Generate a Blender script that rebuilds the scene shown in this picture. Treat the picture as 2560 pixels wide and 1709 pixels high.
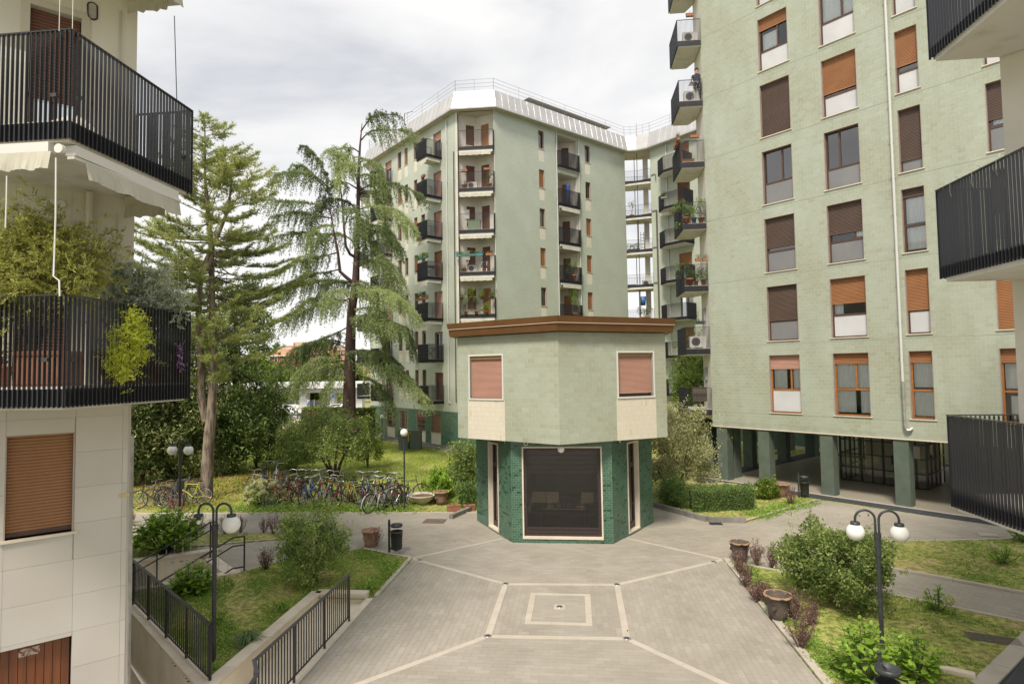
import bpy,math,random
import numpy as np
from mathutils import Vector,Matrix
from mathutils.geometry import tessellate_polygon
for o in list(bpy.data.objects):
 bpy.data.objects.remove(o)
random.seed(11)
RNG=np.random.default_rng(11)
SC=bpy.context.scene
COL=SC.collection
S=math.sqrt(0.5)
# ------------------------------------------------------------------ camera
# Plan axes follow the paving grid of the courtyard; the ground is z = 0.
EYE=np.array([0.0,0.0,5.2123])
FPX,PITCH,ROLL,YAW=1488.4,0.0480,-0.0149,-0.1031
_f0=np.array([math.sin(YAW),math.cos(YAW),0.0])
_x0=np.array([math.cos(YAW),-math.sin(YAW),0.0])
_up=np.array([0,0,1.0])
FWD=_f0*math.cos(PITCH)+_up*math.sin(PITCH)
_u=-_f0*math.sin(PITCH)+_up*math.cos(PITCH)
RGT=_x0*math.cos(ROLL)+_u*math.sin(ROLL)
UPV=-_x0*math.sin(ROLL)+_u*math.cos(ROLL)
cam_data=bpy.data.cameras.new('camera')
cam_data.sensor_width=36.0
cam_data.lens=FPX/2560*36.0
cam_data.clip_start=0.1
cam_data.clip_end=2500
cam=bpy.data.objects.new('camera',cam_data)
COL.objects.link(cam)
cam.matrix_world=Matrix(((RGT[0],UPV[0],-FWD[0],EYE[0]),(RGT[1],UPV[1],-FWD[1],EYE[1]),(RGT[2],UPV[2],-FWD[2],EYE[2]),(0,0,0,1)))
SC.camera=cam
# ------------------------------------------------------------------ light
SUN_EL,SUN_AZ=math.radians(54),math.radians(196)
world=bpy.data.worlds.new('World')
SC.world=world
world.use_nodes=True
nt=world.node_tree
nt.nodes.clear()
N=nt.nodes.new
out=N('ShaderNodeOutputWorld');bg=N('ShaderNodeBackground');bg.inputs['Strength'].default_value=0.1
sky=N('ShaderNodeTexSky');sky.sky_type='NISHITA';sky.sun_disc=False
sky.sun_elevation=SUN_EL;sky.sun_rotation=SUN_AZ
sky.air_density=1.0;sky.dust_density=2.0
tc=N('ShaderNodeTexCoord');mp=N('ShaderNodeMapping')
mp.inputs['Scale'].default_value=(1.0,1.0,2.6)
mp.inputs['Location'].default_value=(0.35,0.1,0.2)
nz=N('ShaderNodeTexNoise');nz.inputs['Scale'].default_value=1.7;nz.inputs['Detail'].default_value=7
nz.inputs['Roughness'].default_value=0.52;nz.inputs['Distortion'].default_value=0.35
rp=N('ShaderNodeValToRGB')
rp.color_ramp.elements[0].position=0.39;rp.color_ramp.elements[0].color=(3.5,3.56,3.72,1)
rp.color_ramp.elements[1].position=0.56;rp.color_ramp.elements[1].color=(5.35,5.25,5.12,1)
e_=rp.color_ramp.elements.new(0.47);e_.color=(4.6,4.58,4.56,1)
mx=N('ShaderNodeMix');mx.data_type='RGBA';mx.inputs['Factor'].default_value=0.93
L=nt.links.new
L(tc.outputs['Generated'],mp.inputs['Vector']);L(mp.outputs['Vector'],nz.inputs['Vector'])
L(nz.outputs['Fac'],rp.inputs['Fac']);L(sky.outputs['Color'],mx.inputs['A']);L(rp.outputs['Color'],mx.inputs['B'])
L(mx.outputs['Result'],bg.inputs['Color']);L(bg.outputs['Background'],out.inputs['Surface'])
sd=bpy.data.lights.new('sun','SUN');sd.energy=2.2;sd.angle=math.radians(13);sd.color=(1.0,0.91,0.78)
sun=bpy.data.objects.new('sun',sd);COL.objects.link(sun)
sdir=Vector((math.sin(SUN_AZ)*math.cos(SUN_EL),math.cos(SUN_AZ)*math.cos(SUN_EL),math.sin(SUN_EL)))
sun.rotation_euler=(-sdir).to_track_quat('-Z','Y').to_euler()
SC.view_settings.view_transform='Standard'
SC.view_settings.look='None'
SC.view_settings.exposure=1.0
SC.view_settings.gamma=1.0
SC.view_settings.use_curve_mapping=False
SC.render.engine='CYCLES'
SC.cycles.max_bounces=6
SC.cycles.transparent_max_bounces=12
# ------------------------------------------------------------------ measuring helpers
DS=2560/2349.0
def ray(px,py):
 return FWD+RGT*(px-1280)/FPX-UPV*(py-854.5)/FPX
def G(px,py,z=0.0):
 d=ray(px,py);t=(z-EYE[2])/d[2];p=EYE+d*t
 return(float(p[0]),float(p[1]))
def Gd(x,y,z=0.0):
 return G(x*DS,y*DS,z)
def AT(px,py,y):
 d=ray(px,py);p=EYE+d*(y/d[1])
 return(float(p[0]),float(p[1]),float(p[2]))
def ATd(x,y,Y):
 return AT(x*DS,y*DS,Y)
def ZR(x,y,z=0.0):
 return G(1760+x*.34057,1200+y*.34057,z)
# ------------------------------------------------------------------ materials
MATS={}
def mat(name,color,rough=0.7,color2=None,scale=3.0,detail=4.0,bump=0.0,bscale=None,metal=0.0,spec=0.5,tint=None,coat=0.0,stretch=None,emit=None,contrast=(0.35,0.65),alpha=None):
 """colour (mixed with colour2 by noise), optional per-piece tint ramp from the face attribute 'tint'"""
 if name in MATS:return MATS[name]
 m=bpy.data.materials.new(name);m.use_nodes=True
 t=m.node_tree;t.nodes.clear();n=t.nodes.new;l=t.links.new
 o=n('ShaderNodeOutputMaterial');b=n('ShaderNodeBsdfPrincipled');l(b.outputs[0],o.inputs[0])
 b.inputs['Roughness'].default_value=rough;b.inputs['Metallic'].default_value=metal
 b.inputs['Specular IOR Level'].default_value=spec
 if coat:b.inputs['Coat Weight'].default_value=coat;b.inputs['Coat Roughness'].default_value=0.08
 b.inputs['Base Color'].default_value=(*color,1)
 cur=None
 co=n('ShaderNodeTexCoord');vec=co.outputs['Object']
 if stretch:
  mpn=n('ShaderNodeMapping');mpn.inputs['Scale'].default_value=stretch;l(vec,mpn.inputs['Vector']);vec=mpn.outputs['Vector']
 if tint:
  a=n('ShaderNodeAttribute');a.attribute_name='tint'
  r=n('ShaderNodeValToRGB');r.color_ramp.interpolation='LINEAR'
  els=r.color_ramp.elements
  els[0].position=tint[0][0];els[0].color=(*tint[0][1],1)
  els[1].position=tint[-1][0];els[1].color=(*tint[-1][1],1)
  for p,c in tint[1:-1]:
   q=els.new(p);q.color=(*c,1)
  l(a.outputs['Fac'],r.inputs['Fac']);cur=r.outputs['Color']
 if color2 is not None:
  z=n('ShaderNodeTexNoise');z.inputs['Scale'].default_value=scale;z.inputs['Detail'].default_value=detail
  l(vec,z.inputs['Vector'])
  mr=n('ShaderNodeMapRange');mr.inputs['From Min'].default_value=contrast[0];mr.inputs['From Max'].default_value=contrast[1]
  l(z.outputs['Fac'],mr.inputs['Value'])
  mxx=n('ShaderNodeMix');mxx.data_type='RGBA';l(mr.outputs['Result'],mxx.inputs['Factor'])
  if cur is not None:
   mxx.blend_type='MULTIPLY';mxx.inputs['B'].default_value=(*color2,1);l(cur,mxx.inputs['A'])
  else:
   mxx.inputs['A'].default_value=(*color,1);mxx.inputs['B'].default_value=(*color2,1)
  cur=mxx.outputs['Result']
 if cur is not None:l(cur,b.inputs['Base Color'])
 if bump:
  z2=n('ShaderNodeTexNoise');z2.inputs['Scale'].default_value=bscale or scale*8;z2.inputs['Detail'].default_value=5
  l(vec,z2.inputs['Vector'])
  bm=n('ShaderNodeBump');bm.inputs['Strength'].default_value=bump;bm.inputs['Distance'].default_value=0.02
  l(z2.outputs['Fac'],bm.inputs['Height']);l(bm.outputs['Normal'],b.inputs['Normal'])
 if emit:
  b.inputs['Emission Color'].default_value=(*emit[0],1);b.inputs['Emission Strength'].default_value=emit[1]
 MATS[name]=m
 return m
def leaf_mat(name,ramp,rough=0.5,trans=0.35):
 if name in MATS:return MATS[name]
 m=bpy.data.materials.new(name);m.use_nodes=True
 t=m.node_tree;t.nodes.clear();n=t.nodes.new;l=t.links.new
 o=n('ShaderNodeOutputMaterial');b=n('ShaderNodeBsdfPrincipled');tr=n('ShaderNodeBsdfTranslucent');mx=n('ShaderNodeMixShader')
 a=n('ShaderNodeAttribute');a.attribute_name='tint'
 r=n('ShaderNodeValToRGB');els=r.color_ramp.elements
 els[0].position=0;els[0].color=(*ramp[0],1);els[1].position=1;els[1].color=(*ramp[-1],1)
 for k,c in enumerate(ramp[1:-1]):
  q=els.new((k+1)/(len(ramp)-1));q.color=(*c,1)
 l(a.outputs['Fac'],r.inputs['Fac']);l(r.outputs['Color'],b.inputs['Base Color']);l(r.outputs['Color'],tr.inputs['Color'])
 b.inputs['Roughness'].default_value=rough;b.inputs['Specular IOR Level'].default_value=0.35
 mx.inputs[0].default_value=trans
 l(b.outputs[0],mx.inputs[1]);l(tr.outputs[0],mx.inputs[2]);l(mx.outputs[0],o.inputs[0])
 MATS[name]=m
 return m
def glass_mat(name,tintc=(0.72,0.76,0.76),refl=0.10,gcol=(1,1,1)):
 if name in MATS:return MATS[name]
 m=bpy.data.materials.new(name);m.use_nodes=True
 t=m.node_tree;t.nodes.clear();n=t.nodes.new;l=t.links.new
 o=n('ShaderNodeOutputMaterial');g=n('ShaderNodeBsdfGlossy');tr=n('ShaderNodeBsdfTransparent');mx=n('ShaderNodeMixShader')
 g.inputs['Roughness'].default_value=0.03;g.inputs['Color'].default_value=(*gcol,1)
 tr.inputs['Color'].default_value=(*tintc,1)
 fr=n('ShaderNodeFresnel');fr.inputs['IOR'].default_value=1.5
 ad=n('ShaderNodeMath');ad.operation='ADD';ad.inputs[1].default_value=refl;ad.use_clamp=True
 l(fr.outputs[0],ad.inputs[0]);l(ad.outputs[0],mx.inputs[0]);l(tr.outputs[0],mx.inputs[1]);l(g.outputs[0],mx.inputs[2])
 l(mx.outputs[0],o.inputs[0]);MATS[name]=m
 return m
# ------------------------------------------------------------------ mesh building
WM={}
def new_mesh(name,verts,faces,mats,mi=None,tint=None,smooth=None):
 me=bpy.data.meshes.new(name)
 me.from_pydata([tuple(map(float,v))for v in verts],[],faces)
 if not isinstance(mats,(list,tuple)):mats=[mats]
 for m in mats:me.materials.append(m)
 if mi is not None and len(mats)>1:me.polygons.foreach_set('material_index',mi)
 if smooth is not None:me.polygons.foreach_set('use_smooth',smooth)
 if tint is not None:
  a=me.attributes.new('tint','FLOAT','FACE');a.data.foreach_set('value',tint)
 me.update()
 return me
class MB:
 def __init__(s):s.v=[];s.f=[];s.m=[];s.t=[];s.s=[];s.mi=0;s.tint=0.5;s.T=None;s.sm=False
 def add(s,vs,fs):
  b=len(s.v)
  if s.T is not None:vs=[tuple(s.T@Vector(v))for v in vs]
  s.v.extend(vs)
  for f in fs:
   s.f.append(tuple(i+b for i in f));s.m.append(s.mi);s.t.append(s.tint);s.s.append(s.sm)
  return s
 def box(s,x0,x1,y0,y1,z0,z1):
  return s.add([(x0,y0,z0),(x1,y0,z0),(x1,y1,z0),(x0,y1,z0),(x0,y0,z1),(x1,y0,z1),(x1,y1,z1),(x0,y1,z1)],[(0,3,2,1),(4,5,6,7),(0,1,5,4),(1,2,6,5),(2,3,7,6),(3,0,4,7)])
 def quad(s,a,b,c,d):return s.add([a,b,c,d],[(0,1,2,3)])
 def bar(s,p,q,w,h,up=(0,0,1)):
  """rectangular bar from p to q, w across, h along up"""
  p=Vector(p);q=Vector(q);d=(q-p).normalized();up=Vector(up)
  side=d.cross(up)
  if side.length<1e-6:side=d.cross(Vector((1,0,0)))
  side.normalize();u=side.cross(d).normalized()
  a=side*w/2;b=u*h/2
  vs=[p-a-b,p+a-b,p+a+b,p-a+b,q-a-b,q+a-b,q+a+b,q-a+b]
  return s.add([tuple(v)for v in vs],[(0,1,2,3),(4,7,6,5),(0,4,5,1),(1,5,6,2),(2,6,7,3),(3,7,4,0)])
 def prism(s,poly,z0,z1,bottom=True):
  n=len(poly);ar=sum(poly[i][0]*poly[(i+1)%n][1]-poly[(i+1)%n][0]*poly[i][1]for i in range(n))
  if ar<0:poly=poly[::-1]
  vs=[(p[0],p[1],z0)for p in poly]+[(p[0],p[1],z1)for p in poly]
  tris=tessellate_polygon([[Vector((p[0],p[1],0))for p in poly]])
  fs=[]
  for t in tris:
   a,b,c=t
   o=(poly[b][0]-poly[a][0])*(poly[c][1]-poly[a][1])-(poly[c][0]-poly[a][0])*(poly[b][1]-poly[a][1])
   if o<0:b,c=c,b
   fs.append((a+n,b+n,c+n))
   if bottom:fs.append((a,c,b))
  for i in range(n):j=(i+1)%n;fs.append((i,j,j+n,i+n))
  return s.add(vs,fs)
 def tube(s,pts,r,n=8,cap=True):
  pts=[Vector(p)for p in pts];rs=r if isinstance(r,(list,tuple))else[r]*len(pts)
  vs=[];prev=None
  for i,p in enumerate(pts):
   d=(pts[min(i+1,len(pts)-1)]-pts[max(i-1,0)])
   if d.length<1e-9:d=Vector((0,0,1))
   d.normalize()
   if prev is None:
    a=d.cross(Vector((0,0,1)))
    if a.length<1e-3:a=d.cross(Vector((1,0,0)))
   else:a=prev-d*prev.dot(d)
   a.normalize();prev=a;b=d.cross(a)
   for k in range(n):
    t=2*math.pi*k/n;vs.append(tuple(p+(a*math.cos(t)+b*math.sin(t))*rs[i]))
  fs=[]
  for i in range(len(pts)-1):
   for k in range(n):
    k2=(k+1)%n;fs.append((i*n+k,i*n+k2,(i+1)*n+k2,(i+1)*n+k))
  old=s.sm;s.sm=True
  s.add(vs,fs);s.sm=old
  if cap:
   s.add(vs[:n],[tuple(range(n-1,-1,-1))]);s.add(vs[-n:],[tuple(range(n))])
  return s
 def lathe(s,prof,c=(0,0,0),n=16,wob=None,closed=False):
  vs=[]
  for i,(r,z)in enumerate(prof):
   for k in range(n):
    t=2*math.pi*k/n;w=1+(wob(k,i)if wob else 0)
    vs.append((c[0]+r*w*math.cos(t),c[1]+r*w*math.sin(t),c[2]+z))
  fs=[(i*n+k,i*n+(k+1)%n,(i+1)*n+(k+1)%n,(i+1)*n+k)for i in range(len(prof)-1)for k in range(n)]
  old=s.sm;s.sm=True;s.add(vs,fs);s.sm=old
  return s
 def sphere(s,c,r,n=16,m=10,sz=1.0):
  return s.lathe([(max(1e-4,r*math.sin(math.pi*i/m)),-r*sz*math.cos(math.pi*i/m))for i in range(m+1)],c,n)
 def mesh(s,name,mats):return new_mesh(name,s.v,s.f,mats,s.m,s.t,s.s)
def link(o,parent=None,M=None):
 """M is the world matrix wanted for o"""
 COL.objects.link(o)
 M=M or Matrix.Identity(4)
 if parent is not None:
  o.parent=parent;o.matrix_local=WM[parent.name].inverted()@M
 else:o.matrix_world=M
 WM[o.name]=M
 return o
def thing(name,label,cat,loc=(0,0,0),group=None,rz=0.0,M=None):
 o=bpy.data.objects.new(name,None);o.empty_display_size=0.2
 link(o,None,M or(Matrix.Translation(loc)@Matrix.Rotation(rz,4,'Z')))
 o['label']=label;o['category']=cat
 if group:o['group']=group
 return o
def part(name,mb,mats,parent,stuff=False,label=None,M=None):
 me=mb.mesh(name,mats)if isinstance(mb,MB)else mb
 o=bpy.data.objects.new(name,me);link(o,parent,M)
 if stuff:o['kind']='stuff'
 if label:o['label']=label
 return o
def lpart(name,mb,mats,parent,stuff=False,label=None):
 return part(name,mb,mats,parent,stuff,label,WM[parent.name])
def single(name,mb,mats,label,cat,group=None,loc=None):
 """thing that is one mesh (world coordinates, origin moved to its base)"""
 me=mb.mesh(name,mats)if isinstance(mb,MB)else mb
 if loc is not None:me.transform(Matrix.Translation((-loc[0],-loc[1],-loc[2])))
 o=bpy.data.objects.new(name,me);link(o,None,Matrix.Translation(loc or(0,0,0)))
 o['label']=label;o['category']=cat
 if group:o['group']=group
 return o
def struct(name,mb,mats):
 o=bpy.data.objects.new(name,mb.mesh(name,mats)if isinstance(mb,MB)else mb);link(o);o['kind']='structure';return o
def stuffobj(name,me,label,cat):
 o=bpy.data.objects.new(name,me);link(o);o['kind']='stuff';o['label']=label;o['category']=cat;return o
def pieces(name,mesh,parent,mats4):
 for M in mats4:
  me=mesh if not isinstance(mesh,list)else mesh[random.randrange(len(mesh))]
  o=bpy.data.objects.new(name,me);link(o,parent,M)
def children(o):return[c for c in CH.get(o.name,[])]
def copy_tree(src,M,label=None,group=None,swap=None):
 """copy a thing, its parts and their sub-parts; swap maps a mesh name to another mesh"""
 r=src.copy();COL.objects.link(r);r.matrix_world=M;WM[r.name]=M
 if label:r['label']=label
 if group:r['group']=group
 for ch in src.children:
  c=ch.copy()
  if swap and ch.name.split('.')[0]in swap:c.data=swap[ch.name.split('.')[0]]
  COL.objects.link(c);c.parent=r;c.matrix_local=WM[src.name].inverted()@WM[ch.name];WM[c.name]=M@(WM[src.name].inverted()@WM[ch.name])
  for g in ch.children:
   d=g.copy();COL.objects.link(d);d.parent=c;d.matrix_local=WM[ch.name].inverted()@WM[g.name];WM[d.name]=WM[c.name]@d.matrix_local
 return r
# facade frames: local x to the right seen from outside, y into the wall, z up
def frame(n,D,x_off=0.0,y_off=0.0,z_off=0.0):
 n=Vector((n[0],n[1],0));dx=Vector((n.y,-n.x,0));o=n*(D+y_off)+dx*x_off
 return Matrix(((dx.x,n.x,0,o.x),(dx.y,n.y,0,o.y),(0,0,1,z_off),(0,0,0,1)))
def frame2(a,b,z=0.0):
 """frame whose x axis runs from a to b (right seen from outside)"""
 a=Vector((a[0],a[1],0));b=Vector((b[0],b[1],0));dx=(b-a).normalized();n=Vector((-dx.y,dx.x,0))
 return Matrix(((dx.x,n.x,0,a.x),(dx.y,n.y,0,a.y),(0,0,1,z),(0,0,0,1))),(b-a).length
# ------------------------------------------------------------------ numpy piece fields
def tile_rects(u0,u1,z0,z1,tw,th,gap,holes=(),off=0.5):
 """running bond, cut round the holes; returns full pieces and cut pieces"""
 full,cut=[],[]
 nr=int(math.ceil((z1-z0)/th-1e-6))
 for r in range(nr):
  a=z0+r*th;b=min(a+th,z1)
  x=u0-(tw*off if r%2 else 0)
  while x<u1-1e-6:
   c=max(x,u0);d=min(x+tw,u1);x+=tw
   if d-c<gap*2:continue
   rects=[(c,d,a,b)]
   for h in holes:
    nxt=[]
    for q in rects:
     if h[1]<=q[0]or h[0]>=q[1]or h[3]<=q[2]or h[2]>=q[3]:nxt.append(q);continue
     if h[0]>q[0]:nxt.append((q[0],h[0],q[2],q[3]))
     if h[1]<q[1]:nxt.append((h[1],q[1],q[2],q[3]))
     l_,r_=max(q[0],h[0]),min(q[1],h[1])
     if h[2]>q[2]:nxt.append((l_,r_,q[2],h[2]))
     if h[3]<q[3]:nxt.append((l_,r_,h[3],q[3]))
    rects=nxt
   if len(rects)==1 and abs(rects[0][1]-rects[0][0]-tw)<1e-4 and abs(rects[0][3]-rects[0][2]-th)<1e-4:full.append(rects[0])
   else:cut.extend([q for q in rects if q[1]-q[0]>gap*1.5 and q[3]-q[2]>gap*1.5])
 return full,cut
def patch_tint(R,seed=0,amt=0.5):
 """tile shade: random per tile plus batches of one firing next to each other"""
 R=np.array(R);c=(R[:,0]+R[:,1])/2;z=(R[:,2]+R[:,3])/2
 rr=np.random.default_rng(seed)
 base=0.5+0.13*np.sin(c*0.9+seed)*np.cos(z*0.8+1.3*seed)+0.1*np.sin(c*2.3+z*1.7+seed)
 return np.clip(base+rr.normal(0,0.16,len(c))*amt*2,0,1)
def tile_mesh(name,R,tints,gap,d,T,m,flat=False):
 R=np.asarray(R,float);n=len(R);g=gap/2
 x0,x1,z0,z1=R[:,0]+g,R[:,1]-g,R[:,2]+g,R[:,3]-g
 b=min(0.0012,gap*0.2)
 V=np.zeros((n,8,3))
 V[:,0]=np.c_[x0,np.zeros(n),z0];V[:,1]=np.c_[x1,np.zeros(n),z0];V[:,2]=np.c_[x1,np.zeros(n),z1];V[:,3]=np.c_[x0,np.zeros(n),z1]
 dd=-d+RNG.normal(0,d*0.12,n)
 V[:,4]=np.c_[x0+b,dd,z0+b];V[:,5]=np.c_[x1-b,dd,z0+b];V[:,6]=np.c_[x1-b,dd,z1-b];V[:,7]=np.c_[x0+b,dd,z1-b]
 V=V.reshape(-1,3)
 Tn=np.array(T);V=V@Tn[:3,:3].T+Tn[:3,3]
 F=np.array([[4,5,6,7],[0,1,5,4],[1,2,6,5],[2,3,7,6],[3,0,4,7]])
 if flat:F=F[:1]
 F=(F[None]+8*np.arange(n)[:,None,None]).reshape(-1,4)
 return quads_mesh(name,V,F,np.repeat(tints,len(F)//n),m)
def quads_mesh(name,V,F,tint,m,k=4,mi=None,smooth=False):
 me=bpy.data.meshes.new(name);nf=len(F)
 me.vertices.add(len(V));me.vertices.foreach_set('co',np.ascontiguousarray(V,dtype=np.float32).ravel())
 me.loops.add(nf*k);me.loops.foreach_set('vertex_index',np.ascontiguousarray(F,dtype=np.int32).ravel())
 me.polygons.add(nf);me.polygons.foreach_set('loop_start',np.arange(0,nf*k,k,dtype=np.int32))
 try:me.polygons.foreach_set('loop_total',np.full(nf,k,dtype=np.int32))
 except Exception:pass
 for q in(m if isinstance(m,(list,tuple))else[m]):me.materials.append(q)
 if mi is not None:me.polygons.foreach_set('material_index',np.ascontiguousarray(mi,dtype=np.int32))
 me.polygons.foreach_set('use_smooth',np.full(nf,bool(smooth)))
 if tint is not None:
  a=me.attributes.new('tint','FLOAT','FACE');a.data.foreach_set('value',np.ascontiguousarray(tint,dtype=np.float32))
 me.update(calc_edges=True);me.validate()
 return me
def tiled(parent,piece,T,u0,u1,z0,z1,tw,th,gap,d,m,holes=(),nobj=0,seed=1,amt=0.5,off=0.5,tintf=None,omax=1e9):
 full,cut=tile_rects(u0,u1,z0,z1,tw,th,gap,holes,off)
 Tn=np.array(T)
 if nobj and full:
  A=np.array(full);P=np.c_[(A[:,0]+A[:,1])/2,np.zeros(len(A)),(A[:,2]+A[:,3])/2]@Tn[:3,:3].T+Tn[:3,3]
  order=np.argsort(np.linalg.norm(P-EYE,axis=1)+1e3*(A[:,1]>omax));sel=set(order[:nobj].tolist())
  sing=[full[i]for i in range(len(full))if i in sel];rest=[full[i]for i in range(len(full))if i not in sel]
  K=10
  ms=[tile_mesh(piece,[(0,tw,0,th)],np.array([(k+.5)/K]),gap,d,Matrix.Identity(4),m)for k in range(K)]
  tn=tintf(sing,seed)if tintf else patch_tint(sing,seed,amt)
  for q,t in zip(sing,tn):
   o=bpy.data.objects.new(piece,ms[min(K-1,int(t*K))]);link(o,parent,T@Matrix.Translation((q[0],0,q[2])))
 else:rest=full
 rest=rest+cut
 if rest:
  tn=tintf(rest,seed)if tintf else patch_tint(rest,seed,amt)
  part(piece+'_field',tile_mesh(piece+'_field',rest,tn,gap,d,T,m,'far' in m.name),m,parent,stuff=True)
def holed(mb,u0,u1,z0,z1,holes,depth=0.22):
 """wall face at y=0 with openings and their reveals"""
 us=sorted({u0,u1,*[h[0]for h in holes],*[h[1]for h in holes]});zs=sorted({z0,z1,*[h[2]for h in holes],*[h[3]for h in holes]})
 us=[u for u in us if u0<=u<=u1];zs=[z for z in zs if z0<=z<=z1]
 for i in range(len(us)-1):
  for j in range(len(zs)-1):
   c=(us[i]+us[i+1])/2;e=(zs[j]+zs[j+1])/2
   if any(h[0]<c<h[1]and h[2]<e<h[3]for h in holes):continue
   mb.quad((us[i],0,zs[j]),(us[i+1],0,zs[j]),(us[i+1],0,zs[j+1]),(us[i],0,zs[j+1]))
 for a,b,c,d in[h[:4]for h in holes]:
  mb.quad((a,0,c),(a,depth,c),(a,depth,d),(a,0,d));mb.quad((b,0,c),(b,0,d),(b,depth,d),(b,depth,c))
  mb.quad((a,0,d),(a,depth,d),(b,depth,d),(b,0,d));mb.quad((a,0,c),(b,0,c),(b,depth,c),(a,depth,c))
 return mb
# ------------------------------------------------------------------ foliage
def _perp(D):
 a=np.cross(D,np.array([0.31,0.17,0.93]));a/=np.linalg.norm(a,axis=1,keepdims=True)+1e-9
 return a,np.cross(D,a)
def leaves_mesh(name,P,size,m,aspect=0.5,up=0.5,tint=None,jitter=0.3,dirs=None,droop=0.0):
 """one folded leaf (two faces) at every point"""
 n=len(P);D=RNG.normal(size=(n,3))if dirs is None else dirs+RNG.normal(0,0.35,(n,3))
 D[:,2]-=droop
 D/=np.linalg.norm(D,axis=1,keepdims=True)+1e-9
 Nn=RNG.normal(size=(n,3))*(1-up)+np.array([0,0,1.0])*up*1.6
 W=np.cross(D,Nn);W/=np.linalg.norm(W,axis=1,keepdims=True)+1e-9
 Z=np.cross(W,D)
 s=size*(1+RNG.normal(0,jitter,n)).clip(0.45,1.8)
 L_=s[:,None];w=(s*aspect)[:,None]/2
 V=np.stack([P,P+D*L_*.5+W*w-Z*L_*.02,P+D*L_,P+D*L_*.5-W*w-Z*L_*.02],1)
 V[:,1]+=Z*L_*.1;V[:,3]+=Z*L_*.1
 F=np.array([[0,1,2],[0,2,3]])
 F=(F[None]+4*np.arange(n)[:,None,None]).reshape(-1,3)
 if tint is None:tint=RNG.random(n)
 return quads_mesh(name,V.reshape(-1,3),F,np.repeat(np.clip(tint,0,1),2),m,3)
def clump_points(centers,radii,per,flat=1.0,shell=0.6):
 c=np.repeat(centers,per,0);r=np.repeat(radii,per)
 d=RNG.normal(size=(len(c),3));d/=np.linalg.norm(d,axis=1,keepdims=True)
 q=RNG.random(len(c))**(1/3)*(1-shell)+shell*(0.75+0.25*RNG.random(len(c)))
 d[:,2]*=flat
 return c+d*(r*q)[:,None],np.repeat(np.arange(len(centers)),per)
def crown_clumps(c,R,k,fill=0.45,low=-1.0):
 """clump centres spread through an uneven ellipsoid"""
 out_=[]
 ph=RNG.random(6)*6.28
 while len(out_)<k:
  d=RNG.normal(size=3);d/=np.linalg.norm(d)
  if d[2]<low:continue
  az=math.atan2(d[1],d[0])
  w=1+.13*math.sin(2*az+ph[0])+.12*math.sin(3*az+ph[1]+3*d[2])+.09*math.sin(5*d[2]+ph[2])
  q=(fill+(1-fill)*RNG.random()**.6)*w
  out_.append(np.array(c)+d*q*np.array(R))
 return np.array(out_)
# ================================================================== materials
M_mortar=mat('tile_grout',(0.47,0.51,0.43),0.85)
GREEN=[(0.0,(0.335,0.335,0.25)),(0.3,(0.365,0.38,0.295)),(0.55,(0.39,0.42,0.34)),(0.8,(0.415,0.455,0.38)),(1.0,(0.445,0.485,0.415))]
M_green=mat('sage_glazed_tile',(0.36,0.41,0.29),0.38,color2=(0.88,0.89,0.86),scale=2.2,stretch=(1,1,.22),contrast=(.3,.75),tint=GREEN,spec=0.42,bump=0.05,bscale=14)
M_greenK=mat('kiosk_sage_tile',(0.36,0.41,0.29),0.36,color2=(0.93,0.93,0.9),scale=1.6,tint=GREEN,spec=0.42,bump=0.03,bscale=6)
TEAL=[(0.0,(0.016,0.055,0.030)),(0.12,(0.02,0.068,0.038)),(0.16,(0.042,0.11,0.072)),(0.6,(0.055,0.138,0.092)),(1.0,(0.078,0.17,0.118))]
M_teal=mat('teal_glazed_brick',(0.06,0.17,0.12),0.28,tint=TEAL,spec=0.5,color2=(0.8,0.83,0.8),scale=2.5)
M_tealgrout=mat('brick_grout',(0.20,0.27,0.21),0.9)
CREAM=[(0.0,(0.62,0.58,0.48)),(1.0,(0.71,0.67,0.57))]
M_cream=mat('cream_tile',(0.66,0.6,0.48),0.35,tint=CREAM,spec=0.45)
M_creamgrout=mat('cream_grout',(0.58,0.51,0.38),0.9)
M_white=mat('white_plaster',(0.66,0.63,0.57),0.85,color2=(0.58,0.545,0.48),scale=1.1,bump=0.05,bscale=60)
M_panel=mat('white_wall_panel',(0.62,0.60,0.56),0.55,tint=[(0,(0.50,0.47,0.43)),(1,(0.545,0.515,0.475))],color2=(0.94,0.93,0.9),scale=1.3)
M_slab=mat('slab_concrete',(0.62,0.60,0.56),0.8,color2=(0.47,0.44,0.38),scale=2.5,contrast=(0.5,0.75),bump=0.05,bscale=40)
M_soffit=mat('soffit_plaster',(0.52,0.485,0.42),0.9,color2=(0.46,0.42,0.36),scale=1.5)
M_black=mat('black_painted_steel',(0.017,0.018,0.023),0.28,spec=0.7)
M_kick=mat('black_kick_plate',(0.016,0.017,0.022),0.5,color2=(0.028,0.028,0.034),scale=3,stretch=(1,1,.3))
M_cast=mat('dark_cast_iron',(0.030,0.034,0.040),0.45,spec=0.5,color2=(0.045,0.05,0.055),scale=8)
M_stone=mat('pale_travertine',(0.70,0.62,0.51),0.6,color2=(0.57,0.49,0.39),scale=2.0,contrast=(0.4,0.8),bump=0.04,bscale=60)
M_strip=mat('cream_paving_strip',(0.50,0.45,0.385),0.7,color2=(0.44,0.395,0.335),scale=2.2,bump=0.05,bscale=70)
M_steel=mat('galvanised_pipe',(0.52,0.52,0.51),0.35,metal=0.7,color2=(0.4,0.39,0.37),scale=6)
M_pipe_w=mat('pale_painted_pipe',(0.58,0.58,0.56),0.4)
M_pipe_d=mat('brown_painted_pipe',(0.10,0.09,0.08),0.5)
M_glass=glass_mat('window_glass',(.93,.95,.95),.06)
M_glass_d=glass_mat('dark_window_glass',(0.45,0.48,0.5),0.12)
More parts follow.
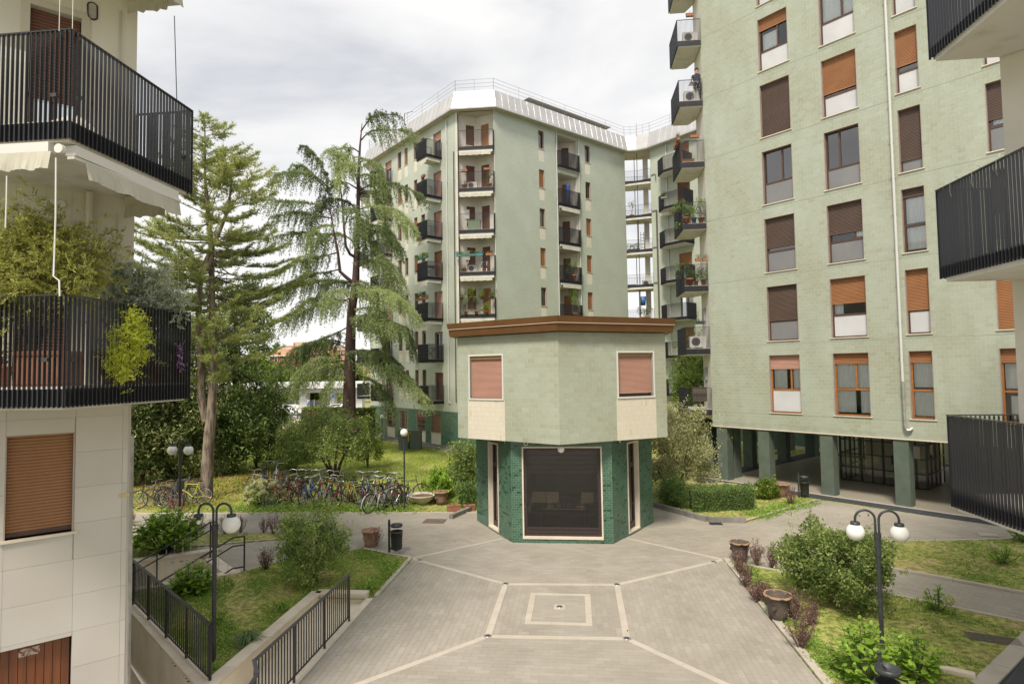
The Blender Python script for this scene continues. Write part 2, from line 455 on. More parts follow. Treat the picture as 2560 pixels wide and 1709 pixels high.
M_dark=mat('dark_room',(0.02,0.019,0.018),0.9)
M_terra=mat('terracotta',(0.36,0.155,0.085),0.8,color2=(0.27,0.12,0.075),scale=5,bump=0.1)
M_terra_o=mat('weathered_terracotta',(0.26,0.16,0.11),0.85,color2=(0.14,0.09,0.07),scale=6,bump=0.25)
M_soil=mat('potting_soil',(0.09,0.055,0.035),1.0,color2=(0.05,0.03,0.02),scale=20,bump=0.5)
M_orange=mat('orange_roller_slat',(0.36,0.165,0.07),0.55,color2=(0.31,0.14,0.058),scale=1.5)
M_brown=mat('brown_roller_slat',(0.115,0.075,0.060),0.6,color2=(0.10,0.064,0.05),scale=1.5)
M_pink=mat('pink_roller_slat',(0.52,0.30,0.235),0.55,color2=(0.47,0.27,0.21),scale=1.2)
M_redbr=mat('red_brown_shutter',(0.17,0.075,0.05),0.6,color2=(0.14,0.06,0.04),scale=2)
M_jamb=mat('rose_marble_jamb',(0.40,0.32,0.28),0.6,color2=(0.34,0.27,0.23),scale=3)
M_frame_b=mat('dark_brown_frame',(0.085,0.045,0.032),0.5)
M_frame_o=mat('orange_wood_frame',(0.38,0.155,0.045),0.45,color2=(0.3,0.115,0.03),scale=2,stretch=(1,1,6))
M_wpanel=mat('white_spandrel_panel',(0.60,0.61,0.62),0.35,color2=(0.52,0.53,0.55),scale=1.0)
M_gpanel=mat('grey_spandrel_panel',(0.22,0.22,0.225),0.4,color2=(0.19,0.19,0.2),scale=1.0)
M_curtain=mat('white_curtain',(0.93,0.94,0.93),0.9,color2=(0.82,0.84,0.84),scale=4,stretch=(6,6,.6))
M_whitepaint=mat('white_painted_metal',(0.66,0.65,0.62),0.4)
M_canvas=mat('awning_canvas',(0.50,0.48,0.41),0.9,color2=(0.42,0.40,0.33),scale=2,bump=0.1,bscale=12)
M_concrete=mat('grey_concrete',(0.26,0.25,0.23),0.9,color2=(0.18,0.17,0.15),scale=3,bump=0.2,bscale=25)
M_wallb=mat('beige_retaining_wall',(0.82,0.74,0.60),0.9,color2=(0.70,0.62,0.49),scale=1.4,bump=0.1,bscale=20)
M_wood=mat('varnished_door_board',(0.20,0.062,0.018),0.45,color2=(0.13,0.04,0.012),scale=2,stretch=(6,6,.5))
M_globe=mat('opal_globe',(0.80,0.80,0.77),0.22,spec=0.5)
M_roofmetal=mat('roof_metal',(0.56,0.555,0.55),0.30,metal=0.45,color2=(0.49,0.485,0.48),scale=1.5)
M_bark=mat('pine_bark',(0.25,0.20,0.155),0.95,color2=(0.10,0.075,0.058),scale=7,stretch=(1,1,.22),bump=1.0,bscale=9,contrast=(.44,.58))
M_bark2=mat('brown_bark',(0.09,0.055,0.045),0.95,color2=(0.05,0.03,0.026),scale=8,stretch=(1,1,.3),bump=0.6,bscale=14)
M_stem=mat('shrub_stem',(0.085,0.065,0.045),0.9)
# ================================================================== ground
PAVE1=(0.355,0.328,0.280);PAVE2=(0.30,0.276,0.236)
def pave_mat(name,bw,bh,rot,c1,c2,joint):
 m=bpy.data.materials.new(name);m.use_nodes=True
 t=m.node_tree;t.nodes.clear();n=t.nodes.new;l=t.links.new
 o=n('ShaderNodeOutputMaterial');b=n('ShaderNodeBsdfPrincipled');l(b.outputs[0],o.inputs[0])
 b.inputs['Roughness'].default_value=0.75;b.inputs['Specular IOR Level'].default_value=0.3
 tcx=n('ShaderNodeTexCoord');mpn=n('ShaderNodeMapping');mpn.inputs['Rotation'].default_value=(0,0,rot)
 l(tcx.outputs['Object'],mpn.inputs['Vector'])
 br=n('ShaderNodeTexBrick');br.inputs['Scale'].default_value=1.0
 br.inputs['Brick Width'].default_value=bw;br.inputs['Row Height'].default_value=bh
 br.inputs['Mortar Size'].default_value=0.004;br.inputs['Mortar Smooth'].default_value=0.2
 br.inputs['Color1'].default_value=(*c1,1);br.inputs['Color2'].default_value=(*c2,1);br.inputs['Mortar'].default_value=(*joint,1)
 l(mpn.outputs['Vector'],br.inputs['Vector'])
 z=n('ShaderNodeTexNoise');z.inputs['Scale'].default_value=0.55;z.inputs['Detail'].default_value=6;z.inputs['Roughness'].default_value=0.6
 l(tcx.outputs['Object'],z.inputs['Vector'])
 mr=n('ShaderNodeMapRange');mr.inputs['From Min'].default_value=0.35;mr.inputs['From Max'].default_value=0.7
 mr.inputs['To Min'].default_value=0.86;mr.inputs['To Max'].default_value=1.08
 l(z.outputs['Fac'],mr.inputs['Value'])
 mm=n('ShaderNodeMix');mm.data_type='RGBA';mm.blend_type='MULTIPLY';mm.inputs['Factor'].default_value=1
 l(br.outputs['Color'],mm.inputs['A']);l(mr.outputs['Result'],mm.inputs['B']);l(mm.outputs['Result'],b.inputs['Base Color'])
 bm=n('ShaderNodeBump');bm.inputs['Strength'].default_value=0.25;bm.inputs['Distance'].default_value=0.01;bm.invert=True
 l(br.outputs['Fac'],bm.inputs['Height']);l(bm.outputs['Normal'],b.inputs['Normal'])
 return m
M_pave=pave_mat('fine_grey_paving',0.28,0.12,0.0,(.375,.342,.29),(.325,.296,.25),(0.25,0.22,0.18))
M_pave45=pave_mat('diagonal_grey_paving',0.28,0.12,math.radians(42),(0.385,0.352,0.30),(0.335,0.305,0.26),(0.26,0.23,0.19))
M_terrazzo=mat('terrazzo_floor',(0.42,0.38,0.31),0.4,color2=(0.27,0.25,0.20),scale=16,detail=8,contrast=(0.3,0.7))
M_darkpave=pave_mat('dark_slate_paving',0.6,0.3,math.radians(-45),(0.062,0.068,0.078),(0.05,0.055,0.062),(0.11,0.115,0.12))
M_grate=pave_mat('dark_tile_grate',0.22,0.22,0.72,(0.085,0.10,0.115),(0.075,0.088,0.10),(0.16,0.17,0.17))
M_paver=mat('grey_paver',PAVE1,0.75,tint=[(0,(0.315,0.289,0.248)),(0.5,(0.345,0.318,0.275)),(1,(0.375,0.349,0.306))],color2=(0.83,0.82,0.80),scale=1.1,detail=9,spec=0.3,bump=0.06,bscale=80,contrast=(0.42,0.78))
M_joint=mat('paving_joint',(0.30,0.26,0.205),0.95)
def ground_mat():
 m=bpy.data.materials.new('lawn_soil');m.use_nodes=True
 t=m.node_tree;t.nodes.clear();n=t.nodes.new;l=t.links.new
 o=n('ShaderNodeOutputMaterial');b=n('ShaderNodeBsdfPrincipled');l(b.outputs[0],o.inputs[0]);b.inputs['Roughness'].default_value=0.95
 b.inputs['Specular IOR Level'].default_value=0.15
 tcx=n('ShaderNodeTexCoord')
 z=n('ShaderNodeTexNoise');z.inputs['Scale'].default_value=0.75;z.inputs['Detail'].default_value=7;z.inputs['Roughness'].default_value=0.65
 z2=n('ShaderNodeTexNoise');z2.inputs['Scale'].default_value=9;z2.inputs['Detail'].default_value=6
 l(tcx.outputs['Object'],z.inputs['Vector']);l(tcx.outputs['Object'],z2.inputs['Vector'])
 r=n('ShaderNodeValToRGB');r.color_ramp.elements[0].position=0.33;r.color_ramp.elements[0].color=(0.17,0.21,0.055,1)
 r.color_ramp.elements[1].position=0.68;r.color_ramp.elements[1].color=(0.42,0.33,0.17,1)
 q=r.color_ramp.elements.new(0.5);q.color=(0.33,0.335,0.11,1)
 l(z.outputs['Fac'],r.inputs['Fac'])
 mr=n('ShaderNodeMapRange');mr.inputs['From Min'].default_value=0.3;mr.inputs['From Max'].default_value=0.7;mr.inputs['To Min'].default_value=0.45;mr.inputs['To Max'].default_value=1.45
 l(z2.outputs['Fac'],mr.inputs['Value'])
 mm=n('ShaderNodeMix');mm.data_type='RGBA';mm.blend_type='MULTIPLY';mm.inputs['Factor'].default_value=1
 l(r.outputs['Color'],mm.inputs['A']);l(mr.outputs['Result'],mm.inputs['B']);l(mm.outputs['Result'],b.inputs['Base Color'])
 bm=n('ShaderNodeBump');bm.inputs['Strength'].default_value=0.8;bm.inputs['Distance'].default_value=0.05
 l(z2.outputs['Fac'],bm.inputs['Height']);l(bm.outputs['Normal'],b.inputs['Normal'])
 return m
M_lawn=ground_mat()
def hz(x,y):
 """height of the ground: flat court, lawn falling gently to the far building"""
 t=min(max((y-24)/15,0),1)
 return-0.38*t*t*(3-2*t)-0.015
# sunken areas: passage beside the left building with its stairs, and the ramp beside the plaza
LOW=[(-6.18,9.45),(-10.95,13.45),(-9.10,14.95),(-8.86,15.12),(-10.35,16.50),(-12.6,15.2),(-15.2,13.2),(-15.2,-4),(-4.87,-4),(-4.87,8.35),(-6.18,8.35)]
RAMP=[(-6.05,13.62),(-4.87,13.62),(-4.87,8.2),(-6.05,8.2)]
def inside(p,poly):
 c=False;n=len(poly);x,y=p
 for i in range(n):
  x1,y1=poly[i];x2,y2=poly[(i+1)%n]
  if(y1>y)!=(y2>y)and x<(x2-x1)*(y-y1)/(y2-y1)+x1:c=not c
 return c
xs=[-900,-500,-250,-150,-100,-70,-50,-40,-32,-26,-22,-19,-17]+[round(-15.4+.1*i,3)for i in range(108)]+[-4,-2,0,2,4,6,8,10,13,17,22,28,36,50,80,150,300,900]
ys=[-60,-20,-10,-4.2]+[round(-4+.5*i,3)for i in range(24)]+[round(8+.1*i,3)for i in range(92)]+[17.5,18,19,20,21,22,23,24,25,26,27,28,30,32,34,36,38,40,43,47,55,70,100,200,400,1200]
gm=MB();idx={}
for j,y in enumerate(ys):
 for i,x in enumerate(xs):
  idx[i,j]=len(gm.v);gm.v.append((x,y,hz(x,y)))
for j in range(len(ys)-1):
 for i in range(len(xs)-1):
  c=((xs[i]+xs[i+1])/2,(ys[j]+ys[j+1])/2)
  if inside(c,LOW)or inside(c,RAMP):continue
  gm.f.append((idx[i,j],idx[i+1,j],idx[i+1,j+1],idx[i,j+1]));gm.m.append(0);gm.t.append(.5);gm.s.append(True)
struct('ground',gm,M_lawn)
# ---- paved court (sheets above the soil)
PC=[(-4.62,16.55),(3.92,16.92)]
k1=Gd(1875,1148);k2=Gd(1710,1197);k3=Gd(1625,1195);k4=Gd(1500,1160)
pv=MB()
pv.prism([(-4.74,-4),(3.95,-4),(3.92,16.92),(5.8,16.95),(5.8,21),k2,k3,k4,(1.8,24.5),(-2.7,24.5),(-3.6,21.95),(-17.5,21.25),(-17.5,19.2),Gd(275,1226),Gd(400,1224),Gd(660,1222),Gd(690,1230),(-4.62,16.55)],-0.06,0.0,False)
struct('courtyard_paving',pv,M_pave)
# path leading to the stairs and the strip between the beds
q1=Gd(410,1258);q2=Gd(660,1235);q3=Gd(690,1230);q4=Gd(694/DS,1407/DS);q5=Gd(617/DS,1428/DS)
pl2=MB();pl2.prism([(-4.62,16.55),(-6.2,18.9),q3,q2,q1,(-10.5,17.0),(-10.35,16.5),(-8.86,15.12),q5,q4,Gd(905/DS,1372/DS)],-0.06,0.004,False)
struct('stair_path',pl2,M_pave45)
# right side paths: forecourt of the raised building and the diagonal path
b2=[ZR(565,482),ZR(1530,456),ZR(2349,440),(16,19.2),(16,14.0),ZR(2349,825),ZR(1370,646)]
b1=[ZR(165,603),ZR(480,655),ZR(700,700),ZR(1360,838),ZR(2349,1042),ZR(2420,1056),ZR(2349,1120),ZR(1960,1495),(7.0,8.0),(6.0,4.0),(3.98,4.0)]
pr=MB();pr.prism([(3.96,16.92),(4.02,-4),(18,-4),(18,14),(13.5,20.9),(k1[0]+.35,k1[1]-.1),k1,(5.8,21.0),(5.8,16.95)],-0.06,-0.003,False)
struct('diagonal_path',pr,M_pave45)
# beds: soil a little proud of the paving, edged with a pale kerb
def offset_strip(mb,pts,w,z0,z1,side=1):
 for a,b in zip(pts[:-1],pts[1:]):
  a=Vector((a[0],a[1],0));b=Vector((b[0],b[1],0));d=b-a;L_=d.length;d.normalize();n=Vector((-d.y,d.x,0))*side
  k=max(1,int(L_/0.9));
  for i in range(k):
   p=a+d*(L_*i/k+.004);q=a+d*(L_*(i+1)/k-.004);jz=random.uniform(-.004,.004)
   mb.prism([(p.x,p.y),(q.x,q.y),(q.x+n.x*w,q.y+n.y*w),(p.x+n.x*w,p.y+n.y*w)],z0,z1+jz)
def bed(name,poly):
 m=MB();m.prism(poly,-0.05,0.035,False);struct(name,m,M_lawn)
bed('lawn_bed',b2);bed('planting_bed',b1)
hb=[k4,k3,k2,k1,(8.0,26.9),(6.9,27.9),(5.6,27.9),(2.4,27.0),(1.9,24.6)]
bed('hedge_bed',hb)
HOLLYBED=[(-4.75,13.85),(-4.72,16.5),Gd(905/DS,1374/DS),q4,q5,(-8.98,15.0),(-10.85,13.55),(-6.25,9.72),(-6.2,13.85)]
bed('garden_bed',HOLLYBED)
UP=[Gd(275,1229),Gd(400,1227),Gd(660,1225),Gd(688,1231),Gd(660,1236),q1,(-10.65,16.75),(-12.7,15.4),(-16,13.2),(-20,17)]
bed('upper_bed',UP)
ks=MB()
offset_strip(ks,[(-4.74,13.7),(-4.7,16.52),Gd(905/DS,1374/DS)],.10,0,.05,-1)
offset_strip(ks,[(3.93,16.95),(3.97,4)],.16,0,.045,1)
offset_strip(ks,[ZR(165,603),ZR(480,655),ZR(700,700),ZR(1360,838),ZR(2420,1056)],.10,0,.05,-1)
offset_strip(ks,[ZR(2349,1120),ZR(1960,1495),(7.0,8.0)],.28,0,.05,1)
offset_strip(ks,b2[:3],.09,0,.05,1);offset_strip(ks,[b2[0],b2[6],b2[5]],.10,0,.05,-1)
offset_strip(ks,[k2,k1],.1,0,.05,1)
offset_strip(ks,[(-3.6,21.95),(-17.5,21.25)],.08,0,.02,-1)
offset_strip(ks,[q1,q2,q3],.08,0,.04,1)
offset_strip(ks,[q5,q4,Gd(905/DS,1374/DS)],.07,0,.04,1)
struct('pale_kerb',ks,M_strip)
kk=MB();kk.mi=0
offset_strip(kk,[k4,k3,k2],.14,-0.01,.17,-1);offset_strip(kk,[Gd(1038,1190),Gd(1092,1166)],.14,-0.01,.15,1)
single('grey_kerb',kk,M_concrete,'grey concrete kerb stones raised along the hedge bed','kerb')
# dark slate strip, white line and terrazzo under the raised building
Rn=((S,S),25.07);TR=frame(*Rn)
for nm,y0,y1,z1,mm in(('dark_slate_strip',-0.78,-0.10,0.006,M_darkpave),('white_threshold',-0.10,0.02,0.02,M_strip)):
 m=MB();m.T=TR;m.box(-16.6,2,y0,y1,-0.04,z1);struct(nm,m,mm)
m=MB();m.T=TR;m.box(-15.9,2,0.02,11.3,-0.04,0.012);struct('terrazzo_floor',m,M_terrazzo)
m=MB();m.T=TR;m.box(-16.9,-15.9,.02,12.0,-.03,.008);m.box(-16.9,2,11.3,12.2,-.03,.008);struct('slate_border',m,M_darkpave)
m=MB();m.prism([ZR(2349,1150),ZR(2005,1495),(7.4,8.0),(12,8.0),(12,14)],-.03,.012);struct('slate_path',m,M_darkpave)
# ================================================================== plaza pavers, cut to the inlaid strips
SQ=[(-1.77,14.71),(0.93,14.83),(0.91,11.92),(-1.79,11.84)]
def clip(poly,reg):
 out_=poly
 n=len(reg)
 for i in range(n):
  a,b=reg[i],reg[(i+1)%n];res=[]
  for k in range(len(out_)):
   p,q=out_[k],out_[(k+1)%len(out_)]
   sp=(b[0]-a[0])*(p[1]-a[1])-(b[1]-a[1])*(p[0]-a[0]);sq=(b[0]-a[0])*(q[1]-a[1])-(b[1]-a[1])*(q[0]-a[0])
   if sp>=0:res.append(p)
   if(sp>=0)!=(sq>=0):
    t=sp/(sp-sq);res.append((p[0]+(q[0]-p[0])*t,p[1]+(q[1]-p[1])*t))
  out_=res
  if len(out_)<3:return[]
 return out_
def area(p):return abs(sum(p[i][0]*p[(i+1)%len(p)][1]-p[(i+1)%len(p)][0]*p[i][1]for i in range(len(p))))/2
def ccw(p):
 a=sum(p[i][0]*p[(i+1)%len(p)][1]-p[(i+1)%len(p)][0]*p[i][1]for i in range(len(p)))
 return p if a>0 else p[::-1]
XL,XR=-4.73,3.92
regs=[('x',[(XL,7.0),(XR,7.0),(XR,8.7),SQ[2],SQ[3],(XL,8.85)]),('y',[(XL,8.85),SQ[3],SQ[0],(-4.60,16.55),(XL,16.5)]),('y',[(XR,8.7),(XR,16.9),SQ[1],SQ[2]]),('x',[SQ[0],SQ[1],(XR,16.92),(1.5,18.85),(-2.35,18.6),(-4.60,16.55)]),('x',[(-1.2,11.9),(.35,11.93),(.35,14.77),(-1.2,14.73)]),('y',[(-1.79,11.84),(-1.2,11.87),(-1.2,14.74),(-1.77,14.71)]),('y',[(.35,11.9),(.91,11.92),(.93,14.83),(.35,14.8)])]
PW,PH,PG=0.282,0.121,0.0048
full_p,cutv=[],MB()
for k,(ax,reg)in enumerate(regs):
 reg=ccw(reg)
 # shrink is left to the strips, which lie on top of the joint lines
 xa,xb=min(p[0]for p in reg),max(p[0]for p in reg);ya,yb=min(p[1]for p in reg),max(p[1]for p in reg)
 w,h=(PW,PH)if ax=='x' else(PH,PW)
 if ax=='x':
  r=0;y=math.floor(ya/h)*h
  cells=[]
  while y<yb:
   x=math.floor(xa/w)*w-(w/2 if r%2 else 0)+(0.07 if k==3 else 0)
   while x<xb:cells.append((x,y));x+=w
   y+=h;r+=1
 else:
  r=0;x=math.floor(xa/w)*w
  cells=[]
  while x<xb:
   y=math.floor(ya/h)*h-(h/2 if r%2 else 0)
   while y<yb:cells.append((x,y));y+=h
   x+=w;r+=1
 for x,y in cells:
  g=PG/2;rect=[(x+g,y+g),(x+w-g,y+g),(x+w-g,y+h-g),(x+g,y+h-g)]
  if k==4 and-1.32<x+w/2<.5 and False:continue
  c=clip(rect,reg)
  if len(c)<3 or area(c)<0.0004:continue
  if len(c)==4 and abs(area(c)-(w-PG)*(h-PG))<1e-6:full_p.append((x,y,ax))
  else:
   cutv.tint=min(max(random.gauss(.5,.2),0),1);cutv.prism(c,0.0,0.011+random.uniform(-.001,.001),False)
full_p.sort(key=lambda p:(p[0])**2+(p[1])**2)
bed_m=MB();bed_m.prism([(XL,6.9),(XR,6.9),(XR,16.92),(1.45,18.9),(-2.35,18.65),(-4.62,16.55)],-0.02,0.0072,False)
plaza=struct('plaza_paving',bed_m,M_joint)
pms=[]
for ax in 'xy':
 row=[]
 for k in range(8):
  mb=MB();mb.tint=(k+.5)/8;w,h=(PW,PH)if ax=='x' else(PH,PW);g=PG/2
  mb.prism([(g,g),(w-g,g),(w-g,h-g),(g,h-g)],0,0.011,False);row.append(mb.mesh('paver',M_paver))
 pms.append(row)
for x,y,ax in full_p[:300]:
 t=min(7,max(0,int(random.gauss(4,1.7))));me=pms[0 if ax=='x' else 1][t]
 o=bpy.data.objects.new('paver',me);link(o,plaza,Matrix.Translation((x,y,random.uniform(-.001,.001))))
for x,y,ax in full_p[300:]:
 w,h=(PW,PH)if ax=='x' else(PH,PW);g=PG/2
 cutv.tint=min(max(random.gauss(.5,.2),0),1)
 cutv.prism([(x+g,y+g),(x+w-g,y+g),(x+w-g,y+h-g),(x+g,y+h-g)],0,0.011+random.uniform(-.001,.001),False)
part('paver_field',cutv,M_paver,plaza,stuff=True)
# inlaid cream strips: every stone a part
def stone_strip(a,b,w,seg=0.62,z1=0.0155):
 a=Vector(a);b=Vector(b);d=b-a;L_=d.length;d.normalize();n=Vector((-d.y,d.x))
 k=max(1,round(L_/seg))
 for i in range(k):
  p=a+d*(L_*i/k+.002);q=a+d*(L_*(i+1)/k-.002)
  m=MB();m.prism([tuple(p-n*w/2),tuple(q-n*w/2),tuple(q+n*w/2),tuple(p+n*w/2)],0.0,z1+random.uniform(-.001,.001),False)
  part('inlay_stone',m,M_strip,plaza)
W_=0.135
for a,b in((SQ[0],SQ[1]),(SQ[3],SQ[2])):stone_strip((a[0]+.07,a[1]),(b[0]-.07,b[1]),W_)
for a,b in((SQ[0],SQ[3]),(SQ[1],SQ[2])):stone_strip((a[0],a[1]+.07),(b[0],b[1]-.07),W_,z1=.0165)
stone_strip((SQ[0][0]-.07,SQ[0][1]+.05),(-4.58,16.50),.13,z1=.0155);stone_strip((SQ[1][0]+.07,SQ[1][1]+.05),(3.88,16.88),.13)
stone_strip((SQ[3][0]-.06,SQ[3][1]-.06),(XL+.05,8.9),.13);stone_strip((SQ[2][0]+.06,SQ[2][1]-.06),(XR-.05,8.75),.13)
stone_strip((-4.6,16.57),(-2.32,18.62),.10,z1=.0145);stone_strip((3.9,16.94),(1.5,18.86),.10,z1=.0145)
I0,I1,J0,J1=-1.12,0.27,12.46,14.17
for a,b in(((I0,J1-.06),(I1,J1-.06)),((I0,J0+.06),(I1,J0+.06))):stone_strip(a,b,.12,.28,.0175)
for x in(I0+.065,I1-.065):stone_strip((x,J0+.125),(x,J1-.125),.13,.24,.0175)
m=MB();m.box(-.545,-.30,13.24,13.52,0,.0175);part('inlay_stone',m,M_strip,plaza)
# recessed ground lights at the corners
gl=None
for x,y,lab in[(SQ[0][0],SQ[0][1],'far left corner of the inlaid square'),(SQ[1][0],SQ[1][1],'far right corner of the inlaid square'),(SQ[2][0],SQ[2][1],'near right corner of the inlaid square'),(SQ[3][0],SQ[3][1],'near left corner of the inlaid square'),(-.42,13.38,'centre of the small inlaid square'),(-4.35,16.38,'left tip of the cream strip, near the bin'),(3.62,16.68,'right tip of the cream strip, near the tub')]:
 t=thing('ground_light','small round ground light at the '+lab,'ground light',(x,y,.016),'round lights set into the plaza')
 if gl is None:
  a=MB();a.lathe([(.075,0),(.075,.008),(.05,.012)],n=20);gl=(a.mesh('rim',M_steel),None)
  b=MB();b.sphere((0,0,.004),.05,16,8,.45);gl=(gl[0],b.mesh('lens',mat('lamp_lens',(0.05,0.045,0.04),0.2)))
 lpart('rim',gl[0],M_steel,t);lpart('lens',gl[1],M_steel,t)
# covers and grates
def plate(name,c,w,d,rot,m,label,cat,z=0.006):
 mb=MB();mb.box(-w/2,w/2,-d/2,d/2,0,.012)
 k=7
 for i in range(k):mb.box(-w/2+.03,w/2-.03,-d/2+d*(i+.3)/k,-d/2+d*(i+.62)/k,.012,.017)
 me=mb.mesh(name,m);o=bpy.data.objects.new(name,me);link(o,None,Matrix.Translation((c[0],c[1],z))@Matrix.Rotation(rot,4,'Z'));o['label']=label;o['category']=cat
M_rust=mat('rusty_cover',(0.20,0.15,0.11),0.8,color2=(0.13,0.10,0.08),scale=9)
plate('manhole_cover',Gd(997,1195),.75,.55,0,M_rust,'brown rectangular access cover in the path before the bicycles','cover')
plate('drain_grate',Gd(1642,1201),.42,.28,0,M_cast,'small dark drain grate beside the grey kerb stones','drain')
plate('garden_cover',ZR(2135,1165,.04),.85,.36,-.35,mat('grey_cover',(0.12,0.10,0.09),.8),'long ribbed grey cover half hidden in the right hand bed','cover',.034)
plate('pale_cover',ZR(2085,402),.5,.35,-.2,M_strip,'pale rectangular cover set in the path near the right balconies','cover')
# ================================================================== roller shutter, windows
def shutter_mesh(name,w,h,m,pitch=0.05,d=0.014):
 n=max(2,int(h/pitch));p=h/n;mb=MB()
 for i in range(n):
  z1=h-i*p;z0=z1-p
  mb.quad((0,0,z0),(w,0,z0),(w,-d,z0+p*.3),(0,-d,z0+p*.3));mb.quad((0,-d,z0+p*.3),(w,-d,z0+p*.3),(w,-d*.9,z1-p*.22),(0,-d*.9,z1-p*.22))
  mb.quad((0,-d*.9,z1-p*.22),(w,-d*.9,z1-p*.22),(w,0.004,z1-.001),(0,.004,z1-.001));mb.quad((0,.004,z1-.001),(w,.004,z1-.001),(w,0,z1),(0,0,z1))
 mb.box(0,w,-d*1.2,.01,-.035,0)
 return mb.mesh(name,m)
def curtain(mb,u0,u1,z0,z1,y,folds=7,amp=.022):
 n=folds*4;vs=[]
 for i in range(n+1):
  u=u0+(u1-u0)*i/n;yy=y+amp*math.sin(i*math.pi/2+.6*math.sin(i));vs+=[(u,yy,z0),(u,yy*1+.003,z1)]
 old=mb.sm;mb.sm=True;mb.add(vs,[(2*i,2*i+2,2*i+3,2*i+1)for i in range(n)]);mb.sm=old
def window(bld,T,u0,u1,z0,z1,dep=.16,frame_m=None,shut=None,shut_f=0.0,low='none',low_f=.4,mull=None,cur=(),sill=True,jamb=True,sillm=None,pitch=.05,label=None,fb=.06):
 """window frame as part of the building; shutter, panes, panel, curtain, sill and jamb as its parts"""
 fm=frame_m or M_frame_b;w=u1-u0;h=z1-z0;zt=z0+h*low_f if low!='none' else z0
 mb=MB();mb.T=T;y0,y1=dep,dep+.05
 mb.box(u0,u0+fb,y0,y1,z0,z1);mb.box(u1-fb,u1,y0,y1,z0,z1);mb.box(u0+fb,u1-fb,y0,y1,z0,z0+fb);mb.box(u0+fb,u1-fb,y0,y1,z1-fb,z1)
 if low!='none':mb.box(u0+fb,u1-fb,y0-.006,y1,zt-fb*.6,zt+fb*.6)
 if mull is not None:mb.box(u0+w*mull-fb*.6,u0+w*mull+fb*.6,y0-.004,y1,zt+(fb*.6 if low!='none' else fb),z1-fb)
 win=part('window',mb,fm,bld,label=label)
 g=MB();g.T=T;a=zt+fb*.6 if low!='none' else z0+fb
 if shut_f<.98:
  g.quad((u0+fb,y0+.03,a),(u1-fb,y0+.03,a),(u1-fb,y0+.03,z1-fb),(u0+fb,y0+.03,z1-fb))
  if low=='glass':g.quad((u0+fb,y0+.03,z0+fb),(u1-fb,y0+.03,z0+fb),(u1-fb,y0+.03,zt-fb*.6),(u0+fb,y0+.03,zt-fb*.6))
  part('pane',g,M_glass if cur else M_glass_d,win)
 if low in('white','grey'):
  p=MB();p.T=T;p.box(u0+fb*.5,u1-fb*.5,y0+.012,y0+.03,z0+fb*.5,zt-fb*.6);part('spandrel_panel',p,M_wpanel if low=='white' else M_gpanel,win)
 if cur:
  c=MB();c.T=T
  for(a0,a1,b0,b1)in cur:curtain(c,u0+w*a0,u0+w*a1,z0+h*b0,z0+h*b1,y1+.022,max(3,int(w*(a1-a0)*7)),.014)
  part('curtain',c,M_curtain,win)
 if shut and shut_f>0:
  sh=h*shut_f;sm=shutter_mesh('shutter',w-.02,sh,shut,pitch)
  part('shutter',sm,shut,win,M=T@Matrix.Translation((u0+.01,dep-.02,z1-sh)))
 if sill:
  s=MB();s.T=T;s.box(u0-.05,u1+.05,-.045,dep,z0-.035,z0);part('sill',s,sillm or M_stone,win)
 if jamb:
  s=MB();s.T=T;e=.012
  s.box(u0-.004,u0+e,-.012,dep-.03,z0,z1);s.box(u1-e,u1+.004,-.012,dep-.03,z0,z1);s.box(u0-.004,u1+.004,-.012,dep-.03,z1-e,z1+.004)
  part('jamb',s,M_jamb,win)
 return win
# ================================================================== hexagonal kiosk
KC=(-0.45,20.85)
kiosk=thing('kiosk','small hexagonal building with sage tiled upper floor on a dark green brick base','building',(KC[0],KC[1],0))
RU,RLW=3.80,3.03;ZU0,ZU1=3.09,6.30
def hexp(R,rot):return[(KC[0]+R*math.cos(math.radians(rot+60*k)),KC[1]+R*math.sin(math.radians(rot+60*k)))for k in range(6)]
HU=hexp(RU,30);HL=hexp(RLW,0)
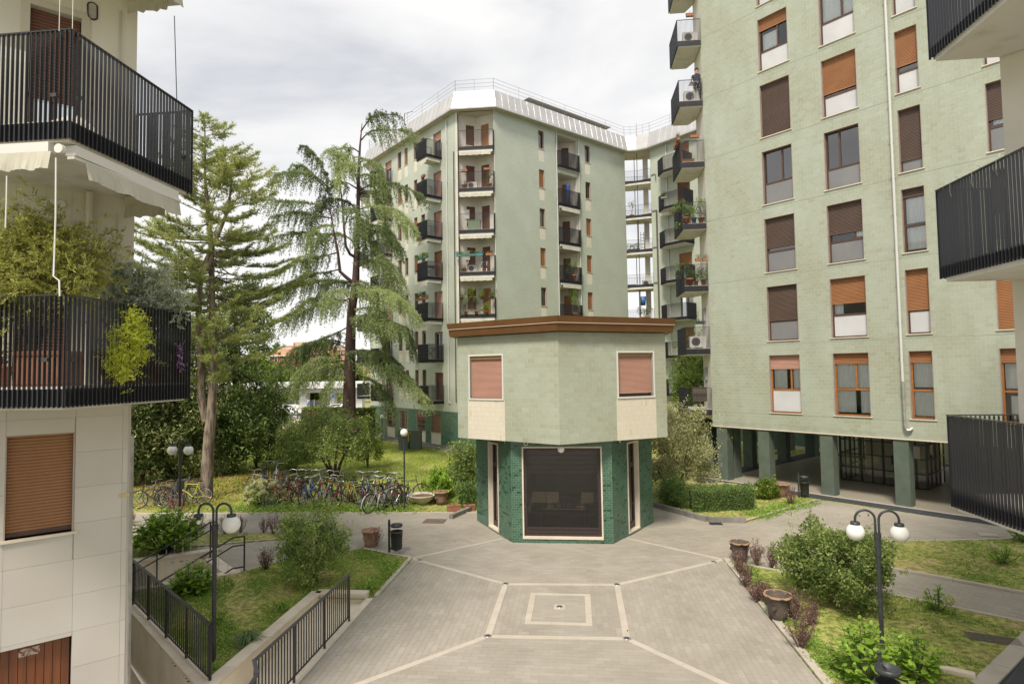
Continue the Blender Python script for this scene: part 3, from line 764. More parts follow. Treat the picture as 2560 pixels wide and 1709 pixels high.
# --- upper walls: faces ordered counter-clockwise; local x runs to the right seen from outside
def faces(H):
 out_=[]
 for i in range(6):out_.append((H[i],H[(i+1)%6]))
 return out_
def face_frame(a,b):return frame2(a,b)
for i,(a,b)in enumerate(faces(HU)):
 T,L_=face_frame(a,b)
 left=i==3;right=i==4
 holes=[];creams=[]
 if left:win=(0.52,1.80,4.36,5.68);cr=(0.42,1.88,ZU0,4.30);holes=[win];creams=[cr]
 if right:win=(2.03,3.31,4.38,5.70);cr=(1.95,3.39,ZU0,4.32);holes=[win];creams=[cr]
 w=MB();w.T=T;holed(w,0,L_,ZU0,ZU1,holes,.2);part('upper_wall',w,M_mortar,kiosk)
 if left or right:
  u0,u1,z0,z1=holes[0]
  tiled(kiosk,'wall_tile',T,0,L_,ZU0,ZU1,.25,.1459,.009,.0026,M_greenK,holes=[(u0-.05,u1+.05,z0-.06,z1+.05),creams[0]],nobj=150,seed=3+i,amt=.30)
  tiled(kiosk,'cream_tile',T,*creams[0],.0735,.143,.006,.002,M_cream,off=0.0,nobj=0,seed=5)
  cg=MB();cg.T=T;cg.box(creams[0][0],creams[0][1],-.0015,.0,creams[0][2],creams[0][3]);part('cream_backing',cg,M_creamgrout,kiosk)
  wn=window(kiosk,T,u0,u1,z0,z1,dep=.12,frame_m=M_frame_b,shut=M_pink,shut_f=1.0 if left else .90,sill=False,jamb=False,pitch=.035)
  tr=MB();tr.T=T;e=.05
  tr.box(u0-e,u0,-.02,.1,z0,z1);tr.box(u1,u1+e,-.02,.1,z0,z1);tr.box(u0-e,u1+e,-.02,.1,z1,z1+e);tr.box(u0-e,u1+e,-.03,.12,z0-e,z0)
  part('surround',tr,M_whitepaint,wn)
  hd=MB();hd.T=T;hd.box(u0,u1,.03,.11,z1-.10,z1);part('shutter_box',hd,mat('ochre_box',(0.30,0.20,0.085),.6),wn)
 else:tiled(kiosk,'wall_tile',T,0,L_,ZU0,ZU1,.25,.1459,.009,.0026,M_greenK,seed=3+i,amt=.30)
m=MB();m.prism(hexp(RU-.01,30),ZU0+.0,ZU0+.03);m.prism(hexp(RU-.1,30),ZU1-.05,ZU1);part('floor_slab',m,M_soffit,kiosk)
# roof band: two folded metal courses with a pale bead
M_roofb=mat('brown_roof_band',(0.155,0.075,0.028),0.45,color2=(0.13,0.062,0.022),scale=2,spec=.4)
m=MB()
def ring(mb,Ra,za,Rb,zb,rot=30):
 A,B=hexp(Ra,rot),hexp(Rb,rot)
 for i in range(6):j=(i+1)%6;mb.quad((*A[i],za),(*A[j],za),(*B[j],zb),(*B[i],zb))
ring(m,RU-.1,ZU1+.02,4.05,ZU1+.02);ring(m,4.05,ZU1+.02,4.10,ZU1+.235);ring(m,4.10,ZU1+.235,4.12,ZU1+.26);ring(m,4.12,ZU1+.26,4.16,ZU1+.44);ring(m,4.16,ZU1+.44,3.95,ZU1+.44);ring(m,3.95,ZU1+.44,3.95,ZU1+.3)
roof=part('roof',m,M_roofb,kiosk)
m=MB();ring(m,4.105,ZU1+.236,4.135,ZU1+.244);ring(m,4.135,ZU1+.244,4.115,ZU1+.256);part('roof_bead',m,mat('pale_bead',(0.62,0.50,0.40),.5),roof)
m=MB();m.prism(hexp(3.96,30),ZU1+.28,ZU1+.31);part('roof_deck',m,M_concrete,roof)
# --- lower walls
def teal_tints(R,seed):
 rr=np.random.default_rng(seed);n=len(R);t=rr.uniform(.3,1,n);d=rr.random(n)<.11;t[d]=rr.uniform(0,.10,d.sum());return t
for i,(a,b)in enumerate(faces(HL)):
 T,L_=face_frame(a,b);front=i==4;sl=i==3;sr=i==5;holes=[]
 if front:holes=[(.36,L_-.32,.19,2.86)]
 if sl:holes=[(1.19,1.97,.10,2.84)]
 if sr:holes=[(1.11,1.87,.10,2.86)]
 w=MB();w.T=T;holed(w,0,L_,0,ZU0,holes,.34 if front else .2);part('lower_wall',w,M_tealgrout,kiosk)
 hh=[(h[0]-.035,h[1]+.035,h[2]-(.06 if front else .03),h[3]+.035)for h in holes]
 tiled(kiosk,'glazed_brick',T,0,L_,0,ZU0,.1465,.0737,.008,.0028,M_teal,holes=hh,nobj=100 if i in(3,4,5)else 0,seed=20+i,tintf=teal_tints)
 if holes:
  u0,u1,z0,z1=holes[0]
  fr=MB();fr.T=T;e=.035
  dj=.30 if front else .15;fr.box(u0-e,u0+.01,-.022,dj,z0,z1);fr.box(u1-.01,u1+e,-.022,dj,z0,z1);fr.box(u0-e,u1+e,-.022,dj,z1-.01,z1+e);fr.box(u0-e,u1+e,-.03,dj,z0-(.06 if front else .04),z0+.012)
  opening=part('shopfront' if front else 'side_door',fr,M_stone,kiosk)
  M_df=mat('worn_brown_frame',(0.038,0.026,0.026),.5,color2=(0.30,0.24,0.18),scale=5,detail=8,contrast=(.66,.70),stretch=(2,2,1))
  f2=MB();f2.T=T;y=.06 if front else .135
  f2.box(u0+.01,u0+.10,y,y+.06,z0,z1);f2.box(u1-.10,u1-.01,y,y+.06,z0,z1);f2.box(u0+.1,u1-.1,y,y+.06,z1-.07,z1-.01)
  if front:
   f2.box(u0+.1,u1-.1,y,y+.06,z0+.01,z0+.09);f2.box(u0+.1,u1-.1,y-.01,y+.05,z0+.10,z0+.19);f2.box(u0+.1,u1-.1,y,y+.06,z0+.20,z0+.28)
  else:f2.box(u0+.1,u1-.1,y,y+.06,z0+.01,z0+.2);f2.box(u0+.1,u1-.1,y,y+.06,z0+1.95,z0+2.1)
  part('frame',f2,M_df,opening)
  g=MB();g.T=T;g.quad((u0+.1,y+.03,z0+.2),(u1-.1,y+.03,z0+.2),(u1-.1,y+.03,z1-.07),(u0+.1,y+.03,z1-.07));part('pane',g,glass_mat('shop_glass',(.62,.60,.58),.02),opening)
TF,LF=face_frame(*faces(HL)[4])
# interior seen through the glass: floor, back wall, ceiling slats, counter and boards
m=MB();m.prism(hexp(RLW-.36,0),.02,.05);m.prism(hexp(RLW-.36,0),3.0,3.03);part('interior_floor',m,mat('interior_grey',(0.10,0.09,0.085),.8),kiosk)
for k in range(7):
 m=MB();m.T=TF;m.box(.5,LF-.5,.62+.10*k,.66+.10*k,1.98+.135*k,2.07+.135*k);part('louvre_slat',m,mat('louvre_brown',(0.06,0.045,0.042),.55),kiosk)
m=MB();m.T=TF;m.box(.5,2.5,3.4,3.5,.8,2.1);part('back_panel',m,mat('back_board',(0.12,0.11,0.11),.8),kiosk)
M_board=mat('cork_board',(0.42,0.36,0.25),.8);
for k,(x0,x1)in enumerate(((.55,.98),(1.0,1.4),(2.12,2.5))):
 m=MB();m.T=TF;m.box(x0,x1,1.05,1.08,.98,1.32);part('notice_board',m,M_board,kiosk)
tb=thing('table','cluttered table standing inside the kiosk behind the big pane','table',tuple(TF@Vector((1.5,1.6,.05))))
m=MB();m.T=TF;m.box(.8,2.3,1.3,1.9,.70,.74);part('tabletop',m,mat('table_wood',(0.25,0.16,0.08),.6),tb)
for x in(.85,2.25):
 for y in(1.35,1.85):
  m=MB();m.T=TF;m.box(x-.025,x+.025,y-.025,y+.025,.05,.70);part('leg',m,M_black,tb)
for k,(x,c,w)in enumerate(((1.0,(.4,.36,.3),.22),(1.32,(.30,.22,.05),.12),(1.6,(.06,.1,.2),.2),(1.95,(.42,.4,.36),.25))):
 m=MB();m.T=TF;m.box(x,x+w,1.45,1.62,.741,.741+.05+.05*(k%3))
 single('box',m,mat('box_colour_%d'%k,c,.8),['pale box at the left end of the kiosk table','small yellow box on the kiosk table','dark blue box on the kiosk table','pale box at the right end of the kiosk table'][k],'box')
# fire extinguisher behind the left door
TL,LL=face_frame(*faces(HL)[3]);ex=TL@Vector((1.80,.5,.06))
t=thing('fire_extinguisher','red fire extinguisher standing inside the left kiosk door','extinguisher',tuple(ex))
m=MB();m.lathe([(.001,0),(.07,0),(.07,.38),(.05,.44),(.02,.47)],tuple(ex),16);part('cylinder',m,mat('signal_red',(0.5,0.02,0.015),.35),t)
m=MB();m.tube([ex+Vector((0,0,.46)),ex+Vector((0,0,.52)),ex+Vector((.08,0,.53))],.014,8);part('valve',m,M_black,t)
# globe light and spotlights under the overhang
Fv=HU[4]
t=thing('globe_light','white globe light hanging under the front tip of the kiosk','lamp',(Fv[0]+.03,Fv[1]+.30,ZU0))
m=MB();m.tube([(Fv[0]+.03,Fv[1]+.30,ZU0),(Fv[0]+.03,Fv[1]+.30,ZU0-.09)],.03,10);part('holder',m,M_black,t)
m=MB();m.sphere((Fv[0]+.03,Fv[1]+.30,ZU0-.17),.095,20,14);part('globe',m,M_globe,t)
for(px,py,lab)in(((1100+418*.3827),(780+858*.3827),'white security camera under the kiosk overhang above its left door'),((1100+1168*.3827),(780+850*.3827),'white security camera under the kiosk overhang above its right door')):
 p=AT(px,py,18.65)
 t=thing('security_camera',lab,'camera',(p[0],p[1],ZU0))
 m=MB();m.lathe([(.05,-.03),(.055,0),(.03,.02)],(p[0],p[1],ZU0-.02),14);part('mount',m,M_whitepaint,t)
 m=MB();m.sphere((p[0],p[1],ZU0-.09),.058,14,10);part('dome',m,M_whitepaint,t)
 m=MB();m.tube([(p[0],p[1],ZU0-.09),(p[0]-.02,p[1]-.10,ZU0-.12)],.03,10);part('lens',m,M_black,t)
p=AT(1100+560*.3827,780+852*.3827,17.75)
m=MB();m.tube([(p[0]+.055*math.cos(a),p[1],ZU0-.045+.055*math.sin(a))for a in[math.radians(k*24)for k in range(16)]],.011,6);single('cable_ring',m,M_whitepaint,'white ring of cable hanging under the kiosk edge','ring')
m=MB();m.T=TL;m.box(2.08,2.14,-.03,-.007,1.40,1.56);single('door_bell',m,M_steel,'small steel entry plate on the green brick beside the left kiosk door','doorbell')
# ================================================================== balconies
def balcony(bld,chain,inner,B,rh=1.25,slats=False,pitch=.058,blade=.034,name='balcony',kick=.24,railm=None,top_off=0.0,label=None,lip=.045):
 """slab polygon = chain + inner points; railing blades stand square to the rail line"""
 rm=railm or M_black
 cx=sum(p[0]for p in chain+inner)/len(chain+inner);cy=sum(p[1]for p in chain+inner)/len(chain+inner)
 pts=[Vector(p)for p in chain]
 def off(d):
  res=[]
  for i,p in enumerate(pts):
   ns=[]
   for k in(i-1,i):
    if 0<=k<len(pts)-1:
     e=(pts[k+1]-pts[k]).normalized();n=Vector((-e.y,e.x))
     if n.dot(Vector((cx,cy))-(pts[k]+pts[k+1])/2)<0:n=-n
     ns.append(n)
   if len(ns)==2:n=(ns[0]+ns[1]);n=n/max(.3,n.length_squared)*2/1.0 if False else n/(1+ns[0].dot(ns[1]))
   else:n=ns[0]
   res.append(p+n*d)
  return res
 sl=off(.045)
 m=MB();m.prism([tuple(p)for p in sl]+inner,B,B+lip+kick+.025)
 slab=part(name,m,M_slab,bld,label=label)
 k=MB();o2=off(.02)
 for a,b in zip(o2[:-1],o2[1:]):k.bar((a.x,a.y,B+lip+kick/2),(b.x,b.y,B+lip+kick/2),.012,kick)
 part('kick_plate',k,M_kick,slab)
 r=MB()
 for a,b in zip(pts[:-1],pts[1:]):r.bar((a.x,a.y,B+rh),(b.x,b.y,B+rh),.045,.014)
 part('handrail',r,rm,slab)
 Ms=[]
 for a,b in zip(pts[:-1],pts[1:]):
  d=b-a;L_=d.length;n=max(2,int(round(L_/pitch)));ang=math.atan2(d.y,d.x)
  for i in range(n+1):
   p=a+d*(i/n);Ms.append(Matrix.Translation((p.x,p.y,B+lip*.6))@Matrix.Rotation(ang,4,'Z'))
 hgt=rh-lip*.6-.012
 if slats:
  s=MB();s.box(-.004,.004,-blade/2,blade/2,0,hgt);me=s.mesh('slat',rm)
  for M in Ms:
   o=bpy.data.objects.new('slat',me);link(o,slab,M)
 else:
  s=MB()
  for M in Ms:s.T=M;s.box(-.004,.004,-blade/2,blade/2,0,hgt)
  part('slats',s,rm,slab,stuff=True)
 return slab
def poly_xy(T,pts):return[tuple((T@Vector((x,y,0)))[:2])for x,y in pts]
def ac_unit(p,rz,label,sc=1.0,group='air conditioning units on the balconies'):
 t=thing('air_conditioner',label,'air conditioner',p,group,rz)
 w,d,h=.78*sc,.28*sc,.55*sc
 m=MB();m.box(-w/2,w/2,-d/2,d/2,.06,.06+h);m.box(-w/2+.08,-w/2+.14,-d/2,d/2,0,.06);m.box(w/2-.14,w/2-.08,-d/2,d/2,0,.06);lpart('casing',m,M_whitepaint,t)
 m=MB();c=(-w*.13,-d/2-.004,.06+h/2)
 for r in(.06,.11,.16,.21):m.tube([(c[0]+r*sc*math.cos(a),c[1],c[2]+r*sc*math.sin(a))for a in[k*math.pi/10 for k in range(21)]],.005,4,False)
 for k in range(6):m.bar((c[0],c[1],c[2]),(c[0]+.21*sc*math.cos(k),c[1],c[2]+.21*sc*math.sin(k)),.008,.008)
 lpart('grille',m,M_black,t)
 m=MB();m.add([(c[0]+.2*sc*math.cos(a),c[1]+.002,c[2]+.2*sc*math.sin(a))for a in[k*math.pi/10 for k in range(20)]],[tuple(range(20))]);lpart('fan_opening',m,mat('fan_dark',(.12,.12,.12),.6),t)
 return t
LF_ROSE=leaf_mat('mixed_foliage',[(0.051,0.101,0.023),(0.135,0.220,0.047),(0.270,0.372,0.085)])
def pot_plant(p,r,h,ph,label,spread=None,nleaf=160,lm=None,leaf=.05,potm=None,box=None,droop=0.0,group=None,cat='potted plant',name='potted_plant',k=7):
 t=thing(name,label,cat,p,group);x,y,z=p
 m=MB()
 if box:
  w,d,a=box;m.T=Matrix.Translation(p)@Matrix.Rotation(a,4,'Z');m.prism([(-w/2*.92,-d/2*.9),(w/2*.92,-d/2*.9),(w/2*.92,d/2*.9),(-w/2*.92,d/2*.9)],0,h*.85);m.box(-w/2,w/2,-d/2,d/2,h*.85,h)
 else:m.lathe([(.001,0),(r*.68,0),(r*.92,h*.84),(r*1.04,h*.84),(r*1.04,h),(r*.9,h),(r*.85,h*.88),(.001,h*.88)],p,14)
 part('pot',m,potm or M_terra,t)
 sp=spread or r*1.6
 if nleaf:
  if box:cs=np.array([[x+math.cos(box[2])*u,y+math.sin(box[2])*u,z+h+ph*RNG.uniform(.15,.7)]for u in RNG.uniform(-box[0]*.5,box[0]*.5,k)])
  else:cs=np.array([[x+RNG.normal(0,sp*.38),y+RNG.normal(0,sp*.38),z+h+ph*RNG.uniform(.15,.85)]for _ in range(k)])
  cs[:,2]-=droop*RNG.random(len(cs))*ph
  P,ci=clump_points(cs,np.full(len(cs),sp*.55),max(3,nleaf//len(cs)))
  part('foliage',leaves_mesh('foliage',P,leaf,lm or LF_ROSE,.45,tint=RNG.random(len(P))*.6+.4*RNG.random(len(cs))[ci],droop=droop),lm or LF_ROSE,t)
  m=MB()
  for c in cs[:6]:m.tube([(x,y,z+h*.85),tuple((np.array([x,y,z+h])+c)/2+RNG.normal(0,.02,3)),tuple(c)],.006,4,False)
  part('stems',m,M_stem,t)
 return t
# ================================================================== raised tiled building on the right
RB=thing('raised_apartment_building','tall sage green tiled apartment building standing on dark green pillars','building',(6.44,29.0,0))
UL,UR_,ZB,ZT=-15.96,1.0,2.50,27.5
cols=[(-13.10,-11.77),(-10.45,-9.13),(-7.79,-7.05),(-5.16,-3.84)]
Wn='white';Gy='grey'
full_c=[(0.02,.98,.42,.98)]
spec={(0,0):(M_pink,.23,Wn,.40,M_frame_o,.66,[(.08,.50,.42,.80),(.7,.97,.42,.80)]),(0,1):(M_brown,.62,Gy,.36,M_frame_b,None,()),(0,2):(M_brown,.54,Gy,.38,M_frame_b,None,()),(0,3):(M_brown,0,Gy,.40,M_frame_b,.62,()),(0,4):(M_brown,1.0,'none',0,M_frame_b,None,()),(0,5):(M_orange,.20,Wn,.38,M_frame_b,.62,[(.1,.60,.42,.72)]),(0,6):(M_orange,.3,Wn,.38,M_frame_b,.62,()),(0,7):(M_brown,.8,Gy,.38,M_frame_b,.62,()),(1,0):(M_orange,.16,'glass',.42,M_frame_o,.60,[(.04,.97,.44,.83),(.04,.55,.05,.40),(.68,.97,.05,.40)]),(1,1):(M_orange,.42,Wn,.38,M_frame_b,None,[(.05,.3,.40,.6)]),(1,2):(M_brown,.50,Gy,.36,M_frame_b,.72,[(.74,.96,.40,.5)]),(1,3):(M_brown,0,Gy,.36,M_frame_b,.40,()),(1,4):(M_orange,.58,Wn,.36,M_frame_b,.62,()),(1,5):(M_orange,0,Wn,.40,M_frame_b,.62,[(.05,.97,.44,.98)]),(1,6):(M_orange,.4,Wn,.38,M_frame_b,.6,()),(1,7):(M_brown,1.0,'none',.38,M_frame_b,.6,()),(2,0):(M_orange,.16,'glass',.42,M_frame_o,None,[(.1,.97,.46,.83),(.05,.95,.04,.40)]),(2,1):(M_orange,.62,Wn,.36,M_frame_b,None,()),(2,2):(M_brown,.12,'glass',.42,M_frame_b,None,[(.1,.95,.46,.86),(.1,.95,.05,.4)]),(2,3):(M_brown,.80,Gy,.2,M_frame_b,None,()),(2,4):(M_orange,.55,Wn,.34,M_frame_b,None,()),(2,5):(M_orange,.25,Wn,.38,M_frame_b,None,()),(2,6):(M_orange,.6,Wn,.36,M_frame_b,None,()),(2,7):(M_brown,.4,Gy,.36,M_frame_b,None,()),(3,0):(M_orange,.18,'glass',.42,M_frame_o,.6,[(.06,.97,.46,.8),(.15,.97,.05,.36)]),(3,1):(M_orange,1.0,'none',.4,M_frame_b,None,()),(3,2):(M_brown,.5,Gy,.4,M_frame_b,None,()),(3,3):(M_brown,.52,Gy,.36,M_frame_b,.7,[(.1,.9,.40,.48)]),(3,4):(M_orange,.4,Wn,.4,M_frame_b,None,()),(3,5):(M_orange,.4,Wn,.4,M_frame_b,None,()),(3,6):(M_orange,.4,Wn,.4,M_frame_b,None,()),(3,7):(M_orange,.4,Wn,.4,M_frame_b,None,())}
holes=[]
for c,(a,b)in enumerate(cols):
 for k in range(8):
  z0=(3.24 if k==0 else 3.33+3*k);holes.append((a,b,z0,5.70+3*k if k else 5.71))
m=MB();m.T=TR;holed(m,UL,UR_,ZB,ZT,holes,.30);part('facade_wall',m,M_mortar,RB)
A_=tuple((TR@Vector((UL,0,0)))[:2]);B_=tuple((TR@Vector((UR_,0,0)))[:2])
back=[(A_[0],A_[1]+1.65),(A_[0]+7.0,A_[1]+8.65),tuple((TR@Vector((UR_,11,0)))[:2])]
m=MB()
def wallq(mb,a,b,z0,z1):mb.quad((*a,z0),(*b,z0),(*b,z1),(*a,z1))
wallq(m,back[0],A_,ZB,ZT);part('end_wall',m,M_white,RB)
m=MB();wallq(m,back[1],back[0],ZB,ZT);wallq(m,back[2],back[1],ZB,ZT);wallq(m,B_,back[2],ZB,ZT);part('rear_wall',m,M_green,RB)
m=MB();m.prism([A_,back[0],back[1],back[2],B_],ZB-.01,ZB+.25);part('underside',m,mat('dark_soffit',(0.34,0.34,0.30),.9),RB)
m=MB();m.prism([A_,back[0],back[1],back[2],B_],ZT,ZT+.2);part('roof',m,M_concrete,RB)
hh=[(h[0]-.0,h[1]+.0,h[2]-.035,h[3])for h in holes]
gaps=[(UL,UR_,3.15+3*k,3.165+3*k)for k in range(8)]
tiled(RB,'wall_tile',TR,UL,-2.6,ZB,25.2,.258,.1458,.009,.0026,M_green,holes=hh+gaps,nobj=300,seed=9,amt=.27,omax=-7.0)
for c,(a,b)in enumerate(cols):
 for k in range(8):
  sh,f,low,lf,fm,mu,cu=spec[c,k];h=holes[c*8+k]
  window(RB,TR,h[0],h[1],h[2],h[3],.16,fm,sh,f,low,lf,mu,cu,pitch=.052)
m=MB();m.T=TR
for g_ in gaps:m.box(g_[0],-2.6,-.0015,0,g_[2]+.002,g_[3]-.002)
part('expansion_joint',m,mat('joint_dark',(.17,.19,.15),.9),RB)  # dark grey green strips filling the horizontal joints
m=MB();m.T=TR;m.box(UL,UR_,-.02,.06,ZB-.045,ZB-.002);part('edge_trim',m,M_stone,RB)
# drain pipe with clamps and elbow
m=MB();m.T=TR;u=-7.99
m.tube([(u,-.10,ZT),(u,-.10,3.05),(u+.02,-.10,2.90),(u+.08,-.10,2.82),(u+.17,-.09,2.84),(u+.20,-.02,2.88),(u+.20,.05,2.90)],.048,12)
pipe=part('drain_pipe',m,M_pipe_w,RB)
m=MB();m.T=TR;m.tube([(u,-.10,4.6),(u,-.10,3.05),(u+.02,-.10,2.90),(u+.08,-.10,2.81),(u+.17,-.09,2.83),(u+.20,-.02,2.87)],.053,12);part('lower_sleeve',m,M_steel,pipe)
for k in range(17):
 m=MB();m.T=TR;z=4.2+1.35*k;m.box(u-.09,u+.09,-.115,-.085,z,z+.02);part('clamp',m,M_steel,pipe)
# pillars
pc=mat('dark_green_render',(0.105,0.135,0.105),0.9,color2=(0.085,0.11,0.085),scale=3,bump=.25,bscale=60)
pl_spec=[(-15.78,0.0,.52),(-13.75,0.0,.5),(-11.10,0.0,.5),(-8.44,0.0,.5),(-5.8,0.0,.5),(-3.1,0,.5)]
for(u,y,w)in pl_spec:
 m=MB();m.T=TR;m.box(u,u+w,y+.03,y+.5,0,ZB-.003);part('pillar',m,pc,RB)
for(x,y,w)in[(7.45,29.55,.55),(9.1,32.6,.5),(11.55,34.85,.5),(13.75,36.7,.55),(6.62,30.35,.42),(15.6,33.2,.5)]:
 m=MB();m.T=Matrix.Translation((x,y,0))@Matrix.Rotation(-math.pi/4,4,'Z');m.box(-w/2,w/2,-w/2,w/2,0,ZB-.003);part('pillar',m,pc,RB)
# glazed lobby: steel grid
yl=28.95-25.07;l0,l1=-11.9,-8.52
def grid_wall(parent,T,u0,u1,z0,z1,ncol,nrow,thick,sub):
 m=MB();m.T=T
 for i in range(ncol+1):
  u=u0+(u1-u0)*i/ncol;t=thick*(1.5 if i in(0,ncol)or i%2==0 else .9);m.box(u-t/2,u+t/2,-.03,.03,z0,z1)
 for j in range(nrow+1):
  z=z0+(z1-z0)*j/nrow;t=thick*(1.6 if j in(0,nrow)else .9);m.box(u0,u1,-.026,.026,max(z0,z-t/2),min(z1,z+t/2))
 f=part('lobby_grid',m,M_black,parent)
 g=MB();g.T=T;g.quad((u0,0,z0),(u1,0,z0),(u1,0,z1),(u0,0,z1));part('pane',g,glass_mat('lobby_glass',(.85,.87,.87),.02),f)
 return f
TL2=TR@Matrix.Translation((0,yl,0))
grid_wall(RB,TL2,l0,l0+2.2,.03,ZB-.003,5,4,.055,0);grid_wall(RB,TL2,l0+2.2,l1,.03,ZB-.003,3,4,.055,0)
TLs=TR@Matrix.Translation((l1,yl,0))@Matrix.Rotation(math.pi/2,4,'Z');grid_wall(RB,TLs,0,2.2,.03,ZB-.003,4,4,.055,0)
TLw=TR@Matrix.Translation((l0,yl,0))@Matrix.Rotation(math.pi/2,4,'Z');grid_wall(RB,TLw,0,4.2,.03,ZB-.003,8,4,.055,0)
m=MB();m.T=TR;m.box(-11.6,-8.6,6.0,6.2,0.01,ZB-.01);m.box(-8.3,-4.0,6.2,6.35,0.01,ZB-.01);part('lobby_back_wall',m,mat('lobby_wall',(0.62,0.57,0.48),.8),RB)
m=MB();m.T=TL2;m.box(l0+2.1,l0+2.16,-.10,-.05,.95,1.35);m.box(l0+2.26,l0+2.32,-.10,-.05,.95,1.35);part('door_handle',m,M_black,RB)
m=MB();m.T=TL2;m.box(-9.40,-8.72,-.07,-.045,1.28,1.80);single('notice_case',m,mat('paper_white',(.5,.48,.42),.7),'framed pale notice board mounted on the black lobby grid','notice board')
m=MB();m.T=TLs;m.box(.30,.48,-.07,-.045,1.45,1.85);single('paper_notice',m,mat('paper_white',(.5,.48,.42),.7),'small white paper notice on the side of the black lobby grid','notice')
m=MB();m.T=TR;m.box(-6.6,-6.35,2.0,2.2,.012,1.9);part('lobby_pier',m,pc,RB)
# gas riser in yellow behind the pillars
def gas_box(p,rz,w,h,label,lab2,zb):
 t=thing('utility_cabinet',label,'cabinet',(p[0],p[1],zb),None,rz)
 m=MB();m.box(-w/2,w/2,-.35,.35,0,h);lpart('cabinet_body',m,mat('grey_green_cabinet',(0.095,0.115,0.10),.6),t)
 m=MB();m.box(-w/2-.02,w/2+.02,-.38,.38,h,h+.04);lpart('cabinet_top',m,mat('grey_green_lid',(0.13,0.15,0.13),.6),t)
 m=MB();m.box(-.01,.01,-.362,-.35,.1,h-.08);lpart('door_seam',m,M_black,t)
 g=thing('gas_pipe',lab2,'pipe',(p[0],p[1],zb),None,rz)
 m=MB();m.tube([(-.05,-.45,0),(-.05,-.45,h*.45)],.035,8);lpart('sleeve',m,M_black,g)
 m=MB();m.tube([(-.05,-.45,h*.45),(-.05,-.45,h*.84),(-.03,-.45,h*.9),(.04,-.43,h*.91),(.06,-.36,h*.91)],.03,8);lpart('riser',m,mat('gas_yellow',(0.62,0.42,0.02),.45),g)
cb=Gd(937,1030,-.3);gas_box((cb[0],cb[1]+.5),.1,1.6,1.35,'dark green utility cabinet standing on the lawn by the far building','yellow and black gas riser in front of the lawn cabinet',-.37)
gas_box((13.2,40.2),-.7,1.4,1.9,'dark cabinet seen between the pillars under the raised building','yellow and black gas riser seen between the pillars',-.1)
# end balconies of the raised building
EX,EY=A_[0],A_[1]
for k in range(9):
 B=2.82+3*k+(.12 if k==0 else 0)
 balcony(RB,[(EX-.02,EY-.02),(EX-1.12,EY-.02),(EX-1.12,EY+2.2)],[(EX-.3,EY+2.2),(EX-.02,EY+1.6)],B,1.33,kick=.25)
print('end balconies',EX,EY)
# ================================================================== far corner building
FB=thing('corner_apartment_building','sage green tiled corner apartment building with a metal roof band beyond the lawn','building',(-6.7,41.44,-.4))
nR=(-S,S);nL=(S,S);TFr=frame(nR,33.07);TFl=frame(nL,23.52);TCh=frame((0,1),41.44)
ZE=23.85;ZG=-.45
frL,frR=25.53,39.72;flL,flR=-48.95,-35.10
# right face
wr=[(29.74,30.28),(34.77,35.35)];hr=[]
for k in range(8):
 for(a,b)in wr:hr.append((a,b,22.03-3*k,23.42-3*k))
lg=(31.72,33.82)
hr2=hr+[(lg[0],lg[1],21.0-3*k-.05,23.55-3*k)for k in range(7)]
m=MB();m.T=TFr;holed(m,frL,frR,2.3,ZE,hr2,.3);part('right_wall',m,M_mortar,FB)
cr=[(a+.0,b+.0,21.06-3*k,21.98-3*k)for k in range(7)for(a,b)in wr]
M_greenHazed=mat('far_hazed_sage_tile',(0.36,0.41,0.29),0.34,color2=(0.93,0.94,0.92),scale=.8,tint=[(0,(0.455,0.48,0.40)),(.5,(0.49,0.53,0.455)),(1,(0.53,0.575,0.505))],spec=0.45)  # same sage tile made paler; distance haze is put into its colour
tiled(FB,'wall_tile',TFr,frL,frR,2.3,ZE,.258,.1458,.009,.0026,M_greenHazed,holes=[(h[0],h[1],h[2]-.03,h[3])for h in hr2]+cr,seed=41,amt=.3)
for q,(a,b,z0,z1)in enumerate(cr):tiled(FB,'cream_tile',TFr,a,b,z0,z1,.145,.13,.006,.002,M_cream,off=0,seed=q)
shl=[M_redbr,M_orange,M_gpanel,M_orange,M_redbr]
for q,h in enumerate(hr):
 k=q//2;c=q%2
 sm=[[None,M_orange,None,M_orange,None,M_redbr,None,None],[None,None,M_orange,M_orange,M_orange,M_orange,None,None]][c][k]
 window(FB,TFr,*h,.14,M_frame_b,sm or M_brown,1.0 if sm else .12,'none',0,None,(),pitch=.06)
# left face
wl=[(-43.64,-43.06),(-42.49,-41.98),(-41.0,-40.5),(-39.9,-39.35)]
hl=[(a,b,22.0-3*k-(.15 if k>4 else 0),23.38-3*k)for k in range(7)for(a,b)in wl]
dl=[(a,b,20.95-3*k,23.15-3*k)for k in range(7)for(a,b)in((-38.05,-36.95),(-45.85,-44.75))]
gl_=[(a,b,.72,2.12)for a,b in((-38.70,-37.34),(-40.87,-39.53),(-43.48,-42.19),(-45.71,-44.4))]
m=MB();m.T=TFl;holed(m,flL,flR,ZG,ZE,hl+dl+gl_,.3);part('left_wall',m,M_mortar,FB)
cl=[(a,b,21.03-3*k,21.96-3*k)for k in range(7)for(a,b)in(wl[0],wl[1],wl[2])]
tiled(FB,'wall_tile',TFl,flL,flR,2.36,ZE,.258,.1458,.009,.0026,M_greenHazed,holes=[(h[0],h[1],h[2]-.03,h[3])for h in hl+dl]+cl,seed=43,amt=.3)
for q,(a,b,z0,z1)in enumerate(cl):tiled(FB,'cream_tile',TFl,a,b,z0,z1,.145,.13,.006,.002,M_cream,off=0,seed=q)
cb_=[(a,b,-.34,.66)for a,b,_,_ in gl_]
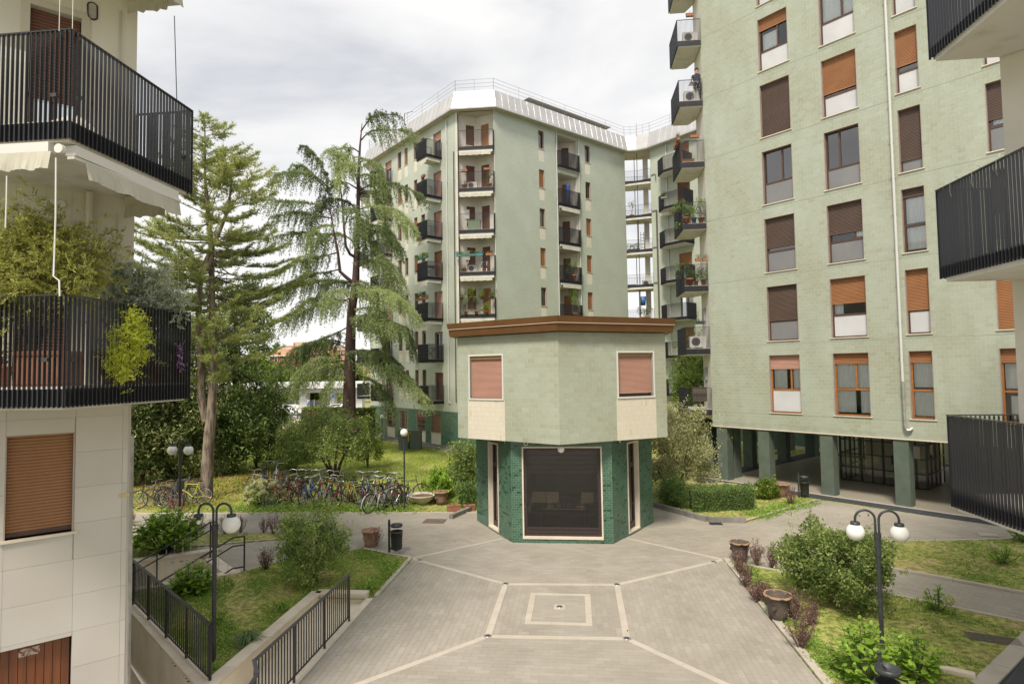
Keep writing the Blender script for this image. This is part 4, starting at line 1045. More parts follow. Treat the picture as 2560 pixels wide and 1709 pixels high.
tiled(FB,'glazed_brick',TFl,flL,flR,-.12,2.34,.147,.0738,.008,.0028,M_teal,holes=[(h[0],h[1],h[2]-.03,h[3])for h in gl_]+cb_,seed=44,tintf=teal_tints)
for q,(a,b,z0,z1)in enumerate(cb_):tiled(FB,'cream_tile',TFl,a,b,z0,z1,.145,.13,.006,.002,M_cream,off=0,seed=q)
m=MB();m.T=TFl;m.box(flL,flR,-.02,0.0,ZG,-.12);m.box(flL,flR,-.45,0,ZG,-.33);part('plinth',m,M_concrete,FB)
tg=MB();tg.T=TFl@Matrix.Translation((0,-.0008,0));holed(tg,flL,flR,-.12,2.34,gl_,.0);part('brick_backing',tg,M_tealgrout,FB)
rsh=random.Random(4)
for q,h in enumerate(hl):
 f=rsh.choice([1.0,1.0,.85,.12,.9]);window(FB,TFl,*h,.14,M_frame_b,rsh.choice([M_orange,M_redbr,M_brown,M_orange]),f,'none',0,None,(),pitch=.06)
for q,h in enumerate(dl):
 k=q//2;f=[.25,1,1,1,1,.05,1][k];window(FB,TFl,*h,.14,M_frame_b,[M_pink,M_pink,M_pink,M_orange,M_pink,M_pink,M_redbr][k],f,'none',0,.5 if f<.5 else None,(),sill=False,pitch=.06)
for q,h in enumerate(gl_):
 wn=window(FB,TFl,*h,.16,M_frame_b,M_orange,[1.0,.28,.0,.15][q],'none',0,.5,(),pitch=.06)
 g=MB();g.T=TFl
 for i in range(9):u=h[0]+(h[1]-h[0])*(i+.5)/9;g.box(u-.008,u+.008,-.02,-.004,h[2],h[3])
 for j in range(4):z=h[2]+(h[3]-h[2])*(j+.5)/4;g.box(h[0],h[1],-.026,-.02,z-.01,z+.01)
 part('window_bars',g,mat('bar_paint',(.28,.22,.17),.5),wn)
# chamfered corner with loggias
cxl,cxr=-8.13,-5.36
def loggia(bld,T,u0,u1,back_u,back_d,z0,z1,seed,depth_side=.35):
 """recess: two slanting back walls, ceiling; local frame T"""
 m=MB();m.T=T
 m.quad((u0,0,z0),(u0,depth_side,z0),(u0,depth_side,z1),(u0,0,z1));m.quad((u1,0,z0),(u1,0,z1),(u1,depth_side,z1),(u1,depth_side,z0))
 L1,_=frame2((u0,depth_side),(back_u,back_d));L2,_=frame2((back_u,back_d),(u1,depth_side))
 w1=math.hypot(back_u-u0,back_d-depth_side);w2=math.hypot(u1-back_u,back_d-depth_side)
 T1=T@L1;T2=T@L2
 h1=(w1*.40,w1*.85,z0+.62,z0+2.12);h2=(w2*.22,w2*.68,z0+.06,z0+2.12)
 m1=MB();m1.T=T1;holed(m1,0,w1,z0,z1,[h1],.2);m1.T=T2;holed(m1,0,w2,z0,z1,[h2],.2)
 m1.v.extend(m.v);b=len(m1.v)-len(m.v)
 for f in m.f:m1.f.append(tuple(i+b for i in f));m1.m.append(0);m1.t.append(.5);m1.s.append(False)
 part('loggia_wall',m1,M_white,bld)
 rr=random.Random(seed)
 window(bld,T1,*h1,.08,M_frame_b,M_redbr,rr.choice([1,1,.5]),'none',0,None,(),jamb=False,pitch=.06)
 window(bld,T2,*h2,.08,M_frame_b,rr.choice([M_redbr,M_orange]),1.0,'none',0,None,(),sill=False,jamb=False,pitch=.06)
 m=MB();m.T=T;m.prism([(u0,0),(u1,0),(u1,depth_side),(back_u,back_d),(u0,depth_side)],z1,z1+.02);part('loggia_ceiling',m,M_soffit,bld)
for k in range(7):
 zb=20.93-3*k
 loggia(FB,TCh,cxl+.12,cxr-.02,-6.75,1.05,zb+.1,zb+2.86,k)
 balcony(FB,[(cxl+.16,41.43),(cxl+.20,41.15),(cxr-.05,41.15),(cxr-.01,41.43)],[(cxr-.03,41.75),(-6.75,42.45),(cxl+.13,41.75)],zb,1.42,kick=.22)
 m=MB();m.box(cxl+.25,cxr-.1,41.18,41.32,zb-.17,zb-.03);aw=part('awning',m,M_whitepaint,FB)
 if k not in(6,):
  m=MB();n=24
  vs=[]
  for i in range(n+1):
   x=cxl+.28+(cxr-cxl-.5)*i/n;vs+=[(x,41.17+.012*math.sin(i*1.9),zb-.12),(x,41.12+.02*math.sin(i*1.9+.6),zb-.38+.012*math.sin(i*1.3+k))]
  m.add(vs,[(2*i,2*i+1,2*i+3,2*i+2)for i in range(n)]);part('valance',m,M_canvas,aw)
 # narrow corner piers
m=MB();m.box(cxl-.05,cxl+.12,41.43,41.75,2.3,ZE);m.box(cxr-.02,cxr+.02,41.42,41.70,2.3,ZE);part('corner_pier',m,M_white,FB)
m=MB();m.quad((cxl,41.44,ZG),(cxr,41.44,ZG),(cxr,41.44,2.95),(cxl,41.44,2.95));part('chamfer_base',m,M_tealgrout,FB)
tiled(FB,'glazed_brick',TCh,cxl,cxr,-.12,2.9,.147,.0738,.008,.0028,M_teal,seed=45,tintf=teal_tints)
# loggias on the right face
for k in range(7):
 zb=20.90-3*k
 loggia(FB,TFr,lg[0]+.02,lg[1]-.02,33.0,1.3,zb+.1,zb+2.6,k+20,.3)
 pts=poly_xy(TFr,[(lg[0]-.05,-.02),(lg[0]-.05,-.22),(lg[1]+.12,-.22),(lg[1]+.12,-.02)])
 balcony(FB,pts,poly_xy(TFr,[(lg[1],.3),(33.0,1.2),(lg[0],.3)]),zb,1.36,kick=.2)
 if k in(1,2,3,5):
  m=MB();m.T=TFr;m.box(lg[0],lg[1]+.05,-.2,-.08,zb-.14,zb-.02);aw=part('awning',m,M_whitepaint,FB)
  m=MB();m.T=TFr;m.quad((lg[0]+.1,-.22,zb-.1),(lg[1],-.22,zb-.1),(lg[1],-.26,zb-.36),(lg[0]+.1,-.26,zb-.36));part('valance',m,M_canvas,aw)
# balconies on the left face, with awning boxes and hanging louvre fronts
for k in range(7):
 zb=20.85-3*k
 for(r_,d_,w_)in((-36.88,1.30,1.45),(-44.65,1.30,1.45)):
  ch=poly_xy(TFl,[(r_,-.01),(r_,-d_),(r_-w_,-d_),(r_-w_,-.01)])
  balcony(FB,ch,[],zb,1.36,kick=.2)
  if k not in(5,6):
   m=MB();m.T=TFl;m.box(r_-w_+.05,r_-.05,-d_+.05,-d_+.20,zb-.18,zb-.03);m.box(r_-.2,r_-.06,-d_+.2,-.1,zb-.18,zb-.03);aw=part('awning',m,M_whitepaint,FB)
   m=MB();m.T=TFl;m.quad((r_-w_+.1,-d_+.02,zb-.14),(r_-.08,-d_+.02,zb-.14),(r_-.08,-d_-.04,zb-.40),(r_-w_+.1,-d_-.04,zb-.40));part('valance',m,M_canvas,aw)
# far left chamfer with projecting balconies
lx,ly=(TFl@Vector((flL,0,0)))[:2]
m=MB();wallq(m,(lx,ly+3.0),(lx,ly),ZG,ZE);wallq(m,(lx+14,ly+17),(lx,ly+3.0),ZG,ZE);part('rear_wall',m,M_greenHazed,FB)
for k in range(7):
 zb=20.9-3*k
 balcony(FB,[(lx-.02,ly-.1),(lx-1.15,ly-.1),(lx-1.15,ly+2.9),(lx-.02,ly+2.9)],[],zb,1.35,kick=.2)
# pipes
def wall_pipe(bld,T,u,z0,z1,y=-.07,r=.045,m_=None,bend=True,name='drain_pipe'):
 m=MB();m.T=T;pts=[(u,y,z1),(u,y,z0+.15)]
 if bend:pts+=[(u+.02,y,z0+.05),(u+.10,y,z0),(u+.14,y+.05,z0)]
 m.tube(pts,r,8);p=part(name,m,m_ or M_pipe_w,bld)
 m=MB();m.T=T;z=z0+1
 while z<z1:m.box(u-r-.02,u+r+.02,y-r*.3,.0,z,z+.03);z+=3
 part('clamp',m,M_steel,p)
wall_pipe(FB,TFl,-36.15,2.95,23.6);wall_pipe(FB,TFl,-47.2,2.9,23.9);wall_pipe(FB,TFl,-35.22,2.9,21.0,m_=M_pipe_d,r=.035,bend=False)
wall_pipe(FB,TFr,31.55,2.5,23.9);wall_pipe(FB,TFr,33.98,2.5,23.9)
# link with open walkways, then the wing
e0=tuple((TFr@Vector((frR,0,0)))[:2]);TW=frame((S,S),40.8);wl0,wl1=-31.2,-8.0;w0=tuple((TW@Vector((wl0,0,0)))[:2]);w1=tuple((TW@Vector((wl1,0,0)))[:2])
mid=((e0[0]+w0[0])/2,51.45)
WB=thing('wing_building','sage green wing with white pipes behind the kiosk roof, joined by open walkways','building',(w0[0],w0[1],0))
for k in range(8):
 zb=20.95-3*k
 m=MB();m.prism([e0,w0,(w0[0]+1.5,w0[1]+1.9),(e0[0]-1.3,e0[1]+1.7)],zb,zb+.16);link_s=part('walkway_slab',m,M_slab,FB)
 m=MB()
 for(a,b)in((e0,mid),(mid,w0)):
  m.bar((a[0],a[1]-.03,zb+.29),(b[0],b[1]-.03,zb+.29),.02,.26)
 part('kick_plate',m,M_kick,link_s)
 m=MB()
 for(a,b,dy)in((e0,mid,-.04),(mid,w0,-.04),((e0[0]-.6,0),(w0[0]+.8,0),1.75)):
  ya=(a[1]if dy<1 else 51.3)+dy;yb=(b[1]if dy<1 else 51.3)+dy
  m.bar((a[0],ya,zb+1.28),(b[0],yb,zb+1.28),.03,.015)
  n=16 if dy<1 else 26
  for i in range(n+1):x=a[0]+(b[0]-a[0])*i/n;y=ya+(yb-ya)*i/n;m.bar((x,y,zb+.16),(x,y,zb+1.27),.008,.03,(0,1,0))
 part('slats',m,M_black,link_s,stuff=True)
 m=MB();m.bar((mid[0],51.5,zb+.16),(mid[0],51.5,zb+3.0),.05,.10,(0,1,0));m.bar((mid[0],51.95,zb+.16),(mid[0],51.95,zb+3.0),.03,.9,(0,1,0))if k in(2,4)else m.bar((mid[0]-.12,52.6,zb+.16),(mid[0]-.12,52.6,zb+3),.05,.1,(0,1,0));part('divider',m,M_pipe_d,link_s)
m=MB();m.box(w0[0]-.42,w0[0]-.02,52.3,52.7,ZG,ZE);part('link_column',m,M_white,WB)
m=MB();wallq(m,e0,(e0[0]-1.6,e0[1]+2.0),ZG,ZE);wallq(m,(w0[0]+1.8,w0[1]+2.2),w0,ZG,ZE);part('link_side_wall',m,M_white,WB)
wd=[(-28.55,-27.35,17.98-3*k+.1+3,20.45-3*k+3)for k in range(-0,8)]
wd=[(a,b,z0,z1)for a,b,z0,z1 in wd if z0>.5 and z1<24]
m=MB();m.T=TW;holed(m,wl0,wl1,ZG,ZE,wd,.3);part('front_wall',m,M_mortar,WB)
tiled(WB,'wall_tile',TW,wl0,wl0+5.5,2.4,ZE,.258,.1458,.009,.0026,M_greenHazed,holes=[(h[0],h[1],h[2]-.03,h[3])for h in wd],seed=51,amt=.3)
tiled(WB,'glazed_brick',TW,wl0+2,wl0+14,-.2,2.4,.147,.0738,.008,.0028,M_teal,seed=52,tintf=teal_tints)
for q,h in enumerate(wd):window(WB,TW,*h,.14,M_frame_b,[M_orange,M_redbr,M_orange,M_orange,M_pink,M_orange,M_pink][q%7],[.9,1,1,.6,.0,1,1][q%7],'none',0,.5 if q%7==4 else None,[(.3,.9,.1,.95)]if q%7==4 else(),sill=False,pitch=.06)
for k in range(8):
 zb=20.98-3*k
 if zb<2:continue
 balcony(WB,poly_xy(TW,[(-29.9,-.01),(-29.9,-.7),(-29.0,-1.25),(-27.1,-1.25),(-27.1,-.01)]),[],zb,1.33,kick=.2)
 if k in(1,4):
  m=MB();m.T=TW;m.box(-29.75,-28.9,-.75,-.3,zb-.28,zb-.02);part('awning',m,M_whitepaint,WB)
wall_pipe(WB,TW,-30.62,0,18.5,m_=M_pipe_d,r=.07,bend=False);wall_pipe(WB,TW,-29.52,.3,23.8,r=.05,bend=False)
for z in(21.6,18.5,15.4,12.4):
 m=MB();m.T=TW;m.tube([(-31.1,-.05,z),(-30.68,-.06,z),(-30.62,-.07,z-.12),(-30.62,-.07,z-.6)],.03,6);part('branch_pipe',m,M_pipe_d,WB)
m=MB();wallq(m,w1,(w1[0]+9,w1[1]+9),ZG,ZE);part('rear_wall',m,M_greenHazed,WB)
# metal roof band with standing seams, soffit, gutter edge and railing
def roof_run(bld,pts,closed_in,zs=ZE,zt=25.25,out_=.55,slope=.42):
 """pts: wall line seen from outside left to right"""
 P=[Vector(p)for p in pts]
 def offl(d):
  r=[]
  for i,p in enumerate(P):
   ns=[]
   for k in(i-1,i):
    if 0<=k<len(P)-1:e=(P[k+1]-P[k]).normalized();ns.append(Vector((e.y,-e.x)))
   n=ns[0]if len(ns)==1 else(ns[0]+ns[1])/(1+ns[0].dot(ns[1]));r.append(p+n*d)
  return r
 O=offl(out_);I=offl(out_-slope);Q=offl(out_-slope-.5)
 m=MB()
 for i in range(len(P)-1):m.quad((*P[i],zs),(*P[i+1],zs),(*O[i+1],zs-.03),(*O[i],zs-.03))
 part('soffit',m,M_soffit,bld)
 roof=None
 m=MB()
 for i in range(len(P)-1):m.quad((*O[i],zs-.03),(*O[i+1],zs-.03),(*O[i+1],zs+.09),(*O[i],zs+.09));m.quad((*I[i],zt),(*I[i+1],zt),(*Q[i+1],zt+.02),(*Q[i],zt+.02))
 roof=part('roof',m,M_roofmetal,bld)
 for i in range(len(P)-1):
  L_=(P[i+1]-P[i]).length;n=max(2,round(L_/.62))
  for j in range(n):
   a0,a1=j/n,(j+1)/n;e=.004/L_
   p0=O[i].lerp(O[i+1],a0+e);p1=O[i].lerp(O[i+1],a1-e);r0=I[i].lerp(I[i+1],a0+e);r1=I[i].lerp(I[i+1],a1-e)
   mm=MB();mm.tint=random.random();jz=random.uniform(-.006,.006)
   mm.quad((*p0,zs+.09),(*p1,zs+.09),(*r1,zt+jz),(*r0,zt+jz))
   d=Vector((p1.y-p0.y,p0.x-p1.x)).normalized()*.02
   mm.quad((*p0,zs+.09),(p0.x+d.x,p0.y+d.y,zs+.10),(r0.x+d.x,r0.y+d.y,zt+.015),(*r0,zt))
   part('roof_panel',mm,M_roofmetal,roof)
 rail=MB()
 Qr=offl(out_-slope-.12)
 for i in range(len(P)-1):
  for z in(zt+.35,zt+.62,zt+.9):rail.bar((*Qr[i],z),(*Qr[i+1],z),.014,.014)
  n=max(2,round((P[i+1]-P[i]).length/2.2))
  for j in range(n+1):q=Qr[i].lerp(Qr[i+1],j/n);rail.bar((*q,zt),(*q,zt+.92),.018,.018)
 part('roof_railing',rail,mat('railing_grey',(.22,.21,.2),.6),bld)
fl0=tuple((TFl@Vector((flL,0,0)))[:2]);flr=(cxl,41.44);frl=(cxr,41.44)
roof_run(FB,[(fl0[0],fl0[1]+3),fl0,flr,frl,e0,(mid[0],mid[1])],None)
roof_run(WB,[(mid[0],mid[1]),w0,w1],None)
m=MB();m.prism([fl0,flr,frl,e0,(e0[0]-6,e0[1]+8),(fl0[0]+4,fl0[1]+8)],ZE+.3,ZE+.5);part('roof_deck',m,M_concrete,FB)
m=MB();m.prism([w0,w1,(w1[0]+8,w1[1]+8),(w0[0]+8,w0[1]+8)],ZE+.3,ZE+.5);part('roof_deck',m,M_concrete,WB)
m=MB();wallq(m,(e0[0]-1.6,e0[1]+2.0),(fl0[0]+10,fl0[1]+12),ZG,ZE);part('rear_wall',m,M_greenHazed,FB)
m=MB();m.prism([(mid[0]-1.3,51.3),(mid[0]+1.4,51.3),(mid[0]+2.6,53.2),(mid[0]-2.4,53.2)],ZE-.05,ZE+.2);part('link_roof',m,M_soffit,FB)
m=MB();m.bar((mid[0],51.2,25.2),(mid[0],51.2,26.3),.05,.05);part('vent_pipe',m,M_steel,FB)
m=MB();m.T=TFl;m.bar((-43.2,.4,25.25),(-43.2,.4,26.7),.04,.04);m.bar((-43.2,.4,26.7),(-41.4,.2,26.2),.03,.03);part('roof_hoist',m,M_pipe_d,FB)
m=MB();m.T=TFr;m.bar((29.2,1.0,25.95),(38.5,1.0,25.95),1.2,.05);part('roof_canopy',m,mat('canopy_grey',(.3,.29,.28),.5),FB)
# ================================================================== left building (white panels, slatted balconies)
LBD=10.19;TLb=frame((-S,S),LBD);CXx,CXy=-6.38,8.03
uc=(CXx+CXy)*S
LBld=thing('white_panel_building','white panelled apartment building on the left with black slatted balconies','building',(CXx,CXy,-1.1))
def ul(px,py):
 d=ray(px,py);n=np.array([-S,S,0]);t=LBD/(d@n);p=EYE+d*t
 return float((p[0]+p[1])*S),float(p[2])
wu0,wz1=ul(15,1093);wu1,wz0=ul(182,1322);gu1,gz1=ul(180,1587)
wz1=4.46;wz0=3.12
du0,dz1=ul(60,25);du1,_=ul(195,60)
hA=[(wu0,wu1,wz0,wz1),(gu1-2.4,gu1,-1.0,gz1)]
hB=[(ul((38,62)[k],600)[0],ul((178,193)[k],600)[0],5.1+2.98*k,7.28+3*k)for k in(0,1)]
m=MB();m.T=TLb;holed(m,uc-7,uc,-1.1,14,hA+hB,.3);part('main_wall',m,mat('panel_joint',(.455,.43,.39),.9),LBld)
def panels(bld,T,u0,u1,zlist,ulist,holes,m_,nm='wall_panel'):
 for i in range(len(ulist)-1):
  for j in range(len(zlist)-1):
   rs=[(ulist[i],ulist[i+1],zlist[j],zlist[j+1])]
   for h in holes:
    nx=[]
    for q in rs:
     if h[1]<=q[0]or h[0]>=q[1]or h[3]<=q[2]or h[2]>=q[3]:nx.append(q);continue
     if h[0]>q[0]:nx.append((q[0],h[0],q[2],q[3]))
     if h[1]<q[1]:nx.append((h[1],q[1],q[2],q[3]))
     a,b=max(q[0],h[0]),min(q[1],h[1])
     if h[2]>q[2]:nx.append((a,b,q[2],h[2]))
     if h[3]<q[3]:nx.append((a,b,h[3],q[3]))
    rs=nx
   for q in rs:
    if q[1]-q[0]<.02 or q[3]-q[2]<.02:continue
    mb=MB();mb.T=T;mb.tint=random.random();g=.0013;mb.box(q[0]+g,q[1]-g,-.014+random.uniform(-.001,.001),.0,q[2]+g,q[3]-g);part(nm,mb,m_,bld)
zl=[-1.1+.48*i for i in range(13)];zl=[z for z in zl if z<4.78]+[4.80]
panels(LBld,TLb,0,0,zl,[uc-7,uc-5.2,uc-3.7,wu0,wu1+.012,uc-.10,uc-.035],[(a-.0,b,c,d)for a,b,c,d in hA],M_panel)
panels(LBld,TLb,0,0,[4.95,6.1,7.80,7.95,9.1,10.85,12.4,14],[uc-7,uc-2.95,uc-1.02,uc],[(a,b,c,d)for a,b,c,d in hB],M_white)
Cc=(CXx,CXy)
m=MB();wallq(m,Cc,(CXx-8,CXy+8),-1.1,14);part('side_wall',m,M_white,LBld)
m=MB();m.bar((CXx-.01,CXy+.02,-1.1),(CXx-.01,CXy+.02,4.35),.05,.05);part('corner_strip',m,M_steel,LBld)
window(LBld,TLb,*hA[0],.13,M_frame_b,None,0,'none',0,None,(),sill=True,jamb=True)
# near window: every roller slat a piece of its own
win_near=LBld.children[-1]
n=30;ph_=(wz1-wz0-.07)/n;w_=wu1-wu0-.03
sm=MB();sm.quad((0,0,0),(w_,0,0),(w_,-.012,ph_*.3),(0,-.012,ph_*.3));sm.quad((0,-.012,ph_*.3),(w_,-.012,ph_*.3),(w_,-.011,ph_*.75),(0,-.011,ph_*.75));sm.quad((0,-.011,ph_*.75),(w_,-.011,ph_*.75),(w_,.003,ph_*.98),(0,.003,ph_*.98))
M_nearsh=mat('tan_roller_slat',(0.33,0.165,0.075),0.55,color2=(0.27,0.13,0.058),scale=4,stretch=(.6,.6,14))
me=sm.mesh('shutter_slat',M_nearsh)
for i in range(n):
 o=bpy.data.objects.new('shutter_slat',me);link(o,win_near,TLb@Matrix.Translation((wu0+.015,.10,wz0+.065+i*ph_)))
m=MB();m.T=TLb;m.box(wu0+.01,wu1-.01,.085,.11,wz0+.012,wz0+.062);part('bottom_rail',m,M_frame_b,win_near)
# garage door of upright boards
dr=MB();dr.T=TLb;dr.box(gu1-2.4,gu1,.14,.16,-1.0,gz1);door=part('garage_door',dr,M_dark,LBld)
x=gu1-.02
while x>gu1-1.6:
 mb=MB();mb.T=TLb;mb.box(x-.088,x-.004,.105,.14,-.98,gz1-.01);part('door_board',mb,M_wood,door);x-=.09
lu,lz=ul(78,1633)
m=MB();m.T=TLb;m.box(lu-.13,lu+.09,.10,.104,lz-.05,lz+.05);part('torn_sticker',m,mat('torn_paper',(.48,.42,.36),.8,color2=(.2,.08,.04),scale=22,contrast=(.45,.55)),door)
m=MB();m.T=TLb;m.bar((uc-.14,-.018,3.52),(uc-.005,-.018,3.53),.002,.05,(0,0,1));part('tape_mark',m,mat('yellow_tape',(.52,.42,.2),.7),LBld)
# balcony doors, upper one with half lowered dark shutter
for k,h in enumerate(hB):window(LBld,TLb,*h,.12,M_frame_b,M_redbr,[.9,.55][k],'none',0,.5,(),sill=False,jamb=False,pitch=.045)
# door surrounds
for h in hB:
 m=MB();m.T=TLb;e=.1;m.box(h[0]-e,h[0],-.03,0,h[2],h[3]);m.box(h[1],h[1]+e,-.03,0,h[2],h[3]);m.box(h[0]-e,h[1]+e,-.03,0,h[3],h[3]+e);part('door_surround',m,M_soffit,LBld)
# balconies
BX,BY0,BY1=-5.50,5.93,8.04
wall_at=lambda y:(y-2*0,0)
def lwx(y):return y-LBD/S
for k,B in((-0,4.86),(1,7.83),(2,10.83)):
 balcony(LBld,[(lwx(BY0),BY0),(BX,BY0),(BX,BY1),(CXx+.01,BY1)],[(CXx-.02,BY1-.04)],B,1.25,slats=True,pitch=.060,blade=.034,kick=.19,lip=.035)
# wall fittings
for(px,py,lab)in((231,30,'dark oval bulkhead lamp on the wall above the upper left balcony'),(113,506,'pale oval bulkhead lamp on the wall under the upper left balcony')):
 u,z=ul(px,py);t=thing('bulkhead_lamp',lab,'lamp',tuple(TLb@Vector((u,0,z))))
 m=MB();m.T=TLb@Matrix.Translation((u,-.02,z));R0=[(.05*math.cos(a),0,.05*math.sin(a))for a in[k*math.pi/8 for k in range(16)]]
 if py>100:R0=[((.17 if math.cos(math.atan2(p[2],p[0]))>0 else-.17)+p[0],0,p[2])for p in R0]
 else:R0=[(p[0]*1.1,0,(.07 if p[2]>0 else-.07)+p[2])for p in R0]
 m.tube(R0+[R0[0]],.015,6,False);part('rim',m,M_black if py<100 else M_whitepaint,t)
 m=MB();m.T=TLb@Matrix.Translation((u,-.03,z));m.add([tuple(p)for p in R0],[tuple(range(16))]);part('lens',m,M_whitepaint if py>100 else M_steel,t)
# pale cabinet with lettering box and ladder on the upper balcony
u0_,z0_=ul(-20,60);u1_,z1_=ul(70,60)
t=thing('cupboard','pale rust spotted cupboard standing on the upper left balcony','cupboard',tuple(TLb@Vector((u1_-.4,-.3,7.95))))
m=MB();m.T=TLb;m.box(u1_-.9,u1_,-.42,-.02,7.95,9.28);part('cupboard_body',m,mat('rusty_white',(.56,.54,.47),.6,color2=(.34,.2,.1),scale=5,contrast=(.66,.72)),t)
m=MB();m.T=TLb;m.box(u1_-.45,u1_-.44,-.425,-.42,8.0,9.25);part('door_seam',m,M_soffit,t)
def text_obj(name,body,size,M,m_,parent,ext=.001):
 cu=bpy.data.curves.new(name,'FONT');cu.body=body;cu.size=size;cu.extrude=ext;cu.align_x='CENTER';cu.align_y='CENTER'
 o=bpy.data.objects.new(name,cu);COL.objects.link(o);dg=bpy.context.evaluated_depsgraph_get();me=bpy.data.meshes.new_from_object(o.evaluated_get(dg));bpy.data.objects.remove(o)
 me.materials.clear();me.materials.append(m_);q=bpy.data.objects.new(name,me);link(q,parent,M);return q
t2=thing('carton','long pale carton lying on top of the balcony cupboard','carton',tuple(TLb@Vector((u1_-.4,-.3,9.285))))
m=MB();m.T=TLb;m.box(u1_-.95,u1_-.01,-.40,-.08,9.285,9.44);part('carton_body',m,mat('carton_white',(.6,.6,.58),.7),t2)
text_obj('lettering','OL',.15,TLb@Matrix.Translation((u1_-.48,-.402,9.365))@Matrix.Rotation(math.pi/2,4,'X'),mat('grey_print',(.3,.3,.31),.8),t2)
# folded ladder / drying rack at the frame edge
t=thing('folding_ladder','dark folding ladder leaning at the left end of the upper balcony','ladder',AT(22,330,6.6));b=Vector(AT(20,300,6.8));b.z=7.96
m=MB()
for s_ in(0,.30):m.bar((b.x+s_-.2,b.y+.1,7.96),(b.x+s_-.35,b.y+.3,9.05),.03,.05)
part('rail',m,M_black,t)
for i in range(5):
 m=MB();f=(i+.6)/5;m.bar((b.x-.2-.15*f,b.y+.1+.2*f,7.96+1.09*f),(b.x+.1-.15*f,b.y+.1+.2*f,7.96+1.09*f),.04,.025);part('rung',m,M_black,t)
# covered bundle on the balcony
t=thing('covered_furniture','pale plastic sheet tied over furniture on the upper left balcony','cover',(-6.25,6.75,7.95))
sh=MB();nU,nV=18,14;vs=[]
for i in range(nU+1):
 for j in range(nV+1):
  a=2*math.pi*i/nU;f=j/nV;r=(1-f**3*.9);wob=.03*math.sin(3*a+5*f)+.02*math.sin(7*a-9*f)
  vs.append((-6.3+(.38+wob)*r*math.cos(a),6.85+(.26+wob)*r*math.sin(a),7.96+.55*f**.8+.05*math.sin(2*a)))
sh.add(vs,[(i*(nV+1)+j,(i+1)*(nV+1)+j,(i+1)*(nV+1)+j+1,i*(nV+1)+j+1)for i in range(nU)for j in range(nV)])
part('sheet',sh,mat('crumpled_sheet',(.50,.48,.41),.45,color2=(.4,.38,.31),scale=6,bump=.6,bscale=9),t)
m=MB()
for a0 in(0,1.2,2.3):m.tube([(-6.3+.39*math.cos(a0+k*.35),6.85+.27*math.sin(a0+k*.35),8.05+.09*k+.1*(a0>1))for k in range(5)],.007,5)
part('cord',m,M_black,t)
# awnings: cassette, valance, arms, crank rods and guy wires
def valance(mb,a,b,z0,dz,lean,k=0):
 a=Vector(a);b=Vector(b);d=(b-a);n=40;e=d.normalized();nn=Vector((e.y,-e.x));vs=[]
 for i in range(n+1):
  p=a+d*(i/n);w=.006*math.sin(i*.9+k)+.004*math.sin(i*2.3);vs+=[(p.x,p.y,z0),(p.x+nn.x*(lean*.5+w),p.y+nn.y*(lean*.5+w),z0-dz*.5),(p.x+nn.x*(lean+2*w),p.y+nn.y*(lean+2*w),z0-dz+.012*math.sin(i*.5+k))]
 mb.add(vs,[(3*i+j,3*i+j+1,3*i+j+4,3*i+j+3)for i in range(n)for j in(0,1)])
for k,B in((0,7.83),(1,10.83)):
 m=MB();m.bar((BX-.09,BY0+.12,B-.07),(BX-.09,BY1-.24,B-.07),.13,.115);m.bar((BX-.09,BY0+.12,B-.15),(BX-.03,BY1-.24,B-.15),.09,.035);aw=part('awning',m,M_whitepaint,LBld)
 m=MB();valance(m,(BX+.0,BY0+.22),(BX+.0,BY1-.26),B-.165,.22,.05);part('valance',m,M_canvas,aw)
 m=MB();m.bar((BX-1.1,BY0+.05,B-.06),(BX-.25,BY0+.05,B-.06),.11,.11);aw2=part('awning',m,M_whitepaint,LBld)
 m=MB();valance(m,(BX-1.05,BY0-.02),(BX-.20,BY0-.02),B-.12,.21,.04,2);part('valance',m,M_canvas,aw2)
 m=MB();m.tube([(0,0,-.025),(0,0,.025)],.052,20);m2=m.mesh('end_disc',M_whitepaint);part('end_disc',m2,M_whitepaint,aw,M=Matrix.Translation((BX-.10,BY0-.01,B-.10))@Matrix.Rotation(math.pi/2,4,'X'))
 # inner awning seen against the sky beyond the building corner
 m=MB();m.bar((CXx+.0,BY1-.12,B-.10),(BX-.16,BY1-.12,B-.10),.15,.13);aw3=part('awning',m,M_soffit,LBld)
 m=MB();valance(m,(CXx+.03,BY1-.22),(BX-.22,BY1-.22),B-.16,.20,.04,3);part('valance',m,M_canvas,aw3)
for k,(px,py0,py1,Y,r,lab)in enumerate([(140,395,690,5.86,.009,'white crank rod hanging in front of the lower left balcony'),(17,440,570,5.86,.008,'thin white rod hanging at the left edge over the lower balcony'),(150,-20,78,5.86,.004,'thin white guy wire above the upper left balcony'),(183,-20,72,5.88,.004,'second thin guy wire above the fold of the upper left balcony')]):
 p=AT(px,py0,Y);q=AT(px-2,py1,Y)
 m=MB();m.tube([p,((p[0]+q[0])/2,(p[1]+q[1])/2,(p[2]+q[2])/2),(p[0],q[1],q[2])]+([(p[0]+.07,q[1],q[2]-.05),(p[0]+.08,q[1],q[2]-.22)]if k==0 else[]),r,6)
 single('crank_rod' if k<2 else 'guy_wire',m,M_whitepaint,lab,'rod' if k<2 else 'wire')
for(px,py0,py1,lab)in((436,40,250,'slanting dark wire from the top awning down to the upper left balcony rail'),(441,530,740,'thin wire from the valance down to the lower left balcony rail'),(412,530,700,'fine wire inside the lower left balcony, left of its outer corner')):
 p=AT(px,py0,7.7);q=AT(px+6,py1,7.8);m=MB();m.tube([p,q],.006 if px==436 else .003,5);single('guy_wire',m,M_black if px==436 else M_steel,lab,'wire')
m=MB();m.T=TLb;u_,_=ul(222,560);m.tube([(u_,-.06,4.96),(u_,-.06,7.8)],.045,10);part('drain_pipe',m,M_white,LBld)
u_,_=ul(304,100)
